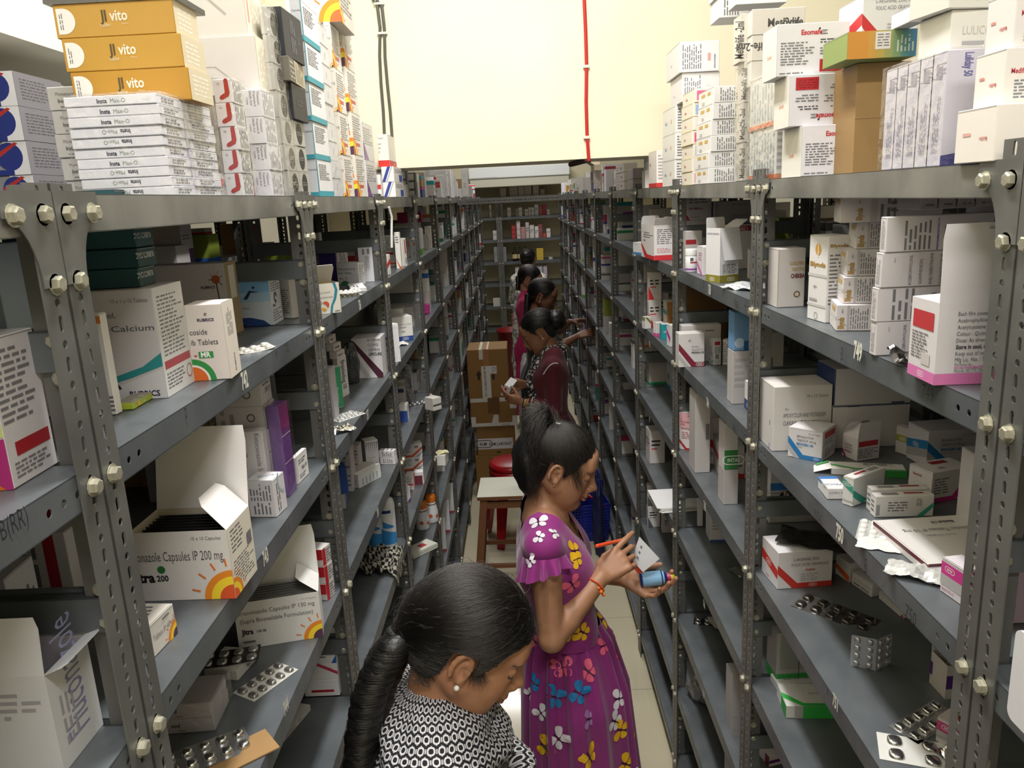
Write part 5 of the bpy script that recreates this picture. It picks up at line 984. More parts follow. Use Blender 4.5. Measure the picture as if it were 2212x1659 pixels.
def p_med(rot): return [('L', 't', 'Mediflam',.75,.42,.1, 'c8706a', 'l',180 if rot else 0,.62,.02) if rot else ('L', 't', 'Mediflam',.2,.5,.1, 'c8706a', 'l',0,.62,.02),('L', 'r',.18,.52,.34,.57, 'cf8a80'),('F', 't', 'Mediflam',.06,.55,.13, 'c23a48', 'l',0,.8,.02),('F', 'l',.1,.1,.9,.45,6, '77808c',5),('L', 'r',0,0,1,.004, 'b0a8a0')]
m0 = B('white carton with faint red lettering, lowest of three at the right picture edge',1, U0,(1425,1410),(1098,1460),.11,(1468,938), 'e6e0da',[('L', 't', 'Mediflam',.82,.46,.1, 'cf8a84', 'l',180,.7,.02),('L', 'r',.2,.5,.4,.56, 'dba9a0'),('F', 't', 'Mediflam',.35,.6,.12, 'c8504a', 'l',0,.8,.02)], 'faint-red-lettered cartons', X=XR - .004)
m1 = B('white carton with faint red lettering, middle of three at the right picture edge',1, m0['top'],(1512,900),(1268,960),.10,(1562,432), 'e2ddd8', p_med(True), 'faint-red-lettered cartons', X=XR + .012)
B('white carton with faint red lettering, topmost of three at the right picture edge',1, m1['top'],(1605,440),(1372,470),.10, m0['dims'][2], 'ddd8d6', p_med(True), 'faint-red-lettered cartons', X=XR + .022)
view('C3')
B('slim white carton with pink edge on the fourth right rack top',1, U0,(885,280),(858,282),.05,(900,118), 'ece9e8',[('L', 'r',.8,0,1,1, 'd8908a')], X=XR + .01)
fl = stack(2, 'dark carton in crinkled film, {} of two on the fourth right rack top', dict(side=1, zb=U0, c=(800,280), l=(730,285), r=.06, tt=(800,95), X=XR + .01),[('L', 'r',.7,0,1,1, '6a3a5c')], 'dark film cartons', body='a29c98', seed=41)
stack(3, 'grey-white carton, {} of three side-on near the red cable', dict(side=1, zb=U0, c=(700,310), l=.30, r=.06, tt=(715,50), X=XR + .012), lambda i: [('L', 'r',.6,.4,.72,.6, '5a4a5a'), fine('L',.1,.2,.4,.8,2)], 'side-on cartons near the red cable', body='c5bdb8', seed=42)
pq = stack(2, 'white carton with purple-and-gold end, {} of two near the red cable', dict(side=1, zb=U0, c=(430,345), l=.22, r=.05, tt=(425,120), X=XR + .012),[('L', 'r',0,0,1,1, 'b9975a'),('L', 'r',.15,.08,.85,.92, '3f3a86'), fine('F',.1,.1,.9,.9,5)], 'purple-gold cartons', body='cfc6bc', seed=43)
OB('open beige carton with a raised flap under the red cable',1, pq[-1]['top'],(430,120),.22,.06,.035, 'cfc3a8',[],[('K',.05,20,.1),('L',.06,55,.1)], X=XR + .012)
view('C4')
ac = OB('large open carton with pink foot band and raised lid, shelf 749',1, U1,(1300,1567),(1105,1472),.165,(1362,955), 'd9d5d9',
 [('F', 'r',0,0,1,.14, 'd77ab4'),('L', 'r',0,0,1,.14, 'd77ab4'),('F', 'b',.60,.065,.075),('L', 'b',.5,.07,.07),('F', 't', 'Each film coated bilayer tablet contains',.13,.84,.07, '66646e', 'l',0,.8),('F', 't', 'Acebrophylline            100 mg',.13,.76,.07, '66646e', 'l',0,.8),('F', 't', 'Acetylcysteine BP      600 mg',.13,.68,.07, '66646e', 'l',0,.8),('F', 't', 'Colour : Quinoline Yellow',.13,.60,.07, '66646e', 'l',0,.8),('F', 't', 'Dose: As directed by the Physician',.13,.52,.07, '66646e', 'l',0,.8),('F', 't', 'Store in cool, dry place. Protect',.13,.44,.07, '44424c', 'l',0,.8,.03),('F', 't', 'Keep out of reach of children.',.13,.36,.07, '66646e', 'l',0,.8),('F', 't', 'Mfg Lic. No. : TN00004555',.13,.285,.07, '66646e', 'l',0,.8),('F', 't', 'Marketed by :',.13,.235,.05, '77757e', 'l',0,.8),('F', 't', 'INTAS PHARMACEUTICALS LTD.',.13,.195,.05, 'd77ab4', 'l',0,.8,.02),('F', 't', 'Matoda-382 210, Dist. : Ahmedabad',.13,.155,.05, '77757e', 'l',0,.8),
 ('L', 'r',.1,.64,.86,.86, 'bc3a40'),('L', 'l',.1,.25,.7,.6,9, 'g',4),('L', 'r',.5,.2,.8,.35, 'c9c5c5')],
 [('F',.088,-3,.02),('L',.05,-86,.35),('R',.03,20,.1)], inside='c9c0b8', flapprints=[[('F', 'b',.8,.52,.2, '9a5a70', 'INTAS',180),('F', 'l',.3,.9,.5,.97,1, 'b0a8a8',3)], None, None])
sy = lambda i: ([('F', 'l',.15,.05,.4,.95,6, 'g', i,90),('F', 't', 'INTAS PHARMACEUTICALS LTD.',.46,.03,.075, '5048a8', 'l',90,.7,.03,.9),('F', 'r',.93,0,1,1, '3a2f96'),('F', 'b',.965,.25,.12, 'w', 'INTAS',90), fine('F',.5,.1,.56,.7,2, 'g',3,90)] if i == 3 else [('F', 't', 'ACEBROPHYLLINE,',.27,.04,.13, '66626c', 'l',90,.6,0,.88),('F', 't', 'GUAIPHENESIN',.36,.06,.13, '66626c', 'l',90,.6,0,.72),('F', 't', 'AND TERBUTALINE',.45,.04,.13, '66626c', 'l',90,.6,0,.9),('F', 't', 'SULPHATE SYRUP',.54,.04,.13, '66626c', 'l',90,.6,0,.86),('F', 't', '100 ml',.12,.72,.06, 'g', 'l',90)] if i in (0,2) else [('F', 'l',.12,.05,.4,.95,5, 'g', i,90), fine('F',.45,.1,.55,.8,1, 'g',2,90)]) + [fine('L',.2,.1,.8,.9,5, 'l', i,90)]
sy_ = stack(4, 'syrup carton with sideways lettering, {} of four behind the pink-footed carton', dict(side=1, zb=U1, c=(862,1347), l=(820,1328), r=.15, tt=(930,308)), sy, 'sideways-lettered syrup cartons', body='d6d1d4', seed=51, jit=.003)
s5 = EB('tall syrup carton pile with sideways lettering against the nearest right post',(1755,2010),(295,560), sy_[0]['pos'][1] + .02, U1, 'c6c2c6',[('F', 't', 'EBROPHYLLINE,',.5,.72,.1, '66626c', 'l',90,.8,0,.26),('F', 't', 'UAIPHENESIN',.78,.72,.1, '66626c', 'l',90,.8,0,.26),('F', 'r',0,.48,1,.483, '88848a')],.07)
for k in range(5): EB(f'small pale carton, {ORD[k]} along the row under the right top shelf',(1200 + k * 138,1325 + k * 138),(140,290), sy_[0]['pos'][1] + .05, s5['top'] if k > 3 else sy_[-1]['top'] + .004, 'bab4b8',[('F', 'l',.1,.5,.9,.9,3, '77757a', k), fine('F',.3,.1,.8,.25,1, 'g', k)],.07, 'small pale cartons under the right top shelf', h=.036)
def p_bly(i): return [('F', 't', 'Blynds',.22,.08,.30, 'a8843c', 'l',90,.9,.04,.44),('F', 't', '40+',.2,.68,.12, '66646a', 'l',90,.9),('F', 'l',.38,.08,.9,.92,8, 'g', i,90),('F', 'r',.3,.02,.37,.98, 'b9b5b5'),('L', 'r',0,.42,1,.58, 'cfcdca'),('L', 'r',.3,.7,.8,.88, 'c9a860'),('L', 't', '40+',.3,.2,.14, '88868a')]
bt = B('tall white sunscreen carton with gold lettering on shelf 749',1, U1,(488,1102),(356,1062),.04,(519,452), 'e2e0e0',[('L', 't', 'Blynds',.08,.64,.075, 'a8843c', 'l',0,.9,.04,.84),('L', 'c',.5,.84,.16, 'cfa04a'),('L', 'r',.48,.75,.52,.93, 'e2e0e0'),('L', 'r',0,.52,1,.555, 'c9c7c6'),('L', 't', '40+',.32,.38,.06, '66646a'),('L', 'r',0,.17,1,.2, 'c9c7c6'),('L', 'c',.5,.06,.1, '88868a',0,360,.08), fine('L',.1,.22,.8,.28,1),('F', 't', 'Blynds',.1,.87,.06, 'a8843c', 'l',0,.9,.04,.8), fine('F',.1,.2,.9,.8,14, 'g',4)])
y0 = B('sunscreen carton with sideways gold lettering, lowest of the stepped pile',1, U1,(570,1160),(518,1102),(838,1160),(612,967), 'dcd6d8', p_bly(1), 'sideways gold-lettered cartons')
y1 = on(y0, 'sunscreen carton with sideways gold lettering, second-lowest of the stepped pile', None, 'dcd6d8', p_bly(2), 'sideways gold-lettered cartons',(.010,.012))
y2 = on(y1, 'sunscreen carton with sideways gold lettering, third-lowest of the stepped pile', None, 'dad4d6', p_bly(3), 'sideways gold-lettered cartons',(.004,.008))
y3 = on(y2, 'sunscreen carton with sideways gold lettering, fourth-lowest of the stepped pile', None, 'd6d0d2', p_bly(4), 'sideways gold-lettered cartons',(.013,.004))
on(y3, 'long sunscreen carton with sideways gold lettering, topmost of the stepped pile',(.145, y0['dims'][1], y0['dims'][2]), 'd0cacd', p_bly(5) + [('F', 'r',.55,0,1,1, 'd0cacd'),('F', 'l',.5,.3,.6,.8,2, 'g',3)], 'sideways gold-lettered cartons',(.018,-.02))
EB('white vitamin carton with gold and red lettering at the far post of shelf 749',(132,335),(545,925),1.525, U1, 'd2ccca',[('F', 't', 'OLECALCIFEROL',.42,.72,.08, 'c09a4a', 'l',0,.8,.02,.55),('F', 't', 'TABLETS IP 60',.5,.62,.08, 'c09a4a', 'l',0,.8,.02,.46),('F', 't', 'CHEKBA',.48,.50,.1, '6a2430', 'l',0,.85,.04,.5),('F', 'c',.72,.22,.12, '7a5a2a',0,360,.08),('F', 'p',[(.0,0),(.03,0),(.03,1),(.0,1)], 'b9b3b0')],.06)
tl_ = carton('white and olive carton tilted against the vitamin carton',(.628,1.43, U1 + .062),(.05,.03,.07),.2, 'd0cbc8',[('F', 'r',.15,.15,.75,.45, '9a2630'),('F', 'r',.5,.7,1,1, '8a8a3a')])
carton('low white carton below the vitamin carton on shelf 749',(.63,1.42, U1 + GAP),(.075,.055,.06),.05, 'd0cdd0',[fine('F',.1,.5,.9,.9,3)])
crumple('dark shiny foil pouch at the foot of the syrup cartons',(sy_[0]['pos'][0] - .035, sy_[0]['pos'][1] - sy_[0]['dims'][1] / 2 - .055, U1 + GAP),(.085,.05), M_FOILD,.012,21,-.2, tilt=(.25,0))
view('C6')
EB('large antibiotic carton with black lettering at the back of shelf 750',(112,595),(210,640),1.495, U2, 'd6d2d0',[('F', 't', '10 x 10 Tablets',.93,.82,.065, 'g', 'r',0,.8),('F', 't', 'Rx',.2,.63,.06, 'g'),('F', 't', 'AMOXYCILLIN AND POTASSIUM',.17,.52,.095, '4c4a50', 'l',0,.7,0,.72),('F', 't', 'CLAVULANATE TABLETS IP',.17,.40,.095, '4c4a50', 'l',0,.7,0.,.62)],.09)
wb = EB('long plain white carton with navy edge, lower of two at the back of shelf 750',(610,1245),(365,600),1.495, U2, 'd2cfd1',[('F', 'r',.18,.96,.35,1, '26386a'),('F', 'r',0,.97,1,1, '4a5470')],.09)
on(wb, 'long plain white carton with navy edge, upper of two at the back of shelf 750',(wb['dims'][0],.09,.075), 'cfccce',[('F', 'r',0,0,.01,1, '26386a'),('F', 'r',.75,0,.92,.05, '4a5470'),('L', 'r',0,0,1,1, '26386a')])
B('white carton with blue chequer ends bound by a rubber band',1, U2,(152,745),(80,730),.12,(155,505), 'd6d2d0',[('L', 'r',0,0,1,.2, '2b4b9c'),('L', 'r',0,.82,1,1, '2b4b9c'),('F', 'r',0,0,1,.16, '2b4b9c'),('F', 'r',0,.84,1,1, '2b4b9c'),('F', 'r',0,.45,1,.5, 'c9624a'), fine('F',.1,.2,.9,.4,4, 'g'), fine('L',.1,.3,.9,.8,8, 'g',5),('L', 'r',0,.40,1,.415, 'd6cf8a'),('F', 'r',0,.38,1,.395, 'd6cf8a')])
def briv(face, side, col='2a7ab8', lines=('BRIVARACETAM', 'TABLETS IP 100 mg'), brand='BRIVAZEN 100', x=.26):
 P = [(face, 'p',[(0,.72),(.45,.14),(1,.14),(1,0),(.36,0),(0,.48)], col),(face, 'p',[(0,.48),(.36,0),(.2,0),(0,.28)], 'b4b2b6'),(face, 't', '10 x 15 Tablets',.93,.84,.075, 'g', 'r',0,.8),(face, 't', lines[0], x,.70,.105, '55535a', 'l',0,.72),(face, 't', lines[1], x,.58,.105, '55535a', 'l',0,.72),(face, 't', brand, x,.45,.105, col, 'l',0,.8,.035), fine(face, x,.36, x + .25,.42,1),(face, 'b',.85,.07,.08)]
 return P
B('epilepsy tablet carton with blue band and red panel, on shelf 750 near the far post',1, U2,(520,850),(228,802),(657,775),(516,596), 'd9d6da', briv('L', 'F') + [('F', 'r',.15,.72,.9,.92, 'bb3a36'), fine('F',.15,.48,.9,.68,4, 'g',3), fine('F',.2,.1,.6,.4,4, 'g',4),('F', 'r',.6,.15,.9,.35, 'c4c0c2')])
OB('small open tablet carton with raised end flap and red panel, shelf 750',1, U2,(815,840),(672,790),(1018,820),(825,655), 'd6d2d6',[('L', 't', 'BRIVARACETAM',.15,.55,.13, '55535a', 'l',0,.5),('L', 't', 'TABLETS IP 50 mg',.15,.40,.13, '55535a', 'l',0,.5),('L', 't', 'BRIVAZEN 50',.15,.25,.13, 'a03a70', 'l',0,.55,.03),('L', 'p',[(0,.4),(.3,0),(.12,0),(0,.2)], 'a03a70'),('F', 'r',.05,.62,.92,.86, 'b8323a'), fine('F',.05,.1,.95,.55,5, 'g')],[('F',.032,5,.06),('L',.035,-50,.12),('K',.03,-30,.1)])
B('white carton with olive band beside the small open carton, shelf 750',1, U2,(1250,800),(1130,760),(1300,790),(1140,560), 'd0cccc',[('L', 'r',0,.45,1,.68, '9a9a44'),('L', 'b',.5,.56,.13),('F', 'r',0,.45,1,.68, '9a9a44')])
B('epilepsy tablet carton with blue band, farther right on shelf 750',1, U2,(1392,900),(1283,800),(1757,845),(1402,590), 'cfccd2', briv('F', 'L') + [('L', 'p',[(0,.55),(1,.75),(1,.52),(0,.32)], '2a7ab8'),('L', 'p',[(0,.32),(1,.52),(1,.3),(0,.1)], 'a9a7ab'),('L', 'b',.45,.5,.12)])
gl_ = B('long green and white carton lying with an open end flap, shelf 750',1, U2,(602,950),(560,890),(1240,1010),(602,895), 'd9d7d6',[('F', 'r',.42,0,1,1, '2f8a3c'),('F', 'r',.28,0,.42,1, 'b5b3b4'),('T', 'p',[(0,.62),(.32,.15),(1,.15),(1,0),(.28,0),(0,.42)], '3f9a48'),('T', 't', 'Benzod',.5,.42,.16, '66646a', 'l',0,.9,.02),('T', 'l',.45,.6,.9,.9,3, 'g',3),('T', 'b',.75,.08,.08)])
gf = MB(); panel(gf,[(0,-.02,0),(0,.02,0),(-.028,.017,-.009),(-.03,-.015,-.011)], pap('dcdad8')); gf.add([(-.002,.012,.0012),(-.026,.01,-.0066),(-.022,.019,-.0052),(-.002,.02,.0012)],[(0,1,2,3)], ink('3f9a48'))
fo = gf.build('end_flap', gl_['o']); fo.location = (-gl_['dims'][0] / 2,0, gl_['dims'][2])
bc = lambda c: [('F', 'p',[(1,.95),(1,.7),(.62,0),(.0,0),(0,.14),(.52,.14)], c),('F', 'p',[(1,.5),(1,.2),(.9,0),(.76,0)], 'aaa8aa'),('F', 'l',.06,.25,.45,.8,6, 'g',3),('F', 'r',.66,.55,.82,.85, 'a5a3a6')]
B('muscle-relaxant carton with magenta chevron and red panel on top, shelf 750',1, U2,(1428,1190),(1240,1100),(1760,1130),(1418,935), 'd2ced0', bc('c02f86') + [('L', 't', 'Baclof-25',.2,.72,.12, 'a03060', 'l',0,.8,.02),('T', 'r',.35,.62,.75,.85, '8e2a30'), qr('T',.3,.2,.15)[0]])
B('tablet carton with purple slanting band by the nearest right post, shelf 750',1, U2,(1803,1140),.03,.12,(1835,862), 'd2d0d6', briv('F', 'L', '7a2a86',('BRIVARACETAM', 'TABLETS IP 75 mg'), 'BRIVAZEN 75',.42))
B('white tablet carton with purple foot between chevron and purple-banded cartons',1, U2,(1790,1050),.05,.04,(1775,795), 'c9c5c6',[('F', 'r',.3,.7,.9,.9, '9a2a30')], X=.66)
B('low white carton with blue lid edge at the rail of shelf 750',1, U2,(567,1158),(497,1058),(722,1155),(560,1066), 'dad8da',[('T', 'r',0,.82,1,1, '3a7ac8'),('T', 't', 'PRICIN',.9,.4,.2, '8a9ab8', 'l',180,.9),('F', 't', '14 TABLETS',.85,.7,.3, 'g', 'l',180,.8),('L', 'r',0,.8,.4,1, '3a7ac8')])
dn = lambda: [('F', 'l',.22,.25,.55,.75,4, 'g',4),('F', 'l',.7,.5,.8,.85,5, 'g',5),('F', 'p',[(1,.68),(1,.45),(.82,0),(.7,0)], '3f9a86'),('F', 'r',.02,.1,.08,.6, '99979a'),('T', 'r',.52,.45,.86,.72, '9a3038'),('T', 'r',.14,.3,.42,.75, '8e8c8e'),('L', 'l',.2,.2,.8,.8,3, 'g',3)]
d1 = B('white tablet carton with teal band on its end at the rail of shelf 750',1, U2,(777,1222),(690,1192),.085,(782,985), 'd9d8d6',[('L', 'p',[(0,.95),(1,.7),(1,.45),(0,.7)], '3f9a86'),('L', 'b',.4,.75,.14),('F', 'p',[(0,.6),(.45,.1),(.3,0),(0,.36)], '3f9a86'),('T', 'r',.2,.45,.55,.7, '9a3038'),('T', 'r',.6,.3,.9,.75, '8e8c8e'),('L', 't', 'Dosulax',.15,.12,.14, 'g')])
d2 = B('white tablet carton with teal stripe, front one of two at the rail of shelf 750',1, U2,(962,1310),(926,1272),(1445,1292),(988,1136), 'dcdad8', dn(), 'teal-stripe cartons')
carton('white tablet carton with teal stripe, rear one of two at the rail of shelf 750',(d2['pos'][0] + .003, d2['pos'][1] + d2['dims'][1] + .003, U2 + GAP),(d2['dims'][0], d2['dims'][1], d2['dims'][2] * 1.1), d2['yaw'], 'd6d4d2', dn(), 'teal-stripe cartons')
view('C8')
bfx = B('wide tablet carton lying with upside-down lettering on its lid, shelf 750',1, U2,(1098,470),(760,190),.15,(1100,400), 'd3cfcc',[('T', 't', 'Baclofen Tablets IP 10 mg',.85,.72,.09, '6a666a', 'l',180,.8,0,.7),('T', 't', 'Baclof-10',.75,.88,.07, '4a464a', 'l',180,.9,.03),('T', 't', '6 x 4 x 10 Tablets',.6,.58,.05, 'g', 'l',180,.8),('L', 'r',0,.6,1,.95, '5a1f30'),('F', 'r',0,.75,1,1, '5a1f30'),('T', 't', 'Baclofen T',.5,.1,.09, '6a666a', 'l',0,.8)])
crumple('white torn blister card end sticking out of the wide carton, shelf 750',(bfx['pos'][0] - .085, bfx['pos'][1] - .075, U2 + GAP),(.075,.05), paint('d9d9d6',.2,.3),.008,31,-.6, name='blister_card', cat='pill strip')
B('tablet carton with bright pink band by the nearest right post, shelf 750',1, U2,(1305,655),(1170,562),(1432,640),(1332,440), 'd9d2d8',[('L', 'r',0,.55,1,.9, 'd03a90'),('L', 'r',0,.25,1,.55, 'b5b3b5'),('L', 'b',.4,.74,.16),('L', 't', 'Baclof OD-10',.1,.1,.12, 'a03a70', 'l',0,.7),('F', 'r',0,.55,1,.9, 'd03a90'),('F', 'r',0,.25,1,.55, 'b5b3b5')])
B('tall pack in film printed with repeated oval badges by the nearest right post',1, U2,(1440,690),(1416,655),.06,(1430,168), 'c9b4cc',[('L', 'b',.5,.1 + .2 * k,.07, '3a3560') for k in range(5)] + [('F', 'b',.3,.1 + .2 * k,.07, '3a3560') for k in range(5)], X=XR + .05)
blister('clear strip of round white tablets overhanging the rail of shelf 750', spot((765,195), U2),(3,4),(.045,.075), kind='round', sheet=paint('c9cccc',.15,.3), dome=paint('e2e0da',.3), yaw=-.5, bump_h=.005)
crumple('white paper leaflet under the round-tablet strip', spot((800,285), U2),(.06,.04), paint('d4d2d0',.7),.002,33,-.5, name='leaflet', cat='paper', thick=.001)
a751 = B('granule sachet carton with red band on shelf 751',1, U3,(168,556),(56,442),(515,540),(175,330), 'dcd9dc',[('F', 'p',[(0,.66),(.36,.14),(1,.14),(1,0),(.28,0),(0,.42)], 'c8362e'),('F', 'b',.65,.07,.09),('F', 't', 'L-ARGININE, ZINC',.28,.74,.11, '55535a', 'l',0,.75),('F', 't', 'FOLIC ACID GRANULES',.25,.60,.11, '55535a', 'l',0,.75,0,.68),('F', 't', 'Argitas',.5,.46,.1, 'c05a3a', 'l',0,.9,.02), fine('F',.42,.18,.75,.40,4),('L', 'p',[(0,.72),(1,.52),(1,.28),(0,.46)], 'c8362e'),('L', 'b',.45,.5,.14),('L', 't', 'Argitas',.3,.08,.1, 'a04a3a', 'l',0,.7)] + [('T', 'r',.12 + .11 * k,.05,.122 + .11 * k,.95, 'b5b1ae') for k in range(8)])
crumple('creased dark foil strip draped over the granule carton and hanging forward',(a751['pos'][0] + .04, a751['pos'][1] - .01, a751['top'] + .004),(.16,.085), M_FOILD,.005,41,-.5, tilt=(.0,.0), name='foil_strip', cat='pill strip')
B('white carton with blue foot behind the granule carton',1, U3,(120,240),.05,.12,.075, 'd6d6da',[('F', 'r',0,.1,1,.35, '3a86d8'),('F', 't', 'PHARMACEUTICALS LTD.',.05,.7,.14, '5a6aa0', 'l',0,.7),('F', 'p',[(.75,.1),(1,.7),(1,.1)], '3a86d8')], X=.60, dz=.08)
B('white support carton under the blue-footed one',1, U3,(120,300),.05,.12,.078, 'c9c7c6',(), X=.60)
B('small white and orange carton beside the granule carton',1, U3,(612,515),(528,455),.04,(618,395), 'd2cfce',[('L', 'p',[(0,.35),(1,.0),(1,.35),(0,.6)], 'd8602c'), fine('L',.1,.6,.9,.9,3)])
B('slim white carton with small black lettering, farther along shelf 751',1, U3,(752,606),(628,520),.03,(770,525), 'd6d3d4',[('L', 't', 'AVSART GOLD 20',.1,.15,.22, '3c3a40', 'l',0,.75,.03,.75),('L', 'r',0,.55,1,.57, '3c3a40')])
B('slim white carton nearest the rail under the handwritten 750',1, U3,(945,738),(796,610),.03,(950,690), 'd6d3d2',[('L', 'r',.93,.0,1,.4, 'b03040')])
blister('large crinkled foil strip with a red line lying on shelf 751', spot((525,700), U3),(5,2),(.155,.062), kind='capsule', sheet=M_FOIL, dome=M_FOILD, yaw=math.radians(-46), tilt=(.03,.02), bump_h=.007)
def clear_strip(label, p, yaw, tz):
 m = paint('b9bcc4',.15,.1,0,0,.55)
 o = blister(label, p,(2,4),(.04,.06), kind='round', sheet=m, dome=M_STRIP, yaw=yaw, bump_h=.004); o.rotation_euler = (math.pi / 2,0, yaw); o.location.z += .03; return o
p = spot((765,1050), U3); clear_strip('clear pill strip standing folded on shelf 751, half facing the far post',(p[0] - .017, p[1] + .006, p[2]),-.45,0); clear_strip('clear pill strip standing folded on shelf 751, half facing the aisle',(p[0] + .017, p[1] + .004, p[2]),.5,0)
view('C8')
OB('open-ended white carton with purple panel lying on shelf 751',1, U3,(1205,1235),(1105,1130),(1305,1230),(1260,1040), 'cfc9c4',[('L', 'r',.0,.3,.15,.7, '5a2a86'),('F', 'r',0,.3,1,.7, '5a2a86'),('F', 'r',0,0,1,.3, 'd4d0d0')],[('K',.03,10,.1)], inside='b8b0a8')
B('small white carton with barcode stripes by the nearest right post, shelf 751',1, U3,(1400,1320),(1305,1230),.05,(1415,1190), 'd2cfd0',[('L', 'r',.35 + .07 * k,.1,.38 + .07 * k + (.02 if k % 2 else 0),.62, '66646a') for k in range(8)] + [('L', 't', 'Baclof 5',.2,.75,.18, 'k', 'l',0,.8,.03)])
p = spot((1090,1375), U3); blister('silver strip of ten oblong tablets at the rail of shelf 751', p,(5,2),(.115,.05), sheet=M_STRIP, dome=M_FOIL, yaw=.62 - .1, bump_h=.006)
p = spot((1010,1560), U3); blister('white card strip with four round tablets at the rail of shelf 751',(p[0], p[1], p[2]),(2,2),(.095,.062), kind='round', sheet=paint('dadad6',.35), dome=M_FOIL, yaw=-.35, bump_h=.006)
B('tablet carton with dusty pink band and oval badge, lower right shelf 751',1, U3,(1340,1600),(1130,1510),(1440,1560),(1345,1440), 'd2cbcc',[('L', 'r',0,.5,1,.88, 'b83a76'),('L', 'r',0,.22,1,.5, 'a9a7a9'),('L', 'b',.35,.7,.18),('F', 'r',0,.5,1,.88, 'b83a76'),('T', 'r',.35,.3,.8,.7, '96302c')])
crumple('small crumpled silver foil pouch in front of the pink-badged carton', spot((1290,1600), U3),(.055,.05), M_FOIL,.012,45,.4)
gv = B('green and clear-windowed carton at the far post of shelf 752, nearer one',1, U4,(160,1150),(100,1050),.10,(165,830), 'a5a5a4',[('F', 'r',0,0,1,.22, '2f9a44'),('F', 'r',.08,.3,.95,.98, '8e9292'),('L', 'r',0,0,1,.2, '2f9a44'),('F', 'r',.5,0,.52,1, '3c3c3c')])
gw = B('white tablet carton with red strip lying in film, shelf 752',1, U4,(170,1185),(125,1115),(440,1165),(175,1145), 'd2cfd0',[('F', 'r',.5,.1,1,.6, 'a02a34'),('T', 'l',.2,.3,.9,.8,3, '8a888a',3)])
B('bright green and white tablet carton lying at the rail of shelf 752',1, U4,(222,1352),(180,1210),(545,1342),(222,1275), 'd4d6d2',[('F', 'r',.32,0,1,1, '36b04a'),('F', 'r',.16,0,.32,1, 'a9aaa8'),('T', 'p',[(0,.6),(.35,.12),(1,.12),(1,0),(.3,0),(0,.35)], '36b04a'),('T', 't', 'ROSUVAS',.9,.6,.16, 'g', 'l',180,.8),('L', 'r',.5,0,1,1, '2f9a44')])
B('white carton with maroon and purple edges on the lowest shelf in view',1, U5,(118,1655),(20,1540),.10,.03, 'd6d3d6',[('L', 'r',.75,0,1,1, '7a2a3c'),('F', 'r',0,.3,.5,.6, '6a2a7a')])
view('E5')
cg = OB('tall open carton with olive foot band and cream lid folded down, shelf 763',1, U1,(712,1448),(426,1425),(1055,1425),(722,552), 'dddcde',[('L', 'r',0,0,1,.135, '8a8230'),('F', 'r',0,0,1,.135, '8a8230'),('L', 't', 'CLAVIX GOLD-10',.08,.88,.04, '66646c', 'l',0,.8,.02,.84),('L', 'b',.45,.06,.07),('F', 'b',.6,.06,.07),('F', 'l',.15,.16,.9,.34,6, 'g',4)],
  [('F',.082,168,.02),('K',.025,5,.05),('R',.035,60,.1)], inside='cfc8b4')
p = onZ(*Q((255,1262)), U1)
def tabs(t):
 mb = MB(); n = 10
 for z0, z1, c, a0, a1 in ((.006,.011, '8a3f9a',-3.1,.2),(.026,.030, 'a03034',-2.0,-.9),(.032,.042, '5a5a60',-2.0,-1.5)):
  V = [(.0186 * math.cos(a0 + (a1 - a0) * i / n),.0186 * math.sin(a0 + (a1 - a0) * i / n), z) for i in range(n + 1) for z in (z0, z1)]; mb.add(V,[(2 * i,2 * i + 2,2 * i + 3,2 * i + 1) for i in range(n)], ink(c))
 mb.build('label', t)
bottle('white pill tub with purple band at the far post of shelf 763',(p[0], p[1], U1),[('body',[(0,0),(.017,0),(.0183,.003),(.0183,.045),(.016,.049)], M_WP),('cap',[(.0185,.048),(.0185,.064),(.017,.067),(0,.067)], paint('dcdcda',.4))], extra=tabs)
B('white carton with pink diagonal beside the pill tub, shelf 763',1, U1,(436,1395),(342,1340),.03,(430,860), 'dedadd',[('L', 'p',[(0,.5),(0,.3),(.7,0),(1,0),(1,.02)], 'd06ab8'),('L', 'l',.3,.5,.9,.8,4, 'c07aa8',3)], X=.51)
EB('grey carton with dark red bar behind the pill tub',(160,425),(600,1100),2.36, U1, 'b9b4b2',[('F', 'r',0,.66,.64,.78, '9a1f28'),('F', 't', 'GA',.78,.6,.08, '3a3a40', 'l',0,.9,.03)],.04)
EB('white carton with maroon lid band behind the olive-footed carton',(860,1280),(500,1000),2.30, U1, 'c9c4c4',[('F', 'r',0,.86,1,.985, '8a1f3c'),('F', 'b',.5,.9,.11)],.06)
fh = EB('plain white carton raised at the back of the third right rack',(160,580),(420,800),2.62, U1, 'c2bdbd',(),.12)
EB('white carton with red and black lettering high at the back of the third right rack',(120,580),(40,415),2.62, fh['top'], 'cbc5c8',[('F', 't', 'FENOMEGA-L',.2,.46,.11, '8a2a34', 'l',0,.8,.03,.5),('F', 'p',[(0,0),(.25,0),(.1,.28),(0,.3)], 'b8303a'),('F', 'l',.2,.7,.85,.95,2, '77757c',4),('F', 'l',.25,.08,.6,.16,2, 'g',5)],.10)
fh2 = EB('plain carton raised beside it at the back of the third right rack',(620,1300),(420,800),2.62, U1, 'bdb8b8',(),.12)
EB('long white carton with grey lettering high at the back of the third right rack',(630,1330),(105,400),2.60, fh2['top'], 'b5b1b9',[('F', 'r',0,0,.1,1, 'a5a1a5'),('F', 't', 'Coenzyme Q10 With',.4,.20,.13, '55535c', 'l',0,.75),('F', 't', 'L-Carnitine',.4,.04,.13, '55535c', 'l',0,.75),('F', 'l',.4,.78,.75,.86,1, 'g',5)],.10)
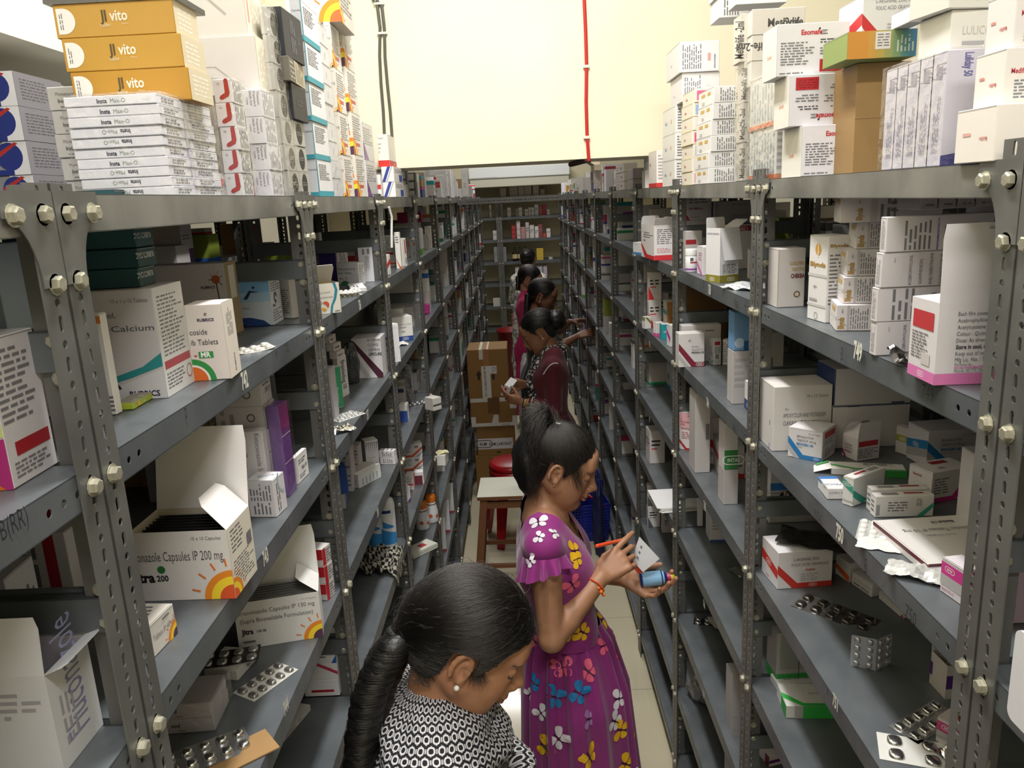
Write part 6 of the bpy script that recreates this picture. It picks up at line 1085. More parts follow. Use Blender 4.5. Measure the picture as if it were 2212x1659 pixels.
crumple('white crinkled foil-lined pack at the rail of shelf 763',(.545,1.83, U1 + GAP),(.13,.075), paint('c9ccd2',.3,.35,.1,.3, scale=80),.008,51,-1.0, tilt=(.03,.0))
B('white carton standing by the near post of shelf 763',1, U1,(1215,1400),(1160,1360),.05,(1180,915), 'd6d3d6',[fine('F',.1,.2,.9,.9,9, 'g')])
view('E7')
EB('white capsule carton with maroon slanting band, shelf 764',(470,740),(785,1035),2.30, U2, 'd3d0d0',[('F', 'p',[(.0,.72),(.62,.14),(1,.14),(1,0),(.5,0),(0,.5)], '7a2038'),('F', 'p',[(0,.42),(.42,0),(.25,0),(0,.24)], 'b0aeb0'),('F', 'b',.82,.07,.1),('F', 't', '61',.38,.75,.12, 'k', 'l',0,.8),('F', 't', 'Pyridine',.5,.58,.08, 'g'),('F', 't', 'Capsules IP 75 mg',.5,.49,.08, 'g', 'l',0,.7),('F', 't', 'PREGAN-150',.5,.40,.08, '3a3a40', 'l',0,.8,.03)],.05)
EB('wide white carton behind the maroon-banded capsule carton, shelf 764',(500,912),(695,1000),2.37, U2, 'c5c0c0',[fine('F',.6,.8,.9,.88,1, 'g')],.04)
B('small white carton with teal chevron and red patch, shelf 764',1, U2,(838,1118),(752,1102),(922,1118),(843,852), 'dcdadb',[('L', 'p',[(0,.25),(.55,.1),(1,.22),(1,.17),(.55,.04),(0,.2)], '2f8f8a'),('L', 't', 'CLOPIZEN',.1,.64,.08, 'g', 'l',0,.6),('L', 't', 'A 150',.25,.55,.08, 'g', 'l',0,.7),('L', 'l',.2,.35,.8,.5,3, 'g',3),('F', 'r',.1,.78,.85,.92, 'b02a34'),('F', 'l',.1,.45,.9,.72,5, 'g',4),('F', 'r',.2,.24,.7,.42, '8a888a'), fine('F',.1,.05,.9,.2,3)])
B('small white carton with fine print next to the teal chevron one, shelf 764',1, U2,(985,1118),(930,1112),.02,(985,850), 'd6d3d5',[('L', 'l',.05,.1,.95,.9,12, 'g',5)])
nv = [('L', 'p',[(0,.0),(0,.62),(.5,1),(.7,1),(.15,.62),(.15,0)], '24345e'),('F', 'l',.3,.1,.8,.6,5, 'g',4,90),('L', 't', 'Clopid',.62,.62,.055, '66646c', 'l',270,.8),('L', 't', 'Aspirin',.48,.62,.055, '66646c', 'l',270,.8),('L', 't', 'PREVA',.34,.62,.055, '3a3a42', 'l',270,.9,.03)]
B('tall white carton with navy angled border, shelf 764',1, U2,(1075,1390),(1025,1340),.12,(1110,795), 'd3cfc6', nv)
B('white tablet carton with navy chevron in front of the navy-bordered one, shelf 764',1, U2,(1130,1490),(1078,1435),(1225,1480),(1180 - 50,1120), 'd9d6d3',[('L', 'p',[(0,.35),(.8,.0),(1,.05),(1,.0),(.7,0),(0,.26)], '24345e'),('F', 't', 'FEBUTAZ',.2,.6,.1, '77757c', 'l',0,.8), fine('F',.2,.2,.8,.5,4, 'g')])
B('white carton with navy foot and oval badge by the near post, shelf 764',1, U2,(1215,1620),(1160,1560),.05,(1220,1325), 'dedcda',[('L', 'r',0,0,1,.36, '223a78'),('L', 'b',.6,.18,.14)])
crumple('clear film bag with purple lettering, shelf 764',(.60,1.78, U2 + GAP),(.05,.09), M_BAG,.012,61,.5, thick=.03, name='polybag', cat='bag')
fb = EB('blue and white pack in clear film hanging over cartons, shelf 764',(1050,1230),(560,770),1.86, U2 + .135, '6f9ac8',[('F', 'c',.35,.2,.3, 'b9d3ea'),('F', 'r',.6,0,1,.25, '1d5a9a')],.05)
EB('white carton under the blue film pack, shelf 764',(1040,1225),(770,1100),1.86, U2, 'bcb8b8',[fine('F',.1,.3,.9,.9,5)],.05, h=.1335)
EB('brown corrugated box at the back of the third right rack',(535,960),(250,900),2.60, U2, '7a5a34',(),.2, cat='box')
view('C5')
B('pink and white syrup carton with slanting red foot, shelf 765',1, U3,(1062,1305),(943,1285),(1112,1270),(1058,972), 'e2dcdc',[('L', 'r',0,.62,1,1, 'e6b5ba'),('F', 'r',0,.62,1,1, 'd89aa2'),('L', 'p',[(0,.28),(.55,.06),(1,.06),(1,0),(.45,0),(0,.2)], 'b0303a'),('F', 'r',.1,.12,.9,.26, 'a02a34'),('F', 'r',0,0,1,.06, 'b0303a'),('L', 't', 'Rx',.1,.8,.05, 'a04a54'),('L', 't', 'PIRACETAM',.1,.73,.065, 'a04a54', 'l',0,.7,.02),('L', 't', 'SYRUP',.1,.66,.065, 'a04a54', 'l',0,.7,.02),('L', 't', 'CARNICETAM',.1,.56,.06, 'b0303a', 'l',0,.65,.03),('L', 'l',.2,.3,.85,.5,4, 'c07a80',4),('L', 't', '100 ml',.62,.9,.05, 'a04a54')])
rb = [('L', 'p',[(0,.55),(1,.12),(1,.0),(.95,0),(0,.38)], 'c4323a'),('F', 'p',[(0,.55),(1,.15),(1,0),(.9,0),(0,.38)], 'c4323a'),('F', 'p',[(0,.3),(.8,0),(.6,0),(0,.2)], 'a9a7a9')]
B('large white carton with red slanting band, rear one on shelf 765',1, U3,(1215,1420),(1118,1270),.10,(1225,1010), 'd4d0d2', rb + [('F', 't', 'PM',.6,.6,.06, 'g')])
B('grey-white carton with red slanting band, front one on shelf 765',1, U3,(1308,1552),(1243,1395),(1522,1548),(1318,1265), 'cbc8c6',[('F', 'p',[(0,.62),(.82,.14),(1,.14),(1,0),(.72,0),(0,.42)], 'b82a32'),('F', 'p',[(0,.36),(.62,0),(.4,0),(0,.2)], 'b4b2b4'),('F', 't', 'POTASSIUM',.72,.55,.08, '88868a', 'l',0,.7),('F', 't', 'UCID',.72,.46,.08, '88868a', 'l',0,.7),('F', 't', 'CEF',.72,.36,.09, '3a3a40', 'l',0,.9,.03),('L', 'p',[(0,.7),(1,.62),(1,.42),(0,.5)], 'b82a32')])
g_ = EB('white carton with green foot behind the red-banded cartons, shelf 765',(1350,1470),(1060,1180),1.95, U3 + .10, 'd2cfd0',[('F', 'r',0,0,1,.42, '3a8a4a'),('F', 'b',.7,.2,.2)],.06)
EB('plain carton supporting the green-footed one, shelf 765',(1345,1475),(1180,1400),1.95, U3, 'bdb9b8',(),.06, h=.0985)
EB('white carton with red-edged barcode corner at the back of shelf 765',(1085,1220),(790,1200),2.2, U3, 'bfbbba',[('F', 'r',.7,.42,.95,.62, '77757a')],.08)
crumple('dark foil strips heaped on a carton by the near post, shelf 765',(.655,1.78, U3 + .08),(.07,.06), M_FOILD,.012,71,.4)
B('white carton with green stripe under the dark foil, shelf 765',1, U3,(1565,1590),(1520,1540),.07,.078, 'c9c6c5',[('F', 'p',[(0,.5),(1,.1),(1,.3),(0,.7)], '3a8a5a')])
view('C7')
p = onZ(*Q((630,285)), U4)
bottle('teal mouthwash bottle half hidden on the shelf under 765',(.66,2.28, U4),[('body',[(0,0),(.024,0),(.026,.004),(.026,.07),(.02,.085),(.010,.092),(.010,.098)], paint('0f5a6e',.15,0,.02,0,1,.3)),('cap',[(.013,.096),(.013,.12),(0,.12)], paint('1a2a3a',.4))])
B('tall white carton with blue foot line under shelf 765',1, U4,(740,432),(708,380),(838,432),(740,175), 'd6d4d8',[('F', 'r',0,0,1,.05, '3a5aa8'),('F', 'l',.1,.25,.9,.9,10, 'l',4)])
B('white folded leaflet standing beside the tall carton under 765',1, U4,(700,345),(672,345),.02,(668,180), 'd2d0d2',())
blister('four-capsule strip lying askew on the third right rack below 766', spot((700,865), U5),(2,2),(.06,.045), sheet=M_FOILD, dome=M_FOIL, yaw=-.3)
crumple('crushed white paper bag hanging beside the capsule strip', spot((765,880), U5),(.03,.06), paint('bdbabb',.7),.012,81,.3, name='paper_bag', cat='paper')
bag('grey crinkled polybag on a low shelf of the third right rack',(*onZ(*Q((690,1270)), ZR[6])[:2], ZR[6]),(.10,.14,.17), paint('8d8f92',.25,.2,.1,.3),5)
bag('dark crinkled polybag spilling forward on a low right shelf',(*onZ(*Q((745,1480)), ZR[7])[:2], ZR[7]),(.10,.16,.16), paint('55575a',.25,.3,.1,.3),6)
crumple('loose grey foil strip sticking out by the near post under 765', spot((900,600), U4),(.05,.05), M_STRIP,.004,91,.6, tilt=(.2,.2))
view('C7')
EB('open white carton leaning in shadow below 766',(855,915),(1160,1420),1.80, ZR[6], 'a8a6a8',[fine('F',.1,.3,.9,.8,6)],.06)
view('C3')
fo_ = OB('big omega carton with red foot band and open top, fourth right rack',1, U1,(967,925),(887,885),(1135,915),(972,612), 'e2dfe0',[('F', 'r',0,0,1,.14, 'cf3038'),('L', 'r',.3,0,1,.12, 'cf3038'),('L', 'p',[(0,.45),(.5,.1),(.5,0),(.3,0),(0,.36)], 'cf3038'),('L', 'l',.2,.6,.9,.8,3, 'g',4),('L', 't', 'FENOMEGA',.2,.5,.07, 'a03a5a', 'l',0,.7,.03),('F', 'l',.15,.45,.9,.9,8, 'g',4),('F', 'l',.15,.2,.9,.35,4, 'd08a90',5)],[('F',.03,35,.05),('K',.03,-20,.1),('R',.03,40,.1)], inside='bdb8b0')
B('small white carton with blue foot by the omega carton',1, U1,(852,878),(778,868),.05,(850,768), 'dedede',[('L', 'r',0,0,1,.2, '4a86c0'),('F', 'r',.05,.35,.8,.8, '6fa2cf'), fine('L',.1,.8,.6,.9,1)])
view('E7')
B('white carton with olive angular stripe, fourth right rack',1, U2,(115,738),(62,728),(185,735),(118,615), 'd9d8d4',[('F', 'p',[(0,1),(1,.35),(1,.6),(.4,1)], '77783a'),('L', 'r',0,.7,1,1, '77783a'),('L', 'b',.5,.85,.13)])
for k,(x0, x1, t, lab, pr) in enumerate(((235,200,672, 'small white carton with pink foot, fourth right rack',[('F', 'r',0,0,1,.25, 'd05a9a'),('L', 'r',0,0,1,.25, 'd05a9a')]),(292,270,690, 'teal carton with oval badge, fourth right rack',[('F', 'r',0,0,1,1, '1f9aa4'),('L', 'r',0,0,1,1, '1f9aa4'),('F', 'b',.5,.5,.14)]))):
 B(lab,1, U2,(x0,820 + k * 28),(x1,810 + k * 22),.03,(x0, t), 'dadada', pr)
B('white carton with magenta diagonal at the near post, fourth right rack',1, U2,(380,925),(342,905),.04,(384,700), 'dcdadb',[('L', 'p',[(0,.8),(0,.55),(1,.2),(1,.45)], 'c23aa6')])
B('tall white carton behind the small ones, fourth right rack',1, U2,(160,700),(102,690),.04,(160,425), 'd9d7d8',[fine('L',.1,.3,.9,.9,6)], X=.58)
rr_ = B('white carton with red foot standing on the back row, fourth right rack',1, U2,(245,690),(170,690),.06,(245,445), 'cfcbca',[('F', 'r',0,0,1,.2, 'b02a34'),('L', 'r',0,.35,1,.55, 'b02a34'), fine('L',.1,.65,.9,.92,3, 'g')], X=.60)
B('white carton with teal stripe and brown corrugated side, fourth right rack',1, U2,(345,860),(305,850),.05,(345,455), 'c9c6c2',[('L', 'r',0,.58,1,.72, '1f9aa4'),('F', 'r',0,0,1,1, 'a8763a')], X=.545)
B('white carton with red square on a mid shelf, fourth right rack',1, U3,(145,1222),(78,1218),(222,1210),(145,1120), 'd2cfce',[('F', 'r',.05,.2,.9,.75, 'a8222c'), fine('L',.1,.5,.9,.9,3)])
B('white carton with royal blue foot on a mid shelf, fourth right rack',1, U3,(240,1262),(228,1250),(335,1250),(240,1075), 'cfcdcf',[('F', 'r',0,0,1,.22, '24489a'),('F', 'l',.4,.4,.9,.85,6, 'g',4)])
B('pale blue-footed carton at the near post, fourth right rack mid shelf',1, U3,(382,1395),(342,1355),.04,(384,1110), 'b5b9bd',[('L', 'r',0,0,1,.2, '3a7ab8'),('L', 'r',.3,.4,.8,.6, '77757a')])
view('C5')
B('red and white carton on a lower shelf, fourth right rack',1, U4,(640,1238),(612,1225),(730,1232),(640,1095), 'c9c6c6',[('F', 'r',.15,.3,.9,.95, 'a39f9e'),('L', 'r',0,0,1,1, 'b83a3a'),('F', 'r',0,0,.06,1, 'b83a3a')])
B('white carton with red foot edges on a lower shelf, fourth right rack',1, U4,(745,1258),(733,1245),(815,1258),(745,1130), 'd2cfd0',[('F', 'r',.85,0,1,1, 'b03a44'), fine('F',.1,.2,.8,.8,5)])
mb = MB(); R_ = random.Random(3)
for k in range(9):
 a = R_.uniform(-.06,.06); c, s = math.cos(a), math.sin(a); w, d = .105,.15; ox, oy = R_.uniform(-.008,.008), R_.uniform(-.008,.008)
 pts = [(-w,-d),(w,-d),(w, d),(-w, d)]; P = [(c * x / 1 - s * y + ox, s * x + c * y + oy) for x, y in [(q[0] * .8, q[1] * .6) for q in pts]]
 z = k * .0016; mb.add([(x, y, z) for x, y in P] + [(x, y, z + .0012) for x, y in P],[(3,2,1,0),(4,5,6,7),(0,1,5,4),(1,2,6,5),(2,3,7,6),(3,0,4,7)], paint(['dcdcc8', 'e6e6e8', 'e2e2e4'][k % 3],.6))
po = onZ(*Q((660,1620)), ZR[5])
o = tag(mb.build('paper_stack', None,(XR + .055,2.66, U4 + GAP),.05), 'stack of loose white and cream papers jutting over a right shelf edge', 'paper')
def rail_text(rk, level, txt, px, col, size, sq=.6, bold=.03, rough=False, dz=.005, tilt=0., name='painted_number'):
 sd, k = rk; r = RACKS[rk]; zs = ZL if sd < 0 else ZR; sh = [c for c in r.children if c.name.startswith('shelf')][level]
 X = (XL + .0024) if sd < 0 else (XR - .0024); p = onX(px[0], px[1], X)
 V, F, w = glyphs(txt, bold); e = 1 if sd < 0 else -1; mb = MB(); ct, st = math.cos(tilt), math.sin(tilt)
 R = random.Random(txt)
 P = [(X, p[1] + e * (x * size * sq * ct - y * size * st), p[2] + y * size * ct + x * size * sq * st) for x, y in V]
 mb.add(P, F, paint(col,.6,0,.05)); o = mb.build(name, sh); o.location = -(Vector(r.location) + Vector(sh.location)); o['label'] = ('white painted' if name == 'painted_number' else 'black marker') + ' writing'
 return o
WP = 'dedcd2'; BK = '22242a'
rail_text((-1,1),1, '742',(524,842), WP,.034,.52,.035); rail_text((-1,1),2, '743',(570,1224), WP,.032,.52,.035); rail_text((-1,1),3, '744',(615,1548), WP,.032,.5,.035)
for t_, px in (('M',(597,778)),('702',(618,764)),('L',(643,748))): rail_text((-1,1),1, t_, px, BK,.022,.6,.0, name='marker_writing')
rail_text((-1,1),1, 'P',(404,922), BK,.034,.4,-.01, name='marker_writing'); rail_text((-1,1),2, '6',(625,1150), BK,.026,.5,-.01, name='marker_writing'); rail_text((-1,1),2, 'Deso',(668,1085), BK,.018,.5,-.01, name='marker_writing')
rail_text((-1,0),1, 'B(RR)',(5,1170), BK,.024,.62,-.005, name='marker_writing')
rail_text((-1,2),1, '756',(776,670), WP,.034,.5,.035); rail_text((-1,2),2, '757',(793,908), WP,.034,.5,.035); rail_text((-1,2),3, '758',(815,1120), WP,.034,.5,.035)
rail_text((1,1),1, '749',(1843,772), WP,.036,.52,.035); rail_text((1,1),2, '750',(1805,1160), WP,.036,.52,.035); rail_text((1,1),3, '751',(1798,1520), WP,.032,.5,.035)
rail_text((1,1),1, 'B',(1816,778), BK,.030,.6,-.01, name='marker_writing'); rail_text((1,1),1, '749',(1990,858), BK,.026,.75,-.005, name='marker_writing')
rail_text((1,1),2, 'INTAS',(1758,1118), BK,.026,.5,-.01, name='marker_writing'); rail_text((1,1),2, 'B',(1867,1236), BK,.034,.5,-.01, name='marker_writing'); rail_text((1,1),2, '750',(1955,1330), BK,.026,.75,-.005, name='marker_writing'); rail_text((1,1),3, 'A',(1785,1500), BK,.022,.6,-.01, name='marker_writing')
rail_text((1,2),1, '763',(1530,634), WP,.034,.5,.035); rail_text((1,2),2, '764',(1526,876), WP,.034,.5,.035); rail_text((1,2),3, '765',(1520,1098), WP,.034,.5,.035); rail_text((1,2),4, '766',(1519,1308), WP,.03,.5,.035); rail_text((1,2),5, '767',(1518,1502), WP,.03,.5,.035)
rail_text((1,2),1, '763',(1587,664), BK,.024,.7,-.005, name='marker_writing'); rail_text((1,2),2, 'C',(1565,910), BK,.03,.6,-.01, name='marker_writing'); rail_text((1,2),2, '764',(1582,928), BK,.024,.7,-.005, name='marker_writing'); rail_text((1,2),1, 'D',(1518,622), BK,.026,.6,-.01, name='marker_writing')
rail_text((1,3),1, '777',(1402,574), WP,.03,.5,.02); rail_text((1,3),2, '778',(1402,748), WP,.03,.5,.02); rail_text((1,3),3, '779',(1402,910), WP,.03,.5,.02)
def fill_item(mb, R, x, y, z, w, d, h, yaw=0.):
 if z + h > .12 and (2.9 < y < 3.35 or x < -.8): return
 """one far carton added to a shared mesh"""
 c = R.choice(['d6d3d2', 'dedcdb', 'cfcac9', 'e2e0df', 'c6c0be', 'd8d4ce', 'b9b2ae', 'd2cfd4']);
 if R.random() < .13: c = R.choice(['b8302c', '6a3f8a', 'c9953a', '2a4a8a', '8a9a3a', 'b8326a', '3f8a7a', 'a27f52'])
 m = paint(c,.5,0,.02); ca, sa = math.cos(yaw), math.sin(yaw); n0 = len(mb.v); mb.box((-w / 2,-d / 2,0),(w / 2, d / 2, h), m)
 if R.random() < .45:
  k = R.choice(PAL); v0 = R.choice([0,.6,.75]);
  for sx in (-1,1): mb.add([(sx * (w / 2 + .0006),-d / 2, v0 * h),(sx * (w / 2 + .0006), d / 2, v0 * h),(sx * (w / 2 + .0006), d / 2,(v0 + .22) * h),(sx * (w / 2 + .0006),-d / 2,(v0 + .22) * h)],[(0,1,2,3)], ink(k))
  mb.add([(-w / 2,-d / 2 - .0006, v0 * h),(w / 2,-d / 2 - .0006, v0 * h),(w / 2,-d / 2 - .0006,(v0 + .22) * h),(-w / 2,-d / 2 - .0006,(v0 + .22) * h)],[(0,1,2,3)], ink(k))
 if R.random() < .5:
  for sx in (-1,1):
   f = Face(mb,(sx * w / 2,-d / 2 if sx > 0 else d / 2,0),(0, sx,0),(0,0,1), d, h); f.lines(.15,.35,.85,.6,2, 'g', R.randrange(99))
 for i in range(n0, len(mb.v)):
  a, b, e = mb.v[i]; mb.v[i] = (x + ca * a - sa * b, y + sa * a + ca * b, z + GAP + e)
FAR = MB(); SIDE = {-1: 'left',1: 'right'}
LEV = ['top', 'second', 'third', 'fourth', 'fifth', 'sixth', 'seventh', 'eighth']
PROTO = {}
def proto(j, sd):
 R = random.Random(j * 31 + sd); w, d, h = R.uniform(.05,.10), R.uniform(.03,.09), R.uniform(.04,.16)
 body = R.choice(['d6d3d2', 'dedcdb', 'cfcac9', 'e2e0df', 'c6c0be', 'd8d4ce', 'c9c3bf'])
 if j % 8 == 5: body = R.choice(['c9953a', '6a3f8a', 'a27f52', 'b8302c', '8f9a4a', '3b5a9a'])
 me = carton_mesh(w, d, h, body, auto(j * 7 + 1)); o = me.build('medicine_carton'); COL.objects.unlink(o); return o.data,(w, d, h), body
COLW = {'c9953a': 'amber', '6a3f8a': 'purple', 'a27f52': 'brown', 'b8302c': 'red', '8f9a4a': 'lime', '3b5a9a': 'blue'}
n_ind = 0
def fill_rack(sd, k, dens, levels, individual, skip=lambda l, y: False, X=None, face=1):
 global n_ind
 R = random.Random(k * 17 + sd * 5 + (100 if X else 0)); X0 = (XL if sd < 0 else XR) if X is None else X; zs = ZL if sd < 0 else ZR; Y0 = (YL0 if sd < 0 else YR0) + (k - 1) * BAY
 for l in levels:
  y = Y0 + .045; n = 0; zs_top = (zs[l - 1] - .045 - zs[l]) if l else .16
  while y < Y0 + BAY - .06:
   if R.random() > dens[l] or skip(l, y): y += R.uniform(.04,.12); continue
   if individual:
    j = R.randrange(26)
    if j not in PROTO: PROTO[j] = proto(j, sd)
    me,(w, d, h), body = PROTO[j]; cnt = R.choice([1,1,2,2,3,4]); z = zs[l]; xo = R.uniform(.02,.10)
    if y + d > Y0 + BAY - .045: break
    for q in range(cnt):
     if z + h > zs[l] + zs_top: break
     n += 1; n_ind += 1
     cn = COLW.get(body, 'white')
     o = link('medicine_carton', me, None,(X0 + sd * (xo + w / 2), y + d / 2, z + GAP), R.uniform(-.04,.04)); z += h + GAP
     tag(o, f'{cn} carton number {n} from the camera end, {LEV[l]} shelf of the {ORD[k]} {SIDE[sd]} rack', 'carton', f'cartons in the {ORD[k]} {SIDE[sd]} rack')
    y += d + R.uniform(.004,.03)
   else:
    w, d, h = R.uniform(.06,.14), R.uniform(.035,.09), R.uniform(.04,.13); xo = R.uniform(.02,.12); z = zs[l]
    for q in range(R.choice([1,2,2,3,4])):
     if z + h > zs[l] + zs_top: break
     fill_item(FAR, R, X0 + sd * (xo + w / 2), y + d / 2, z, w, d, h); z += h + GAP
    y += d + R.uniform(.004,.03)
D0 = [.75,.8,.8,.75,.6,.45,.3,.15]
fill_rack(-1,3,[0,.25,.5,.35,.3,.2,.15,0],[1,2,3,4,5,6], True, lambda l, y: l in (1,2,3,4) and y < 2.95)
fill_rack(-1,4,[.8,.8,.75,.6,.4,.2,.1,0],[0,1,2,3,4,5], False, lambda l, y: l == 0 and y < 3.45)
fill_rack(1,3,[0,.3,.4,.25,.3,.25,.2,0],[1,2,3,4,5,6], True, lambda l, y: y < 3.0)
fill_rack(1,4,[0,.7,.7,.65,.5,.35,.3,0],[1,2,3,4,5,6], False)
for k in range(5,11):
 for sd in (-1,1): fill_rack(sd, k,[.9,.9,.9,.85,.8,.7,.5,.2], range(7), False)
for k in range(0,4):
 for sd in (-1,1): fill_rack(sd, k,[.55 if sd < 0 else .3,.85,.8,.7,.5,.3,.2,0], range(1 if k < 2 else 0,6), False, X=(XL - .43 if sd < 0 else XR + .43))
tag(FAR.build('medicine_cartons'), 'mixed cartons on the far racks and in the racks behind', 'cartons', kind='stuff')
view('D1')
R = random.Random(77)
for i,(x0, x1, y0, bd_, n) in enumerate(((640,740,530, 'cdc8c6',4),(800,940,490, 'c3bab8',3),(950,1050,500, 'ccc6c4',4),(1055,1175,480, 'c6bebc',4),(1200,1300,480, 'd0ccca',3),(1325,1400,490, 'b4aaa8',3),(1750,1840,470, 'd2ccb4',1),(1880,1930,400, 'd9d7d2',1))):
 yb = 720 - (x0 - 620) * .045
 a = onY(*Q((x0, yb)),10.06); b = onY(*Q((x1, yb)),10.06); t = onY(*Q((x0, y0)),10.06); h = (t[2] - ZL[0]) / n - GAP
 for q in range(n): carton(f'pale carton in the {ORD[i]} pile on the far-end rack, {NTH[q]}',((a[0] + b[0]) / 2,10.12, ZL[0] + GAP + q * (h + GAP)),(b[0] - a[0] - .004,.1, h),0, bd_ if not (i == 5 and q == 2) else '6a2a2c',[fine('F',.1,.3,.9,.8,2, 'g', q)], 'cartons on the far-end rack')
EB('grey-green carton on the far-end rack among pale piles',(835,935),(500,610),10.05, ZL[0] + .30, '77806a',(),.06) if False else None
shelf_rows = [(1,[(400,440,870, 'd4d2cf'),(505,575,840, 'd0cdca'),(600,628,860, 'cfcccb'),(710,775,915, 'dedcd8'),(860,905,930, 'a8a49f'),(910,970,915, 'e2e0dd'),(1015,1075,940, 'dcdad8'),(1078,1120,915, 'd6d4d2'),(1125,1178,915, 'dedcda'),(1185,1255,870, 'c9d2e2'),(1270,1315,905, 'c8602c'),(1322,1388,875, 'b3235a'),(1392,1452,950, 'e2e0de')]),
    (2,[(440,510,1270, 'cfccca'),(525,600,1180, 'b8aeac'),(770,845,1185, 'a8262c'),(858,925,1105, 'cfc4c2'),(932,1010,1210, 'c28a8c'),(1015,1078,1135, 'c0b8b6'),(1085,1165,1180, 'd0ccca'),(1175,1240,1200, 'dad8d6'),(1235,1310,1165, '8a4a4a'),(1315,1370,1310, 'c24a3a'),(1378,1448,1235, 'd9d9dc')]),
    (3,[(440,560,1470, '8d8f92'),(570,660,1470, '87898c'),(1190,1310,1480, 'd9b53a'),(1400,1470,1620, 'c9c7c4')])]
YB = {1: (1070,1030),2: (1420,1370),3: (1720,1650)}
for l, items in shelf_rows:
 for i,(x0, x1, y0, bd_) in enumerate(items):
  a = onY(*Q((x0,0)),10.06); b = onY(*Q((x1,0)),10.06); hh = (YB[l][0] + (YB[l][1] - YB[l][0]) * (x0 - 400) / 1050 - y0) / 7.9 * 10.35 / 1672
  n = 3 if (bd_ in ('a8262c', 'c28a8c', 'd9b53a', 'cfc4c2')) else 1
  for q in range(n): carton(f'{ {"a8262c": "red", "d9b53a": "yellow", "b3235a": "crimson", "c8602c": "orange", "c28a8c": "rose"}.get(bd_, "pale") } carton, number {i + 1} along the {LEV[l]} shelf of the far-end rack, {NTH[q]}',((a[0] + b[0]) / 2,10.13, ZL[l] + GAP + q * hh / n),(b[0] - a[0] - .003,.12, hh / n - GAP),0, bd_,[fine('F',.1,.4,.9,.7,2, 'g', q)], 'cartons along the far-end rack')
for i,(px, dark) in enumerate(((1112,0),(1124,1),(1136,0))):
 p = onY(px,548,10.12); bottle(f'dark brown bottle with pale label on the far-end rack, {ORD[i]} of three',(p[0],10.12, ZL[3]),[('body',[(0,0),(.034,0),(.034,.10),(.012,.13),(.012,.15)], paint('241a14',.2)),('cap',[(.014,.148),(.014,.17),(0,.17)], paint('151515',.4)),('label',[(.0346,.03),(.0346,.085)], paint('c9b98a',.6))], group='brown bottles')
for l, xs in ((4,(1118,1128,1160,1168,1178)),(5,(1072,1110)),(6,(1105,1112))):
 for i, px in enumerate(xs):
  p = onY(px,600,10.12); nq = 4 if l != 5 else 2
  for q in range(nq): carton(f'{"lilac" if px > 1150 else ("red" if l == 6 else "white")} carton, pile {i + 1} on the {LEV[l]} shelf of the far-end rack, {NTH[q]}',(p[0],10.12, ZL[l] + GAP + q * .052),(.05 if l != 5 else .11,.1,.05),0, 'c3bcd0' if px > 1150 else ('9a2a34' if l == 6 else 'cdc8c4'),[fine('F',.1,.3,.9,.8,2)], 'cartons low on the far-end rack')
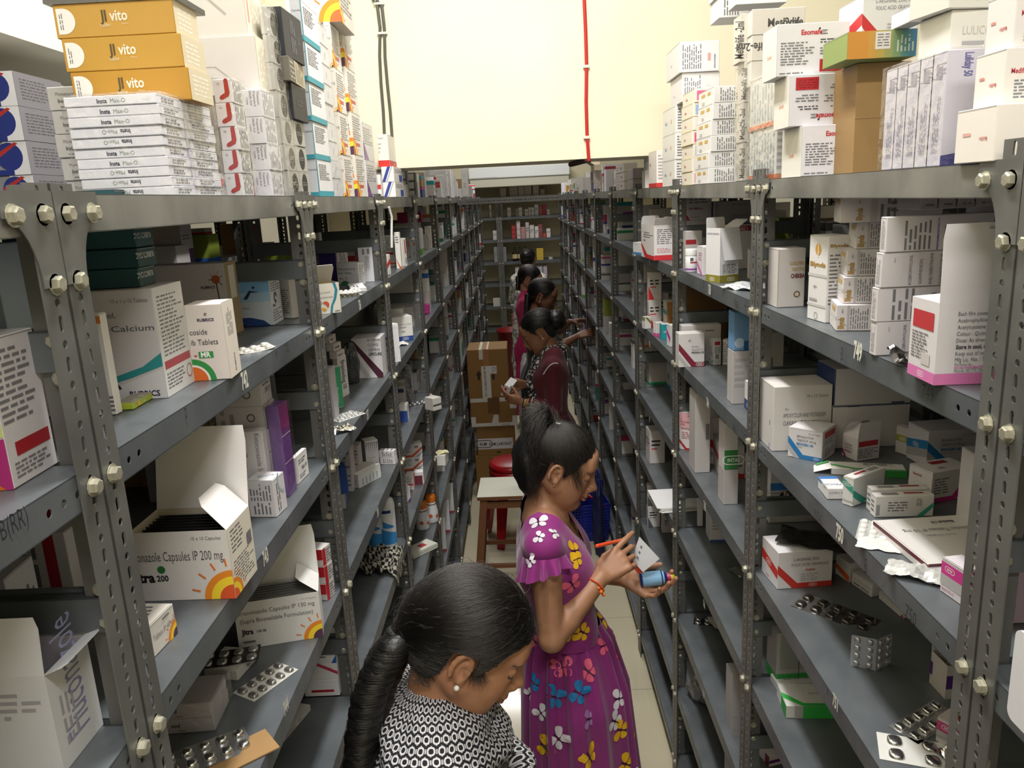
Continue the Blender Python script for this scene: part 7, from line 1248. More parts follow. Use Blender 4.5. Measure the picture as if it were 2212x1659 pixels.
class Field:
 """distance field on a grid whose spacing may change along z"""
 def __init__(s, lo, hi, dx, zfine):
  s.x = np.arange(lo[0], hi[0] + dx, dx, dtype=np.float32); s.y = np.arange(lo[1], hi[1] + dx, dx, dtype=np.float32)
  z = [lo[2]]
  while z[-1] < hi[2]:
   st = next((q for a, b, q in zfine if a <= z[-1] < b), dx * 2); z.append(z[-1] + st)
  s.z = np.array(z, dtype=np.float32); s.D = np.full((len(s.x), len(s.y), len(s.z)),.5, np.float32)
 def box(s, lo, hi):
  i = [np.searchsorted(a, l) for a, l in zip((s.x, s.y, s.z), lo)]; j = [np.searchsorted(a, h) + 1 for a, h in zip((s.x, s.y, s.z), hi)]
  sl = tuple(slice(max(0, a), b) for a, b in zip(i, j)); return sl, s.x[sl[0]][:, None, None], s.y[sl[1]][None, :, None], s.z[sl[2]][None, None, :]
 def put(s, sl, d, k, sub=False):
  A = s.D[sl]
  if sub: d = -d; h = np.maximum(k - np.abs(A - d),0) / k; s.D[sl] = np.maximum(A, d) + h * h * k * .25
  else: h = np.maximum(k - np.abs(A - d),0) / k; s.D[sl] = np.minimum(A, d) - h * h * k * .25
 def cone(s, a, b, ra, rb, k=.012, sub=False):
  a, b = np.array(a, float), np.array(b, float); m = max(ra, rb) + 2 * k + .012
  sl, X, Y, Z = s.box(np.minimum(a, b) - m, np.maximum(a, b) + m); ab = b - a; L = max(1e-9, ab.dot(ab))
  t = np.clip(((X - a[0]) * ab[0] + (Y - a[1]) * ab[1] + (Z - a[2]) * ab[2]) / L,0,1)
  d = np.sqrt((X - a[0] - t * ab[0]) ** 2 + (Y - a[1] - t * ab[1]) ** 2 + (Z - a[2] - t * ab[2]) ** 2) - (ra + (rb - ra) * t)
  s.put(sl, d.astype(np.float32), k, sub)
 def ell(s, c, r, M=None, k=.012, sub=False):
  c = np.array(c, float); r = np.array(r, float); M = np.eye(3) if M is None else np.array(M, float); m = max(r) + 2 * k + .012
  sl, X, Y, Z = s.box(c - m, c + m); P = [X - c[0], Y - c[1], Z - c[2]]
  q = [M[0, i] * P[0] + M[1, i] * P[1] + M[2, i] * P[2] for i in range(3)]
  k0 = np.sqrt(sum((q[i] / r[i]) ** 2 for i in range(3))); k1 = np.sqrt(sum((q[i] / r[i] ** 2) ** 2 for i in range(3))) + 1e-9
  s.put(sl,(k0 * (k0 - 1) / k1).astype(np.float32), k, sub)
 def mesh(s):
  D = s.D; n = D.shape; I = D < 0
  c = np.zeros(tuple(q - 1 for q in n), np.int8)
  for a in (0,1):
   for b in (0,1):
    for e in (0,1): c += I[a:n[0] - 1 + a, b:n[1] - 1 + b, e:n[2] - 1 + e]
  act = np.argwhere((c > 0) & (c < 8)); ids = np.full(c.shape,-1, np.int64); ids[tuple(act.T)] = np.arange(len(act))
  acc = np.zeros((len(act),3)); cnt = np.zeros(len(act)); G = (s.x, s.y, s.z)
  cor = [np.array(q) for q in [(a, b, e) for a in (0,1) for b in (0,1) for e in (0,1)]]
  for p in cor:
   for ax in range(3):
    if p[ax]: continue
    q = p.copy(); q[ax] = 1; ip, iq = act + p, act + q
    dp, dq = D[tuple(ip.T)], D[tuple(iq.T)]; m = (dp < 0) != (dq < 0); t = np.where(m, dp / (dp - dq + 1e-12),0)
    P = np.stack([G[j][ip[:, j]] for j in range(3)],1); R_ = np.stack([G[j][iq[:, j]] for j in range(3)],1)
    acc += np.where(m[:, None], P + (R_ - P) * t[:, None],0); cnt += m
  V = acc / np.maximum(cnt,1)[:, None]; F = []
  for ax in range(3):
   u, w = (ax + 1) % 3,(ax + 2) % 3
   sa = [slice(None)] * 3; sb = [slice(None)] * 3; sa[ax] = slice(0, n[ax] - 1); sb[ax] = slice(1, n[ax])
   A, B_ = I[tuple(sa)], I[tuple(sb)]; e = np.argwhere(A != B_); e = e[(e[:, u] > 0) & (e[:, w] > 0) & (e[:, u] < n[u] - 1) & (e[:, w] < n[w] - 1)]
   fl = A[tuple(e.T)]; q = []
   for du, dw in ((-1,-1),(0,-1),(0,0),(-1,0)):
    o = e.copy(); o[:, u] += du; o[:, w] += dw; q.append(ids[tuple(o.T)])
   q = np.stack(q,1); q[~fl] = q[~fl][:, ::-1]; F.append(q)
  F = np.concatenate(F); F = F[(F >= 0).all(1)]
  return V, F
def smooth_mesh(V, F, it=2, lam=.5):
 E = np.concatenate([F[:,[0,1]], F[:,[1,2]], F[:,[2,3]], F[:,[3,0]]]); E = np.concatenate([E, E[:, ::-1]])
 for _ in range(it):
  S_ = np.zeros_like(V); np.add.at(S_, E[:,0], V[E[:,1]]); c = np.bincount(E[:,0], minlength=len(V)); ok = c > 0
  V = V.copy(); V[ok] += lam * (S_[ok] / c[ok][:, None] - V[ok])
 return V
def mesh_object(name, V, F, mats, parent=None, tint=None, midx=None):
 me = bpy.data.meshes.new(name); F = np.asarray(F); k = F.shape[1]
 me.vertices.add(len(V)); me.vertices.foreach_set('co', np.asarray(V, np.float32).ravel()); me.loops.add(len(F) * k); me.loops.foreach_set('vertex_index', F.ravel().astype(np.int32))
 me.polygons.add(len(F)); me.polygons.foreach_set('loop_start', np.arange(0, len(F) * k, k, dtype=np.int32)); me.polygons.foreach_set('use_smooth', np.ones(len(F), bool))
 for m in mats: me.materials.append(m)
 if midx is not None: me.polygons.foreach_set('material_index', np.asarray(midx, np.int32))
 me.update(calc_edges=True); me.validate()
 if tint is not None:
  a = me.color_attributes.new('tint', 'FLOAT_COLOR', 'POINT'); a.data.foreach_set('color', np.concatenate([tint, np.ones((len(tint),1))],1).astype(np.float32).ravel())
 return link(name, me, parent)
def skin_mat(name):
 m, nt, b = mat_nodes(name); at = nt.nodes.new('ShaderNodeVertexColor'); at.layer_name = 'tint'
 n = tex(nt, 'Noise',45, detail=5); mx = nt.nodes.new('ShaderNodeMix'); mx.data_type = 'RGBA'; mx.blend_type = 'MULTIPLY'; mx.inputs[0].default_value = .5
 r = ramp(nt,[(.3, 'e2d6d0'),(.7, 'ffffff')], n.outputs['Fac']); nt.links.new(at.outputs[0], mx.inputs[6]); nt.links.new(r.outputs[0], mx.inputs[7]); nt.links.new(mx.outputs[2], b.inputs['Base Color'])
 b.inputs['Roughness'].default_value = .48; b.inputs['Subsurface Weight'].default_value = .12; b.inputs['Subsurface Radius'].default_value = (.9,.35,.2); b.inputs['Subsurface Scale'].default_value = .006
 n2 = tex(nt, 'Noise',420, detail=2); bump(nt, b, n2.outputs['Fac'],.10,.0008); return m
M_SKIN = skin_mat('brown_skin')
def cloth_mat(name, h, rough=.8, weave=500, vary='d0d0d0'):
 m, nt, b = mat_nodes(name); n = tex(nt, 'Noise',14, detail=5); mx = nt.nodes.new('ShaderNodeMix'); mx.data_type = 'RGBA'; mx.blend_type = 'MULTIPLY'; mx.inputs[0].default_value = .6
 mx.inputs[6].default_value = hexlin(h); r = ramp(nt,[(.3, vary),(.7, 'ffffff')], n.outputs['Fac']); nt.links.new(r.outputs[0], mx.inputs[7]); nt.links.new(mx.outputs[2], b.inputs['Base Color'])
 b.inputs['Roughness'].default_value = rough; b.inputs['Sheen Weight'].default_value = .15; n2 = tex(nt, 'Noise', weave, detail=2); bump(nt, b, n2.outputs['Fac'],.2,.001); return m
def hair_mats():
 m, nt, b = mat_nodes('black_hair'); b.inputs['Base Color'].default_value = (.0045,.004,.004,1); b.inputs['Roughness'].default_value = .42
 n = tex(nt, 'Noise',90, detail=4); bump(nt, b, n.outputs['Fac'],.5,.003)
 h = bpy.data.materials.new('black_hair_strands'); h.use_nodes = True; t = h.node_tree; t.nodes.clear(); o = t.nodes.new('ShaderNodeOutputMaterial'); p = t.nodes.new('ShaderNodeBsdfHairPrincipled')
 p.parametrization = 'COLOR'; p.inputs['Color'].default_value = (.0085,.007,.0065,1); p.inputs['Roughness'].default_value = .32; p.inputs['Radial Roughness'].default_value = .4; t.links.new(p.outputs[0], o.inputs[0])
 return m, h
M_HAIR, M_STRAND = hair_mats()
class Head:
 """frame of a head: centre between the ears, yaw (0 = facing +x), pitch downwards, roll; local axes forward, left, up"""
 def __init__(s, c, yaw, pitch, roll=0., sc=1.):
  y, p, r = map(math.radians,(yaw, pitch, roll)); f = np.array([math.cos(y) * math.cos(p), math.sin(y) * math.cos(p),-math.sin(p)]); l = np.array([-math.sin(y), math.cos(y),0.]); u = np.cross(f, l)
  l, u = l * math.cos(r) + u * math.sin(r), u * math.cos(r) - l * math.sin(r)
  s.c = np.array(c, float); s.M = np.stack([f, l, u],1); s.s = sc
 def p(s, *q): return s.c + s.M @ (np.array(q, float) * .001 * s.s)
 def local(s, V): return ((np.asarray(V) - s.c) @ s.M) / (.001 * s.s)
def add_head(F, H, full=1., lids=.75):
 """skull, face, nose, lips, ears; local millimetres"""
 q = .001 * H.s; P = H.p; M = H.M
 E = lambda c, r, k=10, sub=False: F.ell(P(*c), np.array(r) * q, M, k * q, sub); C = lambda a, b, ra, rb, k=8, sub=False: F.cone(P(*a), P(*b), ra * q, rb * q, k * q, sub)
 E((-12,0,38),(94,73,78)); E((20,0,8),(74,64,66),20); E((38,0,-34),(52,54,66),22)
 for s in (1,-1):
  E((52, s * 38,-24),(28,22,22),22); E((40, s * 36,-58),(34,20,32 * full),22); C((8, s * 52,-40),(58, s * 20,-92),17,14,24); C((-30, s * 40,-20),(-4, s * 52,-36),26,18,20)
 E((70,0,-90),(19,23,17),18); E((40,0,-82),(36,34,22),20)
 E((83,0,30),(12,46,12),20); E((74,0,52),(22,44,30),24)
 for s in (1,-1): E((93, s * 31,5),(14,17,12),10, True)
 for s in (1,-1):
  E((75.5, s * 31,4),(13.5,14.5,12),3); E((80.5, s * 31,9),(9.5,16,6),5); E((80, s * 31,-5),(8,14,4),6)
 C((90,0,14),(107,0,-24),7.5,9.5,12); E((111,0,-30),(10.5,10.5,9),8)
 for s in (1,-1): E((99, s * 13,-34),(11,7.5,8),6); E((103, s * 7,-40),(5,3.6,3),3, True)
 E((92,0,-50),(10,22,9),12); E((96,0,-56),(8.5,22,5.4),5); E((94,0,-67.5),(9,18.5,6),5); E((101.5,0,-61.8),(5,21,1.3),2.5, True)
 E((92,0,-78),(7,14,5),8, True)
 for s in (1,-1):
  a = np.linspace(-.6,4.2,12); pts = [(-6 - 15 * math.cos(t) * .85 - 4, s * (72 + 7 * (math.cos(t) * .5 + .6)),4 + 28 * math.sin(t)) for t in a]
  pts = [(-8 - 15 * math.cos(t + .1), s * (75 + 6 * (.5 + .5 * math.cos(t))),2 + 27 * math.sin(t)) for t in a]
  for i in range(len(pts) - 1): C(pts[i], pts[i + 1],4.6,4.6,3)
  E((-6, s * 71,-2),(13,7,23),6); E((2, s * 73,-24),(7,5,9),5); C((-2, s * 78,14),(-8, s * 76,-10),3,3,4); E((-3, s * 79,-2),(5.5,5,9),4, True); E((4, s * 76,-2),(4,4,7),4)
def head_tint(T, L, base, lip, lids=True, brow=True, iris=False):
 """skin colouring by place on the face: brows, lash lines, lips"""
 x, y, z = L[:,0], np.abs(L[:,1]), L[:,2]; face = (x > 45)
 def mixin(w, c):
  w = np.clip(w,0,1)[:, None]; T[:] = T * (1 - w) + np.array(c) * w
 e = ((y - 0) / 21.) ** 2 + np.where(z > -61.8,((z + 55.5) / 6.5) ** 2,((z + 67.5) / 7.5) ** 2); mixin((1.15 - e) * 3 * (x > 84), lip)
 if brow:
  bz = 22 + 4.0 * np.sin(np.clip((y - 14) / 34,0,1) * 2.6); w = (1 - np.abs(z - bz) / (3.8 - 1.8 * np.clip((y - 14) / 36,0,1))) * 2.2 * (y > 13) * (y < 50) * (x > 55); mixin(w,(.012,.009,.008))
 lz = 0.2 - 3.4 * np.sqrt(np.clip(1 - ((y - 31) / 16.) ** 2,0,1)); w = (1 - np.abs(z - lz) / 2.1) * 2.2 * (np.abs(y - 31) < 16.5) * (x > 70); mixin(w,(.010,.008,.007))
 w = (1 - (((y - 31) / 18.) ** 2 + ((z - 6) / 10.) ** 2)) * .35 * (x > 65); mixin(w, np.array(base) * .62)
 w = (1 - (((y - 40) / 20.) ** 2 + ((z + 30) / 18.) ** 2)) * .22 * (x > 40); mixin(w, np.array(base) * np.array([1.12,.88,.86]))
 w = (1 - (((L[:,1]) / 16.) ** 2 + ((z + 34) / 10.) ** 2)) * .25 * (x > 96); mixin(w, np.array(base) * np.array([1.1,.84,.8]))
def unit(v): v = np.array(v, float); return v / np.linalg.norm(v)
def add_hand(F, w, d, n, thumb_side, curl=(.5,.5,.5,.5), thumb=(.5,.6), spread=.09, sc=1., base=None):
 """w wrist, d towards the knuckles, n out of the palm, thumb_side +1/-1 along d x n; curl = bend of each finger, index first"""
 d = unit(d); n = unit(np.array(n) - d * np.dot(n, d)); s = np.cross(d, n) * thumb_side; w = np.array(w, float); q = sc; tips = {}
 K = [w + d * (.082 - .004 * abs(i - 1)) * q + s * (.030 - .0195 * i) * q - n * .002 * (i in (0,3)) for i in range(4)]
 for i in range(4): F.cone(w + s * (.014 - .009 * i) * q + d * .01, K[i],.0125 * q,.0102 * q,.010)
 F.ell(w + d * .05 * q + n * .004, np.array([.040,.034,.0135]) * q, np.stack([d, s, n],1),.010)
 F.ell(w + d * .036 * q + s * .024 * q + n * .008, np.array([.028,.015,.013]) * q, np.stack([unit(d + s * .35), unit(s - d * .35), n],1),.008)
 Ls = [(.040,.025,.020),(.045,.028,.021),(.041,.026,.020),(.032,.020,.018)]
 for i in range(4):
  p = K[i]; fd = unit(d + s * spread * (1.5 - i)); a = 0; c = curl[i]; r = (.0088,.0086,.0082,.0074)[i] * q
  for j,(L, bend) in enumerate(zip(Ls[i],(c * .9, c * 1.1, c * .7))):
   a += bend; v = fd * math.cos(a) + n * math.sin(a); e = p + v * L * q; F.cone(p, e, r * (1 - .06 * j), r * (1 - .06 * (j + 1)),.0035); p = e
  tips[i] = (p, v)
 tb = w + d * .022 * q + s * .026 * q + n * .004; t0, t1 = thumb; v = unit(d * .72 + s * .75 * (1 - t0) + n * (.25 + t0 * .7)); a1 = tb + v * .036 * q; F.cone(w + d * .012 * q + s * .012 * q, tb,.013 * q,.012 * q,.008); F.cone(tb, a1,.0125 * q,.0100 * q,.007)
 v2 = unit(v + d * t1 * .5 - s * t1 * .55 + n * t1 * .25); a2 = a1 + v2 * .030 * q; F.cone(a1, a2,.0098 * q,.0090 * q,.005); v3 = unit(v2 - s * t1 * .35 + d * .2); a3 = a2 + v3 * .022 * q; F.cone(a2, a3,.0088 * q,.0072 * q,.005); tips['t'] = (a3, v3)
 return tips
def limb(F, pts, rad, k=.012):
 for i in range(len(pts) - 1): F.cone(pts[i], pts[i + 1], rad[i], rad[i + 1], k)
def side_of(f): f = unit(f); return np.array([-f[1], f[0],0.])
def add_torso(F, J, f, grow=0., k=.03, hips=True):
 """J: neck, chest, waist, hip centres; f facing"""
 l = side_of(f); f = unit(f)
 for a, b, wa, wb, ra, rb in (('neck', 'chest',.075,.085,.050,.082),('chest', 'ribs',.085,.066,.082,.075),('ribs', 'waist',.066,.058,.075,.068),('waist', 'hip',.058,.078,.068,.088)):
  A, B_ = np.array(J[a]), np.array(J[b])
  for s in (1,-1,0): F.cone(A + l * s * wa, B_ + l * s * wb, ra + grow, rb + grow, k)
 for s in (1,-1):
  F.ell(np.array(J['chest']) + l * s * .07 + f * .062 - np.array([0,0,.035]), np.array([.048,.056,.056]) + grow, np.stack([f, l, np.array([0,0,1.])],1),.03)
  if hips: F.ell(np.array(J['hip']) + l * s * .06 - f * .035 - np.array([0,0,.03]), np.array([.085,.075,.09]) + grow, None,.03)
def grow_strands(name, paths, rad, parent, m=None, tip=.25):
 """hair as real curves: paths = list of (n,3) arrays"""
 cu = bpy.data.hair_curves.new(name); cu.add_curves([len(p) for p in paths]); P = np.concatenate(paths).astype(np.float32)
 cu.attributes['position'].data.foreach_set('vector', P.ravel()) if 'position' in cu.attributes else cu.points.foreach_set('position', P.ravel())
 r = np.concatenate([rad * (1 - (1 - tip) * np.linspace(0,1, len(p)) ** 2) for p in paths]).astype(np.float32)
 a = cu.attributes.get('radius') or cu.attributes.new('radius', 'FLOAT', 'POINT'); a.data.foreach_set('value', r)
 cu.materials.append(m or M_STRAND); return link(name, cu, parent)
def bvh_of(o):
 me = o.data; return BVHTree.FromPolygons([v.co[:] for v in me.vertices],[p.vertices[:] for p in me.polygons])
def comb(bvh, starts, target, steps, ds, lift, seed=0, noise_=.12, via=None):
 """strands that lie on a surface and run to a gathering point"""
 R = np.random.RandomState(seed); out = []
 for p in starts:
  p = Vector(p); path = []; hl = lift * R.uniform(.4,1.5); nz = Vector(R.normal(0, noise_,3))
  for i in range(steps):
   loc, nr, _, _ = bvh.find_nearest(p)
   if loc is None: break
   q = loc + nr * hl; path.append(q[:]); t = Vector(target(q) if callable(target) else target) - q
   if t.length < ds * 1.2: break
   d = t.normalized() + nz * (1 - i / steps); d = (d - nr * d.dot(nr)); d.normalize(); p = q + d * ds
  if len(path) > 2: out.append(np.array(path))
 return out
def hair_cap(H, name, parent, keep, grow=1.0, extra=None, dx=.004):
 """the mass of hair on the skull, cut back to the hairline by keep(local mm)"""
 q = .001 * H.s; c = H.c; F = Field(c - .19 * H.s, c + .19 * H.s, dx,[(-9,9, dx)]); E = lambda a, r, k=14: F.ell(H.p(*a), np.array(r) * q, H.M, k * q)
 E((-12,0,38),(94 + 9 * grow,73 + 8 * grow,78 + 9 * grow)); E((20,0,10),(74 + 5 * grow,64 + 8 * grow,66 + 8 * grow),20); E((-42,0,-10),(52 + 8 * grow,58 + 8 * grow,60),20)
 if extra: extra(F, H, q)
 V, Fc = F.mesh(); L = H.local(V); ok = keep(L); Fc = Fc[ok[Fc].all(1)]; V = smooth_mesh(V, Fc,3)
 u, inv = np.unique(Fc, return_inverse=True); V = V[u]; Fc = inv.reshape(Fc.shape)
 return mesh_object(name, V, Fc,[M_HAIR], parent)
def hairline(L):
 x, y, z = L[:,0], np.abs(L[:,1]), L[:,2]
 return z > np.interp(x,[-200,-44,-30,-27,9,10,18,42,62,80,100],[-70,-64,-26,27,27,2,-6,24,54,66,68]) + 2.5 * np.sin(y * .4)
SK = {'fair': (.46,.235,.13), 'mid': (.36,.172,.092), 'dark': (.20,.088,.048)}
def figure(label, H, f, J, arms, base, dx=.004, lips=(.33,.135,.095), grow=0., zf=None, neck_r=(.047,.054), foot=True):
 """one continuous body: head, neck, torso, arms with hands, legs. arms: dict side -> (shoulder, elbow, wrist, hand kwargs)"""
 f = unit(f); l = side_of(f); N = np.array(J['neck']); hip = np.array(J['hip'])
 pts = [H.c, N, hip] + [np.array(q) for a in arms.values() for q in a[:3]]; lo = np.min(pts,0) - .24; hi = np.max(pts,0) + .24; lo[2] = FLOOR - .01; hi[2] = H.c[2] + .17 * H.s
 F = Field(lo, hi, dx, zf or [(-9,9, dx)])
 add_torso(F, J, f, grow)
 F.cone(H.p(-22,0,-52), N, neck_r[0] * H.s, neck_r[1],.03); F.cone(H.p(4,0,-74), N + f * .030,.026 * H.s,.036,.03)
 tips = {}
 for sd,(S_, E_, W_, hk) in arms.items():
  S_, E_, W_ = map(np.array,(S_, E_, W_)); F.cone(N - np.array([0,0,.012]), S_,.044 + grow * .6,.044 + grow * .5,.03)
  mid = S_ + (E_ - S_) * .35; fm = E_ + (W_ - E_) * .3
  limb(F,[S_, mid, E_],[.045 + grow * .5,.041 + grow * .5,.034],.012); limb(F,[E_, fm, W_],[.034,.034,.0235],.010)
  tips[sd] = add_hand(F, W_, **hk)
 for s in (1,-1):
  kn = hip * [1,1,0] + f * .03 + l * s * .075 + np.array([0,0, FLOOR + .44]); an = hip * [1,1,0] - f * .01 + l * s * .07 + np.array([0,0, FLOOR + .075])
  limb(F,[hip + l * s * .075,(hip + l * s * .078 + kn) / 2, kn, an + (kn - an) * .68, an],[.074,.062,.050,.047,.033],.02)
  F.cone(an - np.array([0,0,.032]) - f * .03, an + f * .075 - np.array([0,0,.045]),.032,.028,.015); F.cone(an + f * .075 - np.array([0,0,.045]), an + f * .125 - np.array([0,0,.056]),.028,.018,.01)
 add_head(F, H)
 V, Fc = F.mesh(); V = smooth_mesh(V, Fc,1,.35); V[:,2] = np.maximum(V[:,2], FLOOR + .0006)
 T = np.tile(np.array(base),(len(V),1)); L = H.local(V); near = (np.abs(L) < 140).all(1); t = T[near]; head_tint(t, L[near], base, lips); T[near] = t
 o = mesh_object('person', V, Fc,[M_SKIN], None, T); tag(o, label, 'person')
 return o, tips
def shell(name, parent, build, keep, mats, lo, hi, dx=.006, it=2, warp=None, uv=None, thick=0.):
 F = Field(lo, hi, dx,[(-9,9, dx)]); build(F); V, Fc = F.mesh()
 if keep is not None:
  ok = keep(V); Fc = Fc[ok[Fc].all(1)]
 V = smooth_mesh(V, Fc, it);
 if warp is not None: V = warp(V)
 u, inv = np.unique(Fc, return_inverse=True); V = V[u]; Fc = inv.reshape(Fc.shape)
 o = mesh_object(name, V, Fc, mats, parent)
 if uv is not None:
  U = uv(V); ul = o.data.uv_layers.new(name='UVMap'); li = np.zeros(len(o.data.loops), np.int32); o.data.loops.foreach_get('vertex_index', li); ul.data.foreach_set('uv', U[li].astype(np.float32).ravel())
 return o
def dots(name, parent, spots, m):
 mb = MB()
 for c, r in spots:
  bm = bmesh.new(); bmesh.ops.create_icosphere(bm, subdivisions=2, radius=r); n = len(mb.v)
  mb.add([(v.co + Vector(c))[:] for v in bm.verts],[[v.index for v in q.verts] for q in bm.faces], m, True); bm.free()
 return mb.build(name, parent)
def ring(name, parent, c, axis, r, rad, m, wob=0., n=28):
 c = Vector(c); a = Vector(axis).normalized(); u = a.orthogonal().normalized(); w = a.cross(u); mb = MB()
 mb.tube([c + (u * math.cos(t) + w * math.sin(t)) * (r + wob * math.sin(5 * t)) + a * wob * math.cos(3 * t) for t in np.linspace(0,2 * math.pi, n)], rad, m,7); return mb.build(name, parent)
M_PEARL = paint('e8e4e0',.2,0,0,0,1,0,40,.5); M_GOLD = paint('c9a24a',.25,.9,.03)
H2 = Head((.084,2.04,-.730),-5,20,0,1.0)
J2 = dict(neck=(.036,2.035,-.880), chest=(.052,2.035,-.985), ribs=(.070,2.035,-1.09), waist=(.088,2.035,-1.19), hip=(.098,2.035,-1.37))
W2R, W2L = np.array((.183,1.925,-1.012)), np.array((.262,2.075,-1.098))
A2 = dict(R=((.030,1.885,-.892),(.040,1.835,-1.138), W2R, dict(d=(.80,.32,.50), n=(.10,.80,-.55), thumb_side=1, curl=(.28,.62,.85,.95), thumb=(.55,.55))),
   L=((.030,2.185,-.892),(.095,2.215,-1.125), W2L, dict(d=(.86,-.30,-.25), n=(.20,-.42,.88), thumb_side=-1, curl=(.55,.50,.55,.6), thumb=(.45,.2))))
p2, tip2 = figure('young woman in a purple butterfly-print dress writing with an orange pen, fluffy black ponytail', H2,(1,0,0), J2, A2,(.40,.205,.115),.0030, zf=[(-9,-1.30,.008),(-1.30,9,.0030)])
def dress_mat():
 m, nt, b = mat_nodes('purple_cotton'); n = tex(nt, 'Noise',9, detail=4); r = ramp(nt,[(.3, '7a1668'),(.75, '8d1f78')], n.outputs['Fac']); nt.links.new(r.outputs[0], b.inputs['Base Color'])
 b.inputs['Roughness'].default_value = .72; b.inputs['Sheen Weight'].default_value = .25; n2 = tex(nt, 'Noise',600, detail=2); bump(nt, b, n2.outputs['Fac'],.15,.001); return m
M_DRESS = dress_mat()
def bod(F):
 add_torso(F, J2,(1,0,0),.011,.03, False)
 for s in ('R', 'L'): F.cone(np.array(J2['neck']) - [0,0,.015], np.array(A2[s][0]) + [0,0,-.004],.052,.056,.03)
def bodkeep(V):
 a, b, z = V[:,0] - .036, np.abs(V[:,1] - 2.035), V[:,2]
 hole = np.where(a > -.005, b < np.clip((z + .962) / .105,0,1.05) * .092,(b < .088) & (z > -.872)); return ~hole & (z > -1.225) & ~((b > .168) & (z > -.96) & (z < -.90) & False)
bo2 = shell('bodice', None, bod, bodkeep,[M_DRESS],(-.14,1.78,-1.30),(.30,2.30,-.78),.0045,2)
R = random.Random(4)
def skirt_pt(t, v):
 z = -1.195 - v * .865; kx = np.interp(v,[0,.07,.25,.55,1],[.094,.124,.156,.170,.196]); ky = np.interp(v,[0,.07,.25,.55,1],[.128,.158,.190,.208,.238]); cx_ = np.interp(v,[0,.25,1],[.092,.106,.122])
 g = np.interp(v,[0,.05,.2,1],[.002,.005,.007,.017]); w = g * (math.sin(15 * t + 1.2 * math.sin(2 * t) + .5 * v) + .5 * math.sin(26 * t + 2 * math.sin(3 * t)))
 return (cx_ + (kx + w) * math.cos(t),2.035 + (ky + w) * math.sin(t), z)
NT, NV = 220,60
me_v = [skirt_pt(2 * math.pi * i / NT, j / NV) for j in range(NV + 1) for i in range(NT)]; me_f = [(j * NT + i,(j + 1) * NT + i,(j + 1) * NT + (i + 1) % NT, j * NT + (i + 1) % NT) for j in range(NV) for i in range(NT)]
def ruffle(c, ax, r0, ln, ph):
 ax = unit(ax); u = unit(np.cross(ax,[1,0,0])); w = np.cross(ax, u); n, k = 130,8; V = []
 for j in range(k + 1):
  v = j / k
  for i in range(n):
   t = 2 * math.pi * i / n; e = u * math.cos(t) + w * math.sin(t); wave = math.sin(9 * t + ph + 1.5 * math.sin(2 * t)) * .011 * v + .004 * v * math.sin(17 * t)
   back = .5 - .5 * e[0]; V.append(np.array(c) + e * (r0 + .012 * v + wave) + ax * (v * ln * (.65 + .9 * back) - .012))
 return V,[(j * n + i,(j + 1) * n + i,(j + 1) * n + (i + 1) % n, j * n + (i + 1) % n) for j in range(k) for i in range(n)]
bv = np.array([v.co[:] for v in bo2.data.vertices]); bf = [tuple(p.vertices) for p in bo2.data.polygons]; bpy.data.objects.remove(bo2)
allv = [tuple(q) for q in bv]; allf = list(bf)
for V_, F_ in ((me_v, me_f), ruffle((.031,1.872,-.925),(.03,-.20,-.98),.056,.042,.4), ruffle((.036,2.198,-.925),(.22,.12,-.96),.056,.042,1.4)):
 o = len(allv); allv += [tuple(q) for q in V_]; allf += [tuple(i + o for i in q) for q in F_]
tmp = BVHTree.FromPolygons([Vector(q) for q in allv], allf)
mb = MB(); mb.add(allv, allf, M_DRESS, True)
BW = {'w': 'd9d5dc', 'y': 'e3b21f', 'p': 'e0607e', 'b': '1f76b0', 'v': 'a77fb5'}
def butterfly(c, n, rot, size, col):
 n = Vector(n).normalized(); u = n.orthogonal().normalized() if abs(n.z) > .95 else (Vector((0,0,1)) - n * n.z).normalized(); w = u.cross(n); cs, sn = math.cos(rot), math.sin(rot); ex, ey = w * cs + u * sn, u * cs - w * sn; c = Vector(c)
 def lay(P, m, lift):
  V = []
  for x, y in P:
   q = c + (ex * x + ey * y) * size; loc, nr, _, _ = tmp.find_nearest(q)
   if nr.dot(n) < 0: nr = -nr
   V.append(loc + nr * lift)
  mb.add(V,[(0, i, i + 1) for i in range(1, len(V) - 1)] + [(0, len(V) - 1,1)], m)
 for sx in (1,-1):
  for (ax_, ay, L, wd, an) in ((.06 * sx,.05,.52,.20,.55),(.05 * sx,-.05,.40,.17,-.75)):
   dx_, dy = math.cos(an) * sx, math.sin(an); cx_, cy_ = ax_ + dx_ * L * .5, ay + dy * L * .5
   lay([(cx_, cy_)] + [(cx_ + dx_ * L * .5 * math.cos(t) - dy * wd * math.sin(t) * (1 + .35 * math.cos(t)), cy_ + dy * L * .5 * math.cos(t) + dx_ * wd * math.sin(t) * (1 + .35 * math.cos(t))) for t in np.linspace(0,2 * math.pi,15)[:-1]], ink(BW[col]),.0016)
 lay([(0,0),(-.03,.3),(.03,.3),(.025,-.3),(-.025,-.3)], ink('1a1420'),.0022)
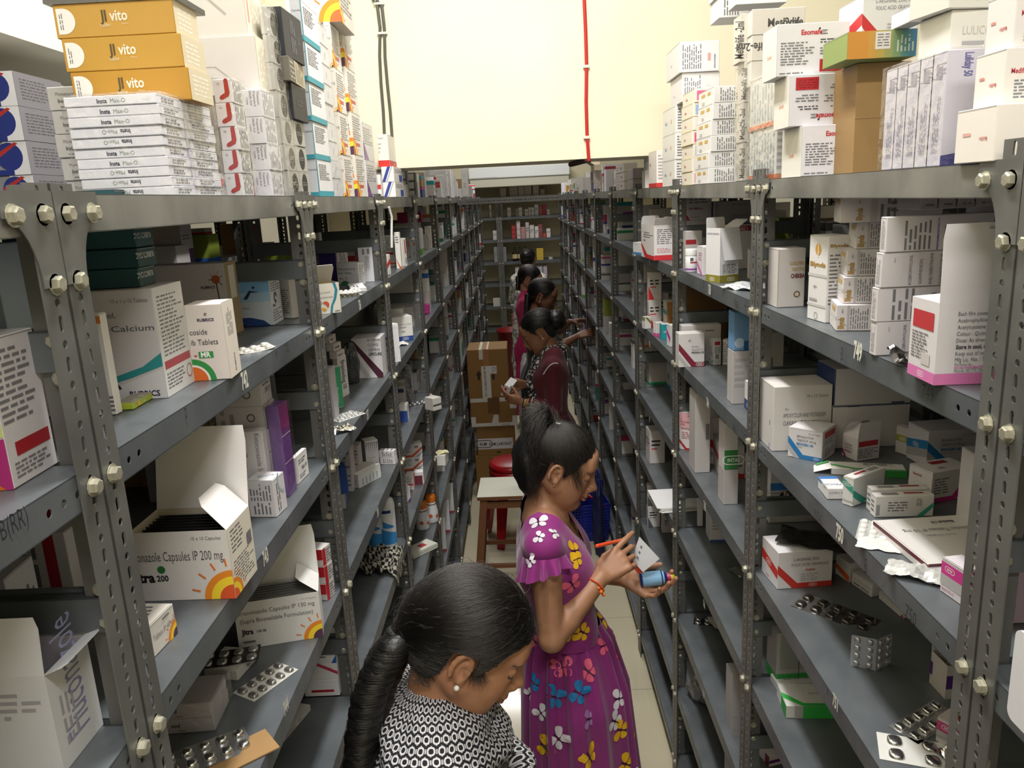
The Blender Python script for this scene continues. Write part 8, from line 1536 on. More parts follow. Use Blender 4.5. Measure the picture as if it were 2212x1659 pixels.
for px, py, col, rot, sz in ((1163,1128, 'w',.6,40),(1165,1160, 'w',1.4,26),(1198,1152, 'w',1.2,24),(1241,1190, 'y',1.3,42),(1259,1163, 'y',.9,36),(1245,1208, 'y',1.5,34),(1236,1263, 'p',.5,42),(1285,1304, 'b',1.4,38),(1302,1336, 'y',1.2,38),(1236,1368, 'y',1.3,38),(1260,1366, 'y',.9,36),(1304,1395, 'p',1.4,30),(1215,1441, 'p',.3,44),(1272,1451, 'p',1.0,44),(1153,1475, 'b',1.2,36),(1200,1506, 'b',1.5,46),(1252,1498, 'b',1.0,44),(1337,1509, 'w',1.4,36),(1169,1540, 'w',.8,34),(1272,1552, 'v',1.3,34),(1328,1558, 'w',.9,38),(1341,1576, 'y',1.2,40),(1207,1596, 'w',.9,46),(1181,1613, 'y',1.3,44),(1273,1636, 'y',.4,50),(1159,1388, 'p',1.3,26),(1351,1650, 'y',1.,40),(1146,1212, 'w',1.,28),(1228,1330, 'p',.7,30)):
 d_ = Vector(unit(ray(px, py))); loc, nr, i_, dist = tmp.ray_cast(Vector((0,0,0)), d_)
 if loc is not None: butterfly(loc, nr if nr.dot(d_) < 0 else -nr, rot, sz / FPX * dist * 1.05, col)
for k in range(46):
 t, v = R.uniform(-.4,3.6) , R.uniform(.04,.97); a = skirt_pt(t, v); c0 = Vector((.11,2.035, a[2])); n = (Vector(a) - c0); loc, nr, _, _ = tmp.find_nearest(Vector(a)); butterfly(loc, nr if nr.dot(n) > 0 else -nr, R.uniform(0,6), R.uniform(.036,.052), R.choice('wypbyw'))
mb.build('dress', p2)['label'] = 'purple dress printed with white, yellow, pink and blue butterflies'
clip2 = np.array((.078,2.03,-.612))
def cap2(F, H, q): pass
hc2 = hair_cap(H2, 'hair', p2, hairline,1.25, None,.0035)
bv2 = bvh_of(hc2); rs = np.random.RandomState(3); vs = [v.co[:] for v in hc2.data.vertices]
paths = comb(bv2,[vs[i] for i in rs.randint(0, len(vs),3400)], clip2,15,.010,.0022,5,.22)
for k in range(60):
 a = H2.p(30 + rs.normal(0,8),-66,40 + rs.normal(0,6)); q = [a]
 for i in range(14): q.append(q[-1] + np.array([.0015 * math.sin(i * .9 + k) + .001,-.0006 * (i < 5),-.0052]) + rs.normal(0,.0008,3))
 paths.append(np.array(q))
core = MB(); bm = bmesh.new(); bmesh.ops.create_icosphere(bm, subdivisions=3, radius=1)
for v in bm.verts: q = 1 + .16 * noise3(v.co * 2.3); v.co = Vector((v.co.x * .050 * q, v.co.y * .062 * q, v.co.z * .092 * q))
core.add([(v.co + Vector((.004,2.03,-.712)))[:] for v in bm.verts],[[v.index for v in f.verts] for f in bm.faces], M_HAIR, True); bm.free()
core.build('ponytail', p2)
for k in range(4200):
 th = rs.uniform(0,2 * math.pi); sp = rs.uniform(.15,1.) ** .6; out = np.array([-.062 + .030 * math.cos(th) * sp,.070 * math.sin(th) * sp,.022 * rs.normal() + .015 * math.cos(th * 2)])
 n = rs.randint(10,17); L = rs.uniform(.12,.25) * (1 if k > 500 else .5); fr = rs.uniform(.6,1.8); ph = rs.uniform(0,6,3); q = []
 for i in range(n):
  t = i / (n - 1); b = clip2 + out * min(1, t * 2.3) * (1 - .12 * t) + np.array([-.010 * t,0,.030 * math.sin(min(1, t * 2.3) * math.pi * .8) * (1 if k % 3 else 1.6) - L * max(0, t - .18) ** 1.1])
  q.append(b + .0065 * fr * t ** .8 * np.array([math.sin(9 * t * fr + ph[0]), math.sin(8 * t * fr + ph[1]),.6 * math.sin(7 * t + ph[2])]))
 paths.append(np.array(q))
for k in range(90):                                              # flyaways over the crown
 d0 = unit(np.array([rs.normal(-.2,.5), rs.normal(0,.6),1.])); q = [clip2 + rs.normal(0,.006,3)]
 for i in range(9): d0 = unit(d0 + rs.normal(0,.22,3) - np.array([.06,0,.10])); q.append(q[-1] + d0 * .0075)
 paths.append(np.array(q))
grow_strands('hair_strands', paths,.00036, p2)
mb = MB(); mb.box((-.004,-.010,-.003),(.004,.010,.004), paint('b9bcc0',.25,.8)); mb.build('hair_clip', p2, clip2 + np.array([.006,-.014,.010]),.5)
dots('earring', p2,[(H2.p(-2,-82,-29),.0028)], M_GOLD)
dw = unit(np.array(A2['R'][1]) - W2R); br = MB()
ring('bracelet', p2, W2R + dw * .024, dw,.0285,.0022, paint('d8501c',.7),.0015)
dots('bracelet_knot', p2,[(W2R + dw * .024 + np.array([.012,-.026,-.010]),.006),(W2R + dw * .024 + np.array([.018,-.024,-.020]),.005),(W2R + dw * .022 + np.array([.004,-.027,.000]),.0045)], paint('dd6a1e',.7))
nk = MB(); nk.tube([np.array(J2['neck']) + np.array([.062 * math.cos(t) + .012 + .02 * max(0, math.cos(t)),.062 * math.sin(t),.020 - .062 * max(0, math.cos(t)) ** 1.0]) for t in np.linspace(-1.7,1.7,26)],.0007, M_GOLD,5); nk.build('necklace', p2)
def rod(label, a, b, name, cat, parts):
 a, b = Vector(a), Vector(b); L = (b - a).length; t = thing(name, label, cat, a); t.rotation_euler = (b - a).to_track_quat('Z', 'Y').to_euler()
 for nm, prof, m in parts: mb = MB(); mb.lathe([(r, z * L) for r, z in prof], m,14); mb.build(nm, t)
 return t
M_OR = paint('e8502c',.35)
pa = onY(1288,1180,1.915); pb = np.array(tip2['R'][0][0]) + np.array([-.004,.004,-.016]); pb = pa + (pb - pa) * 1.02
pen = rod('orange marker pen in the right hand of the woman in purple', pa, pb, 'marker_pen', 'pen',[('cap',[(0,0),(.0045,0),(.0052,.02),(.0052,.40)], M_OR),('barrel',[(.0048,.40),(.0048,.88),(.0042,.93)], paint('e0643c',.35)),('nib',[(.0040,.93),(.0016,1.0),(0,1.0)], paint('e4ded8',.4))])
mb = MB(); mb.box((.0052,-.0012,.004),(.0072,.0012,.055), M_OR); mb.build('clip', pen)
bt_a = onY(1382,1253,2.045); bt_b = onY(1456,1245,2.045)
bot = rod('pale blue syrup bottle with yellow-and-magenta cap held by the woman in purple', bt_a, bt_b, 'syrup_bottle', 'bottle',[('body',[(0,0),(.020,0),(.0215,.03),(.0215,.62),(.018,.72),(.0095,.78),(.0095,.80)], paint('1c2c66',.2)),('label',[(.0219,.07),(.0219,.60),(.0190,.70)], paint('86b4d8',.35)),('cap',[(.0112,.79),(.0118,.82),(.0118,.90)], paint('b02a6a',.4)),('cap_top',[(.0118,.90),(.0112,1.0),(0,1.0)], paint('d6d62a',.4))])
def flat_card(label, cs, Y, name, cat, m, th=.0012, prints=None):
 P = [onY(x, y, Y + dy) for x, y, dy in cs]; mb = MB(); panel(mb, P, m, th)
 if prints: f = Face(mb, P[0], unit(P[1] - P[0]), unit(P[3] - P[0]), np.linalg.norm(P[1] - P[0]), np.linalg.norm(P[3] - P[0])); decorate({'F': f}, prints)
 return tag(mb.build(name), label, cat)
flat_card('white printed card held under the left thumb of the woman in purple',((1365,1209,.0),(1389,1236,-.004),(1425,1207,.012),(1382,1160,.02)),2.02, 'card', 'card', paint('d6d6da',.5),.004,[('F', 'l',.25,.15,.5,.85,3, 'g',3),('F', 'l',.6,.2,.7,.6,1, 'l',4)])
flat_card('orange sachet strip under the card held by the woman in purple',((1361,1213,0),(1379,1239,0),(1390,1236,.01),(1368,1208,.01)),2.035, 'sachet', 'sachet', M_OR,.003)
H1 = Head((-.128,1.255,-.782),2,28,0,1.08)
J1 = dict(neck=(-.192,1.253,-.935), chest=(-.185,1.253,-1.045), ribs=(-.168,1.253,-1.145), waist=(-.155,1.253,-1.25), hip=(-.155,1.253,-1.42))
A1 = dict(R=((-.190,1.088,-.975),(-.135,1.062,-1.215),(.035,1.13,-1.27), dict(d=(.85,.4,.1), n=(.1,.5,.8), thumb_side=-1, curl=(.4,.5,.55,.6))), L=((-.190,1.418,-.975),(-.13,1.44,-1.215),(.035,1.36,-1.26), dict(d=(.85,-.4,.1), n=(.1,-.5,.8), thumb_side=1, curl=(.4,.5,.55,.6))))
p1, tip1 = figure('woman looking down in the foreground, long black braid, black-and-white patterned scarf', H1,(1,0,0), J1, A1,(.44,.215,.118),.0032,(.36,.16,.105),.012,[(-9,-1.36,.009),(-1.36,9,.0032)],(.052,.062))
M_BLACK = cloth_mat('black_cotton', '14151a',.8)
def kur(F):
 add_torso(F, J1,(1,0,0),.024,.03)
 for s in 'RL':
  S_, E_, W_ = map(np.array, A1[s][:3]); F.cone(np.array(J1['neck']), S_,.058,.062,.03); limb(F,[S_, E_, E_ + (W_ - E_) * .75],[.064,.052,.042],.015)
 F.cone(np.array(J1['hip']), np.array(J1['hip']) - [0,0,.35],.135,.16,.05)
ku1 = shell('kurta', p1, kur, lambda V: (V[:,2] > -1.74) & ~((np.hypot(V[:,0] + .175, V[:,1] - 1.253) < .075) & (V[:,2] > -.95)),[M_BLACK],(-.42,.92,-1.80),(.20,1.60,-.84),.008,2)
def chain_mat():
 m, nt, b = mat_nodes('chain_print_scarf'); A = lambda op, a, c=None: (lambda n: (setattr(n, 'operation', op),[nt.links.new(q, n.inputs[i]) if not isinstance(q,(int, float)) else n.inputs[i].__setattr__('default_value', q) for i, q in enumerate((a, c)) if q is not None], n.outputs[0])[-1])(nt.nodes.new('ShaderNodeMath'))
 tc = nt.nodes.new('ShaderNodeTexCoord'); no = nt.nodes.new('ShaderNodeTexNoise'); no.inputs['Scale'].default_value = 14; no.inputs['Detail'].default_value = 2; nt.links.new(tc.outputs['UV'], no.inputs['Vector'])
 vm = nt.nodes.new('ShaderNodeVectorMath'); vm.operation = 'MULTIPLY_ADD'; vm.inputs[1].default_value = (.012,.012,0); nt.links.new(no.outputs['Color'], vm.inputs[0]); nt.links.new(tc.outputs['UV'], vm.inputs[2])
 sx = nt.nodes.new('ShaderNodeSeparateXYZ'); nt.links.new(vm.outputs[0], sx.inputs[0])
 v = A('MULTIPLY', sx.outputs[1],44.); row = A('FLOOR', v); u = A('ADD', A('MULTIPLY', sx.outputs[0],54.), A('MULTIPLY', A('MODULO', row,2.),.5))
 fu = A('ABSOLUTE', A('SUBTRACT', A('FRACT', u),.5)); fv = A('ABSOLUTE', A('SUBTRACT', A('FRACT', v),.5))
 r = A('POWER', A('ADD', A('POWER', A('DIVIDE', fu,.36),2.6), A('POWER', A('DIVIDE', fv,.42),2.6)),.385)
 ring_ = A('LESS_THAN', A('ABSOLUTE', A('SUBTRACT', r,.80)),.20); link_ = A('MULTIPLY', A('LESS_THAN', A('ABSOLUTE', A('SUBTRACT', fu,.455)),.03), A('LESS_THAN', fv,.22)); link2 = A('MULTIPLY', A('GREATER_THAN', fv,.44), A('LESS_THAN', fu,.07))
 mk = A('MAXIMUM', A('MAXIMUM', ring_, link_), link2); r_ = ramp(nt,[(.4, '15161c'),(.6, 'd2d0d4')], mk, True); nt.links.new(r_.outputs[0], b.inputs['Base Color']); b.inputs['Roughness'].default_value = .85
 n2 = tex(nt, 'Noise',9, 'UV',3); bump(nt, b, n2.outputs['Fac'],.5,.01); return m
M_CHAIN = chain_mat()
def scf(F):
 N = np.array(J1['neck'])
 for s in 'RL': F.cone(N + [0,0,.002], np.array(A1[s][0]) + [.0,0,-.006],.074,.078,.04)
 for s in (1,-1): F.cone(N + [0, s * .05,-.03], N + [.03, s * .09,-.16],.105,.115,.05)
 for i, t in enumerate(np.linspace(0,2 * math.pi,14)): pass
 P = [N + np.array([.010 + .098 * math.cos(t),.090 * math.sin(t),.045 - .085 * (math.cos(t) * .5 + .5) + .012 * math.sin(t)]) for t in np.linspace(0,2 * math.pi,22)]
 for a, b in zip(P[:-1], P[1:]): F.cone(a, b,.026,.026,.02)
 P = [N + np.array([.020 + .135 * math.cos(t),.115 * math.sin(t),-.005 - .13 * (math.cos(t) * .5 + .5)]) for t in np.linspace(-2.2,2.2,18)]
 for a, b in zip(P[:-1], P[1:]): F.cone(a, b,.024,.024,.015)
def scw(V):
 V = V.copy(); ang = np.arctan2(V[:,1] - 1.253, V[:,0] + .19); f_ = .004 * np.sin(ang * 9 + V[:,2] * 60) + .004 * np.sin(V[:,2] * 95 + ang * 3); d = np.stack([np.cos(ang), np.sin(ang), np.zeros(len(V))],1); return V + d * f_[:, None]
sc1 = shell('scarf', p1, scf, lambda V: (V[:,2] > -1.19 + .25 * (V[:,0] < -.19) * (-V[:,0] - .19) * 8) & (V[:,2] > -1.19),[M_CHAIN],(-.46,.90,-1.25),(.12,1.62,-.78),.006,3, scw, lambda V: np.stack([np.arctan2(V[:,1] - 1.253, V[:,0] + .19) * .15, V[:,2] - .9 * np.hypot(V[:,0] + .19, V[:,1] - 1.253)],1))
tie1 = np.array((-.232,1.232,-.742))
def puff(F, H, q): F.ell(H.p(-10,0,62), np.array((88,78,72)) * q, H.M,.02); F.ell(H.p(-62,0,20), np.array((62,60,62)) * q, H.M,.02); F.ell(H.p(46,0,66), np.array((44,60,36)) * q, H.M,.015); F.cone(H.p(-84,0,10), tie1,.045,.026,.02)
hc1 = hair_cap(H1, 'hair', p1, lambda L: hairline(L),1.3, puff,.0035)
bv1 = bvh_of(hc1); vs = [v.co[:] for v in hc1.data.vertices]; rs = np.random.RandomState(8)
paths = comb(bv1,[vs[i] for i in rs.randint(0, len(vs),6500)], tie1,22,.010,.0016,6,.16)
for k in range(160):
 i = rs.randint(0, len(vs)); p = np.array(vs[i]); d0 = unit(p - H1.c) ; q = [p]; tgt = unit(tie1 - p)
 for j in range(8): d0 = unit(d0 * .8 + tgt * .35 + rs.normal(0,.16,3)); q.append(q[-1] + d0 * .0055)
 paths.append(np.array(q))
bc_ = [tie1, np.array((-.262,1.215,-.775)), np.array((-.289,1.195,-.83)), np.array((-.306,1.18,-.90)), np.array((-.318,1.168,-.98)), np.array((-.326,1.165,-1.08)), np.array((-.326,1.17,-1.2)), np.array((-.318,1.18,-1.32))]
def along(t):
 x = t * (len(bc_) - 1); i = min(int(x), len(bc_) - 2); return bc_[i] * (1 - x + i) + bc_[i + 1] * (x - i)
mb = MB(); nl = 7.5
for s in range(3):
 pts, rad = [],[]
 for i in range(150):
  t = i / 149; c = along(t); ph = 2 * math.pi * (t * nl + s / 3); wdt = np.interp(t,[0,.04,.5,1],[.006,.024,.020,.010]); pts.append(c + np.array([.35 * wdt * math.sin(2 * ph), wdt * math.sin(ph),0]) + np.array([wdt * .45 * math.sin(ph),0,0])); rad.append(np.interp(t,[0,.05,.5,.95,1],[.017,.026,.022,.012,.004]))
 mb.tube(pts, rad, M_HAIR,14)
 for k in range(420):
  o_ = rs.uniform(0,2 * math.pi); t0 = rs.randint(0,120); q = []
  for i in range(t0, min(150, t0 + 26),2):
   ax = unit(np.array(pts[min(i + 1,149)]) - np.array(pts[max(i - 1,0)])); u_ = unit(np.cross(ax,[.3,.2,1])); w_ = np.cross(ax, u_); a_ = o_ + (i - t0) * .05; q.append(np.array(pts[i]) + (u_ * math.cos(a_) + w_ * math.sin(a_)) * (rad[i] * 1.03 + abs(rs.normal(0,.0006)) * (i > t0 + 12)))
  paths.append(np.array(q))
mb.build('braid', p1)
ring('hair_tie', p1, tie1 + np.array([-.006,-.003,-.008]),(-.6,-.3,-.7),.027,.007, paint('1c1c20',.7),.001)
for k in range(260):                                             # soft baby hair at the nape and before the ear
 a = H1.p(*( (rs.uniform(-60,-30),-58, rs.uniform(-68,-30)) if k % 2 else (rs.uniform(8,30),-68, rs.uniform(-6,14)) )); q = [a]; d0 = unit(tie1 - a) if k % 2 else unit(np.array([.1,-.1,-1.]))
 for j in range(6): d0 = unit(d0 + rs.normal(0,.25,3)); q.append(q[-1] + d0 * .005)
 paths.append(np.array(q))
grow_strands('hair_strands', paths,.00026, p1)
dots('earring', p1,[(H1.p(-1,-83,-29),.0052)], M_PEARL)
def simple(label, H, fy, C, arms, base, top, bottom, hair, sleeve=.75, kl=.42, lips=(.2,.06,.05), extra=None, dx=.006):
 f = np.array([math.cos(math.radians(fy)), math.sin(math.radians(fy)),0]); C = np.array(C, float); z = np.array([0,0,1.])
 J = dict(neck=C, chest=C - z * .105 + f * .01, ribs=C - z * .21 + f * .015, waist=C - z * .31 + f * .015, hip=C - z * .47 + f * .005)
 o, tips = figure(label, H, f, J, arms, base, dx, lips,.006,[(-9,9, dx)])
 def kb(F):
  add_torso(F, J, f,.018,.03);
  for S_, E_, W_, hk in arms.values():
   S_, E_, W_ = map(np.array,(S_, E_, W_)); F.cone(C, S_,.052,.056,.03)
   if sleeve > .5: limb(F,[S_, E_, E_ + (W_ - E_) * (sleeve * 2 - 1)],[.058,.046,.036],.015)
   else: limb(F,[S_, S_ + (E_ - S_) * sleeve * 2],[.058,.052],.015)
  for s in (1,-1,0): F.cone(J['hip'] + side_of(f) * s * .05, J['hip'] - z * kl + side_of(f) * s * .09,.115,.14,.05)
 lo = np.min([C] + [np.array(q) for a in arms.values() for q in a[:3]],0) - .26; hi = np.max([C] + [np.array(q) for a in arms.values() for q in a[:3]],0) + .26; lo[2] = J['hip'][2] - kl - .2; hi[2] = C[2] + .08
 def warp(V):
  V = V.copy(); ang = np.arctan2(V[:,1] - C[1], V[:,0] - C[0]); w = np.clip((J['waist'][2] - V[:,2]) / .3,0,1) * .010 * np.sin(ang * 11 + 2 * np.sin(ang * 2)); return V + np.stack([np.cos(ang), np.sin(ang),0 * ang],1) * w[:, None]
 shell('kurta', o, kb, lambda V: (V[:,2] > J['hip'][2] - kl) & ~((np.hypot(V[:,0] - C[0] - f[0] * .02, V[:,1] - C[1] - f[1] * .02) < .068) & (V[:,2] > C[2] - .035)),[top], lo, hi,.009,2, warp)
 mb = MB()
 for s in (1,-1):
  h0 = J['hip'] + side_of(f) * s * .075; an = J['hip'] * [1,1,0] + side_of(f) * s * .07 + z * (FLOOR + .06); mb.tube([h0 - z * .05,(h0 + an) / 2, an],[.105,.085,.055], bottom,18)
 mb.build('trousers', o)
 hair(o, H)
 return o, J, tips, f
def plain_hair(o, H, target, n=700, puffx=None, seed=1, grow=1.0):
 hc = hair_cap(H, 'hair', o, hairline, grow, puffx,.006); b = bvh_of(hc); vs = [v.co[:] for v in hc.data.vertices]; r_ = np.random.RandomState(seed)
 grow_strands('hair_strands', comb(b,[vs[i] for i in r_.randint(0, len(vs), n)], target,16,.014,.002, seed,.12),.0005, o)
def bun(o, c, r, name='bun'):
 bm = bmesh.new(); bmesh.ops.create_icosphere(bm, subdivisions=3, radius=1)
 for v in bm.verts: q = 1 + .10 * noise3(v.co * 2.5 + Vector(c)) + .05 * math.sin(9 * math.atan2(v.co.z, v.co.x) + 5 * v.co.y); v.co = Vector((v.co.x * r[0] * q + c[0], v.co.y * r[1] * q + c[1], v.co.z * r[2] * q + c[2]))
 me = bpy.data.meshes.new(name); bm.to_mesh(me); bm.free(); me.materials.append(M_HAIR)
 for p in me.polygons: p.use_smooth = True
 return link(name, me, o)
def plait(o, pts, r0, r1, name='braid'):
 mb = MB(); P = [np.array(p) for p in pts]
 for s in range(3):
  q, rd = [],[]
  for i in range(80):
   t = i / 79; x = t * (len(P) - 1); j = min(int(x), len(P) - 2); c = P[j] * (1 - x + j) + P[j + 1] * (x - j); ph = 2 * math.pi * (t * 6 + s / 3); w = (r0 + (r1 - r0) * t); q.append(c + np.array([.3 * w * math.sin(2 * ph) + .5 * w * math.sin(ph),.9 * w * math.sin(ph),0])); rd.append(w * (1 if t < .95 else .5))
  mb.tube(q, rd, M_HAIR,10)
 return mb.build(name, o)
def crackle_mat(name, a, b_, scale, th):
 m, nt, b = mat_nodes(name); t = tex(nt, 'Voronoi', scale, 'Object'); t.feature = 'DISTANCE_TO_EDGE'; r = ramp(nt,[(th * .7, b_),(th, a)], t.outputs['Distance']); nt.links.new(r.outputs[0], b.inputs['Base Color']); b.inputs['Roughness'].default_value = .85; return m
M_MAROON = cloth_mat('maroon_cotton', '5c1220',.85); M_PINK = cloth_mat('pink_cotton', 'b3185a',.85); M_WHITE = cloth_mat('white_cotton', 'cfccc6',.85); M_CRACK = crackle_mat('crackle_print', 'c2beb8', '1c1c20',38,.09)
def splotch():
 m, nt, b = mat_nodes('grey_floral_cotton'); n = tex(nt, 'Noise',16, detail=4); r = ramp(nt,[(.46, 'd2d0c8'),(.52, '77786f'),(.60, '9a9a92'),(.64, 'd2d0c8')], n.outputs['Fac']); nt.links.new(r.outputs[0], b.inputs['Base Color']); b.inputs['Roughness'].default_value = .85; return m
M_FLORAL = splotch()
H3 = Head((.102,4.55,-.780),180,27,0,1.06)
A3 = dict(L=((.165,4.405,-.965),(.165,4.385,-1.205),(-.020,4.43,-1.178), dict(d=(-.9,.15,.30), n=(-.1,.75,.6), thumb_side=-1, curl=(.35,.45,.5,.55), thumb=(.4,.3))), R=((.165,4.70,-.965),(.165,4.74,-1.19),(.012,4.63,-1.115), dict(d=(-.93,-.2,.22), n=(-.1,-.75,-.6), thumb_side=-1, curl=(.3,.5,.6,.7), thumb=(.5,.4))))
def hair3(o, H):
 bc = H.p(-112,0,14); plain_hair(o, H, bc,800, lambda F, H_, q: F.ell(H_.p(-14,0,50), np.array((92,76,76)) * q, H_.M,.015),2); bun(o, bc,(.062,.072,.062)); dots('earring', o,[(H.p(-2,84,-28),.0045)], M_PEARL)
p3, J3, t3, f3 = simple('woman in maroon sleeves with low black bun and crackle-print scarf, holding a white carton', H3,180,(.172,4.552,-.920), A3, SK['mid'], M_MAROON, cloth_mat('dark_trousers', '2a1a1c',.85), hair3,.84,.45)
def scarf3(F):
 C = np.array(J3['neck'])
 for s in (1,-1):
  P = [C + np.array(q) for q in ((.05, s * .045,.035),(-.02, s * .075,.03),(-.085, s * .08,-.05),(-.125, s * .075,-.16),(-.115, s * .07,-.30),(-.10, s * .075,-.48),(-.11, s * .07,-.62))]
  for a, b in zip(P[:-1], P[1:]): F.cone(a, b,.036,.036,.02)
 P = [C + np.array([.055 * math.cos(t) + .02,.07 * math.sin(t),.03]) for t in np.linspace(-1.6,1.6,9)]
 for a, b in zip(P[:-1], P[1:]): F.cone(a, b,.022,.022,.015)
shell('scarf', p3, scarf3, None,[M_CRACK],(-.05,4.35,-1.64),(.32,4.76,-.80),.008,2)
for k,(dd, m_) in enumerate(((.010, M_BLACK),(.028, M_GOLD),(.038, M_GOLD))): w_ = np.array(A3['L'][2]); e_ = unit(np.array(A3['L'][1]) - w_); ring('bangle', p3, w_ + e_ * dd, e_,.031,.003, m_)
seam = MB(); seam.tube([np.array(A3['L'][0]) + np.array([.03 - .085 * t,-.066 + .02 * abs(t - .5),.040 - .10 * (t - .3) ** 2 - .02 * t]) for t in np.linspace(0,1,12)],.004, M_WHITE,6); seam.build('piping', p3)
ring('cuff', p3, np.array(A3['L'][2]) + unit(np.array(A3['L'][1]) - np.array(A3['L'][2])) * .062, unit(np.array(A3['L'][1]) - np.array(A3['L'][2])),.041,.004, M_WHITE)
cx3 = (np.array(A3['L'][2]) + np.array(A3['R'][2])) / 2 + np.array([-.105,0,.045])
o = carton('white medicine carton with red label in the hands of the woman with the bun', tuple(cx3 - np.array([0,0,.035])),(.045,.115,.075),-.25, 'dcdadb',[('L', 'r',.2,.15,.4,.75, 'b8322c'),('F', 'r',.2,.2,.5,.8, 'b8322c'), fine('L',.5,.2,.9,.8,3)])
o.rotation_euler = (.2,.45,-.25)
H4 = Head((.165,5.90,-.735),-8,18,0,1.08)
A4 = dict(R=((.125,5.755,-.935),(.275,5.66,-1.085),(.405,5.72,-1.03), dict(d=(.9,.1,.25), n=(.1,.5,-.8), thumb_side=1, curl=(.2,.3,.4,.5))), L=((.125,6.05,-.935),(.26,6.08,-1.06),(.372,5.97,-.955), dict(d=(.95,.05,.1), n=(.05,-.3,-.9), thumb_side=-1, curl=(.15,.25,.3,.4))))
def hair4(o, H):
 bc = H.p(-95,-8,-20); plain_hair(o, H, bc,700, None,3); plait(o,[bc, bc + np.array([-.012,-.02,-.07]), bc + np.array([-.02,-.035,-.17]), bc + np.array([-.035,-.045,-.30])],.020,.014); dots('earring', o,[(H.p(-2,-84,-28),.0045)], M_PEARL)
p4, J4, t4, f4 = simple('woman in black with a long plait reaching into the right-hand rack', H4,0,(.108,5.90,-.890), A4, SK['dark'], M_BLACK, M_BLACK, hair4,.42,.5)
H5 = Head((.085,7.10,-.725),-5,24,0,1.05)
A5 = dict(R=((.040,6.955,-.925),(.060,6.93,-1.17),(.20,7.0,-1.10), dict(d=(.9,.2,.3), n=(.1,.6,-.7), thumb_side=1, curl=(.4,.5,.6,.7))), L=((.040,7.245,-.925),(.07,7.27,-1.16),(.20,7.2,-1.09), dict(d=(.9,-.2,.3), n=(.1,-.6,-.7), thumb_side=-1, curl=(.4,.5,.6,.7))))
def hair5(o, H):
 bc = H.p(-92,-10,-15); plain_hair(o, H, bc,600, None,4); plait(o,[bc, bc + np.array([-.01,-.03,-.08]), bc + np.array([-.012,-.05,-.20])],.018,.010)
p5, J5, t5, f5 = simple('woman in a bright pink tunic with a white shawl, head bent, plait behind', H5,0,(.040,7.10,-.880), A5, SK['mid'], M_PINK, M_WHITE, hair5,.5,.62)
def shawl5(F):
 C = np.array(J5['neck'])
 P = [C + np.array(q) for q in ((.07,-.10,-.10),(.02,-.10,.0),(-.06,-.06,.03),(-.085,-.06,-.12),(-.10,-.07,-.35),(-.11,-.08,-.62),(-.11,-.08,-.86))]
 for a, b in zip(P[:-1], P[1:]): F.cone(a, b,.030,.034,.02)
shell('shawl', p5, shawl5, None,[M_FLORAL],(-.22,6.85,-1.82),(.22,7.2,-.74),.010,2)
trim = MB(); trim.tube([np.array(J5['neck']) + np.array([.075 * math.cos(t) + .02,.075 * math.sin(t),-.005 - .05 * max(0, math.cos(t))]) for t in np.linspace(-2.6,2.6,20)],.006, M_WHITE,6); trim.build('neckline_trim', p5)
H6 = Head((.098,8.50,-.660),78,12,0,1.05)
A6 = dict(R=((.240,8.46,-.865),(.29,8.55,-1.08),(.30,8.72,-1.0), dict(d=(.2,.95,.2), n=(-.6,.1,-.7), thumb_side=1, curl=(.4,.5,.6,.7))), L=((-.045,8.50,-.865),(-.09,8.56,-1.09),(0,8.74,-1.02), dict(d=(.2,.95,.2), n=(.6,.1,-.7), thumb_side=-1, curl=(.4,.5,.6,.7))))
def hair6(o, H):
 bc = H.p(-98,0,30); plain_hair(o, H, bc,600, None,6); bun(o, bc,(.058,.05,.056))
p6, J6, t6, f6 = simple('woman in a white floral tunic with pinned-up bun, back turned, farthest along the aisle', H6,82,(.098,8.47,-.815), A6, SK['mid'], M_FLORAL, M_WHITE, hair6,.62,.5)
view('N')
M_WOOD = paint('6e4426',.55,0,.12,.15, scale=20); M_LAM = paint('d9d9c8',.35)
st = thing('stool', 'wooden stool with square white laminate top, its legs splayed', 'stool',(-.135,4.09, FLOOR),-.02)
H_ = -1.567 - FLOOR
mb = MB(); mb.box((-.15,-.15, H_ - .003),(.15,.15, H_), M_LAM,.001); mb.box((-.15,-.15, H_ - .022),(.15,.15, H_ - .003), M_WOOD,.001); mb.build('seat', st)
for sx in (1,-1):
 for sy in (1,-1):
  mb = MB(); a = Vector((sx * .115, sy * .115, H_ - .022)); b = Vector((sx * .175, sy * .165,.0006)); w = .020
  V = [(p.x + i * w, p.y + j * w, p.z) for p in (a, b) for i, j in ((-1,-1),(1,-1),(1,1),(-1,1))]; mb.add(V,[(0,1,2,3),(7,6,5,4),(0,4,5,1),(1,5,6,2),(2,6,7,3),(3,7,4,0)], M_WOOD); mb.build('leg', st)
for z, k in ((H_ - .06, 'apron'),(.15, 'rung')):
 f_ = 1 - (z / (H_ - .022)); e = .115 + .06 * f_; ey = .115 + .05 * f_; t = .038 if k == 'apron' else .022
 for a in (0,1):
  for s in (1,-1):
   mb = MB(); mb.box((-e, s * ey - .009, z - t / 2),(e, s * ey + .009, z + t / 2), M_WOOD) if a == 0 else mb.box((s * e - .009,-ey, z - t / 2),(s * e + .009, ey, z + t / 2), M_WOOD); mb.build(k, st)
M_RED = paint('a3101c',.35,0,.05)
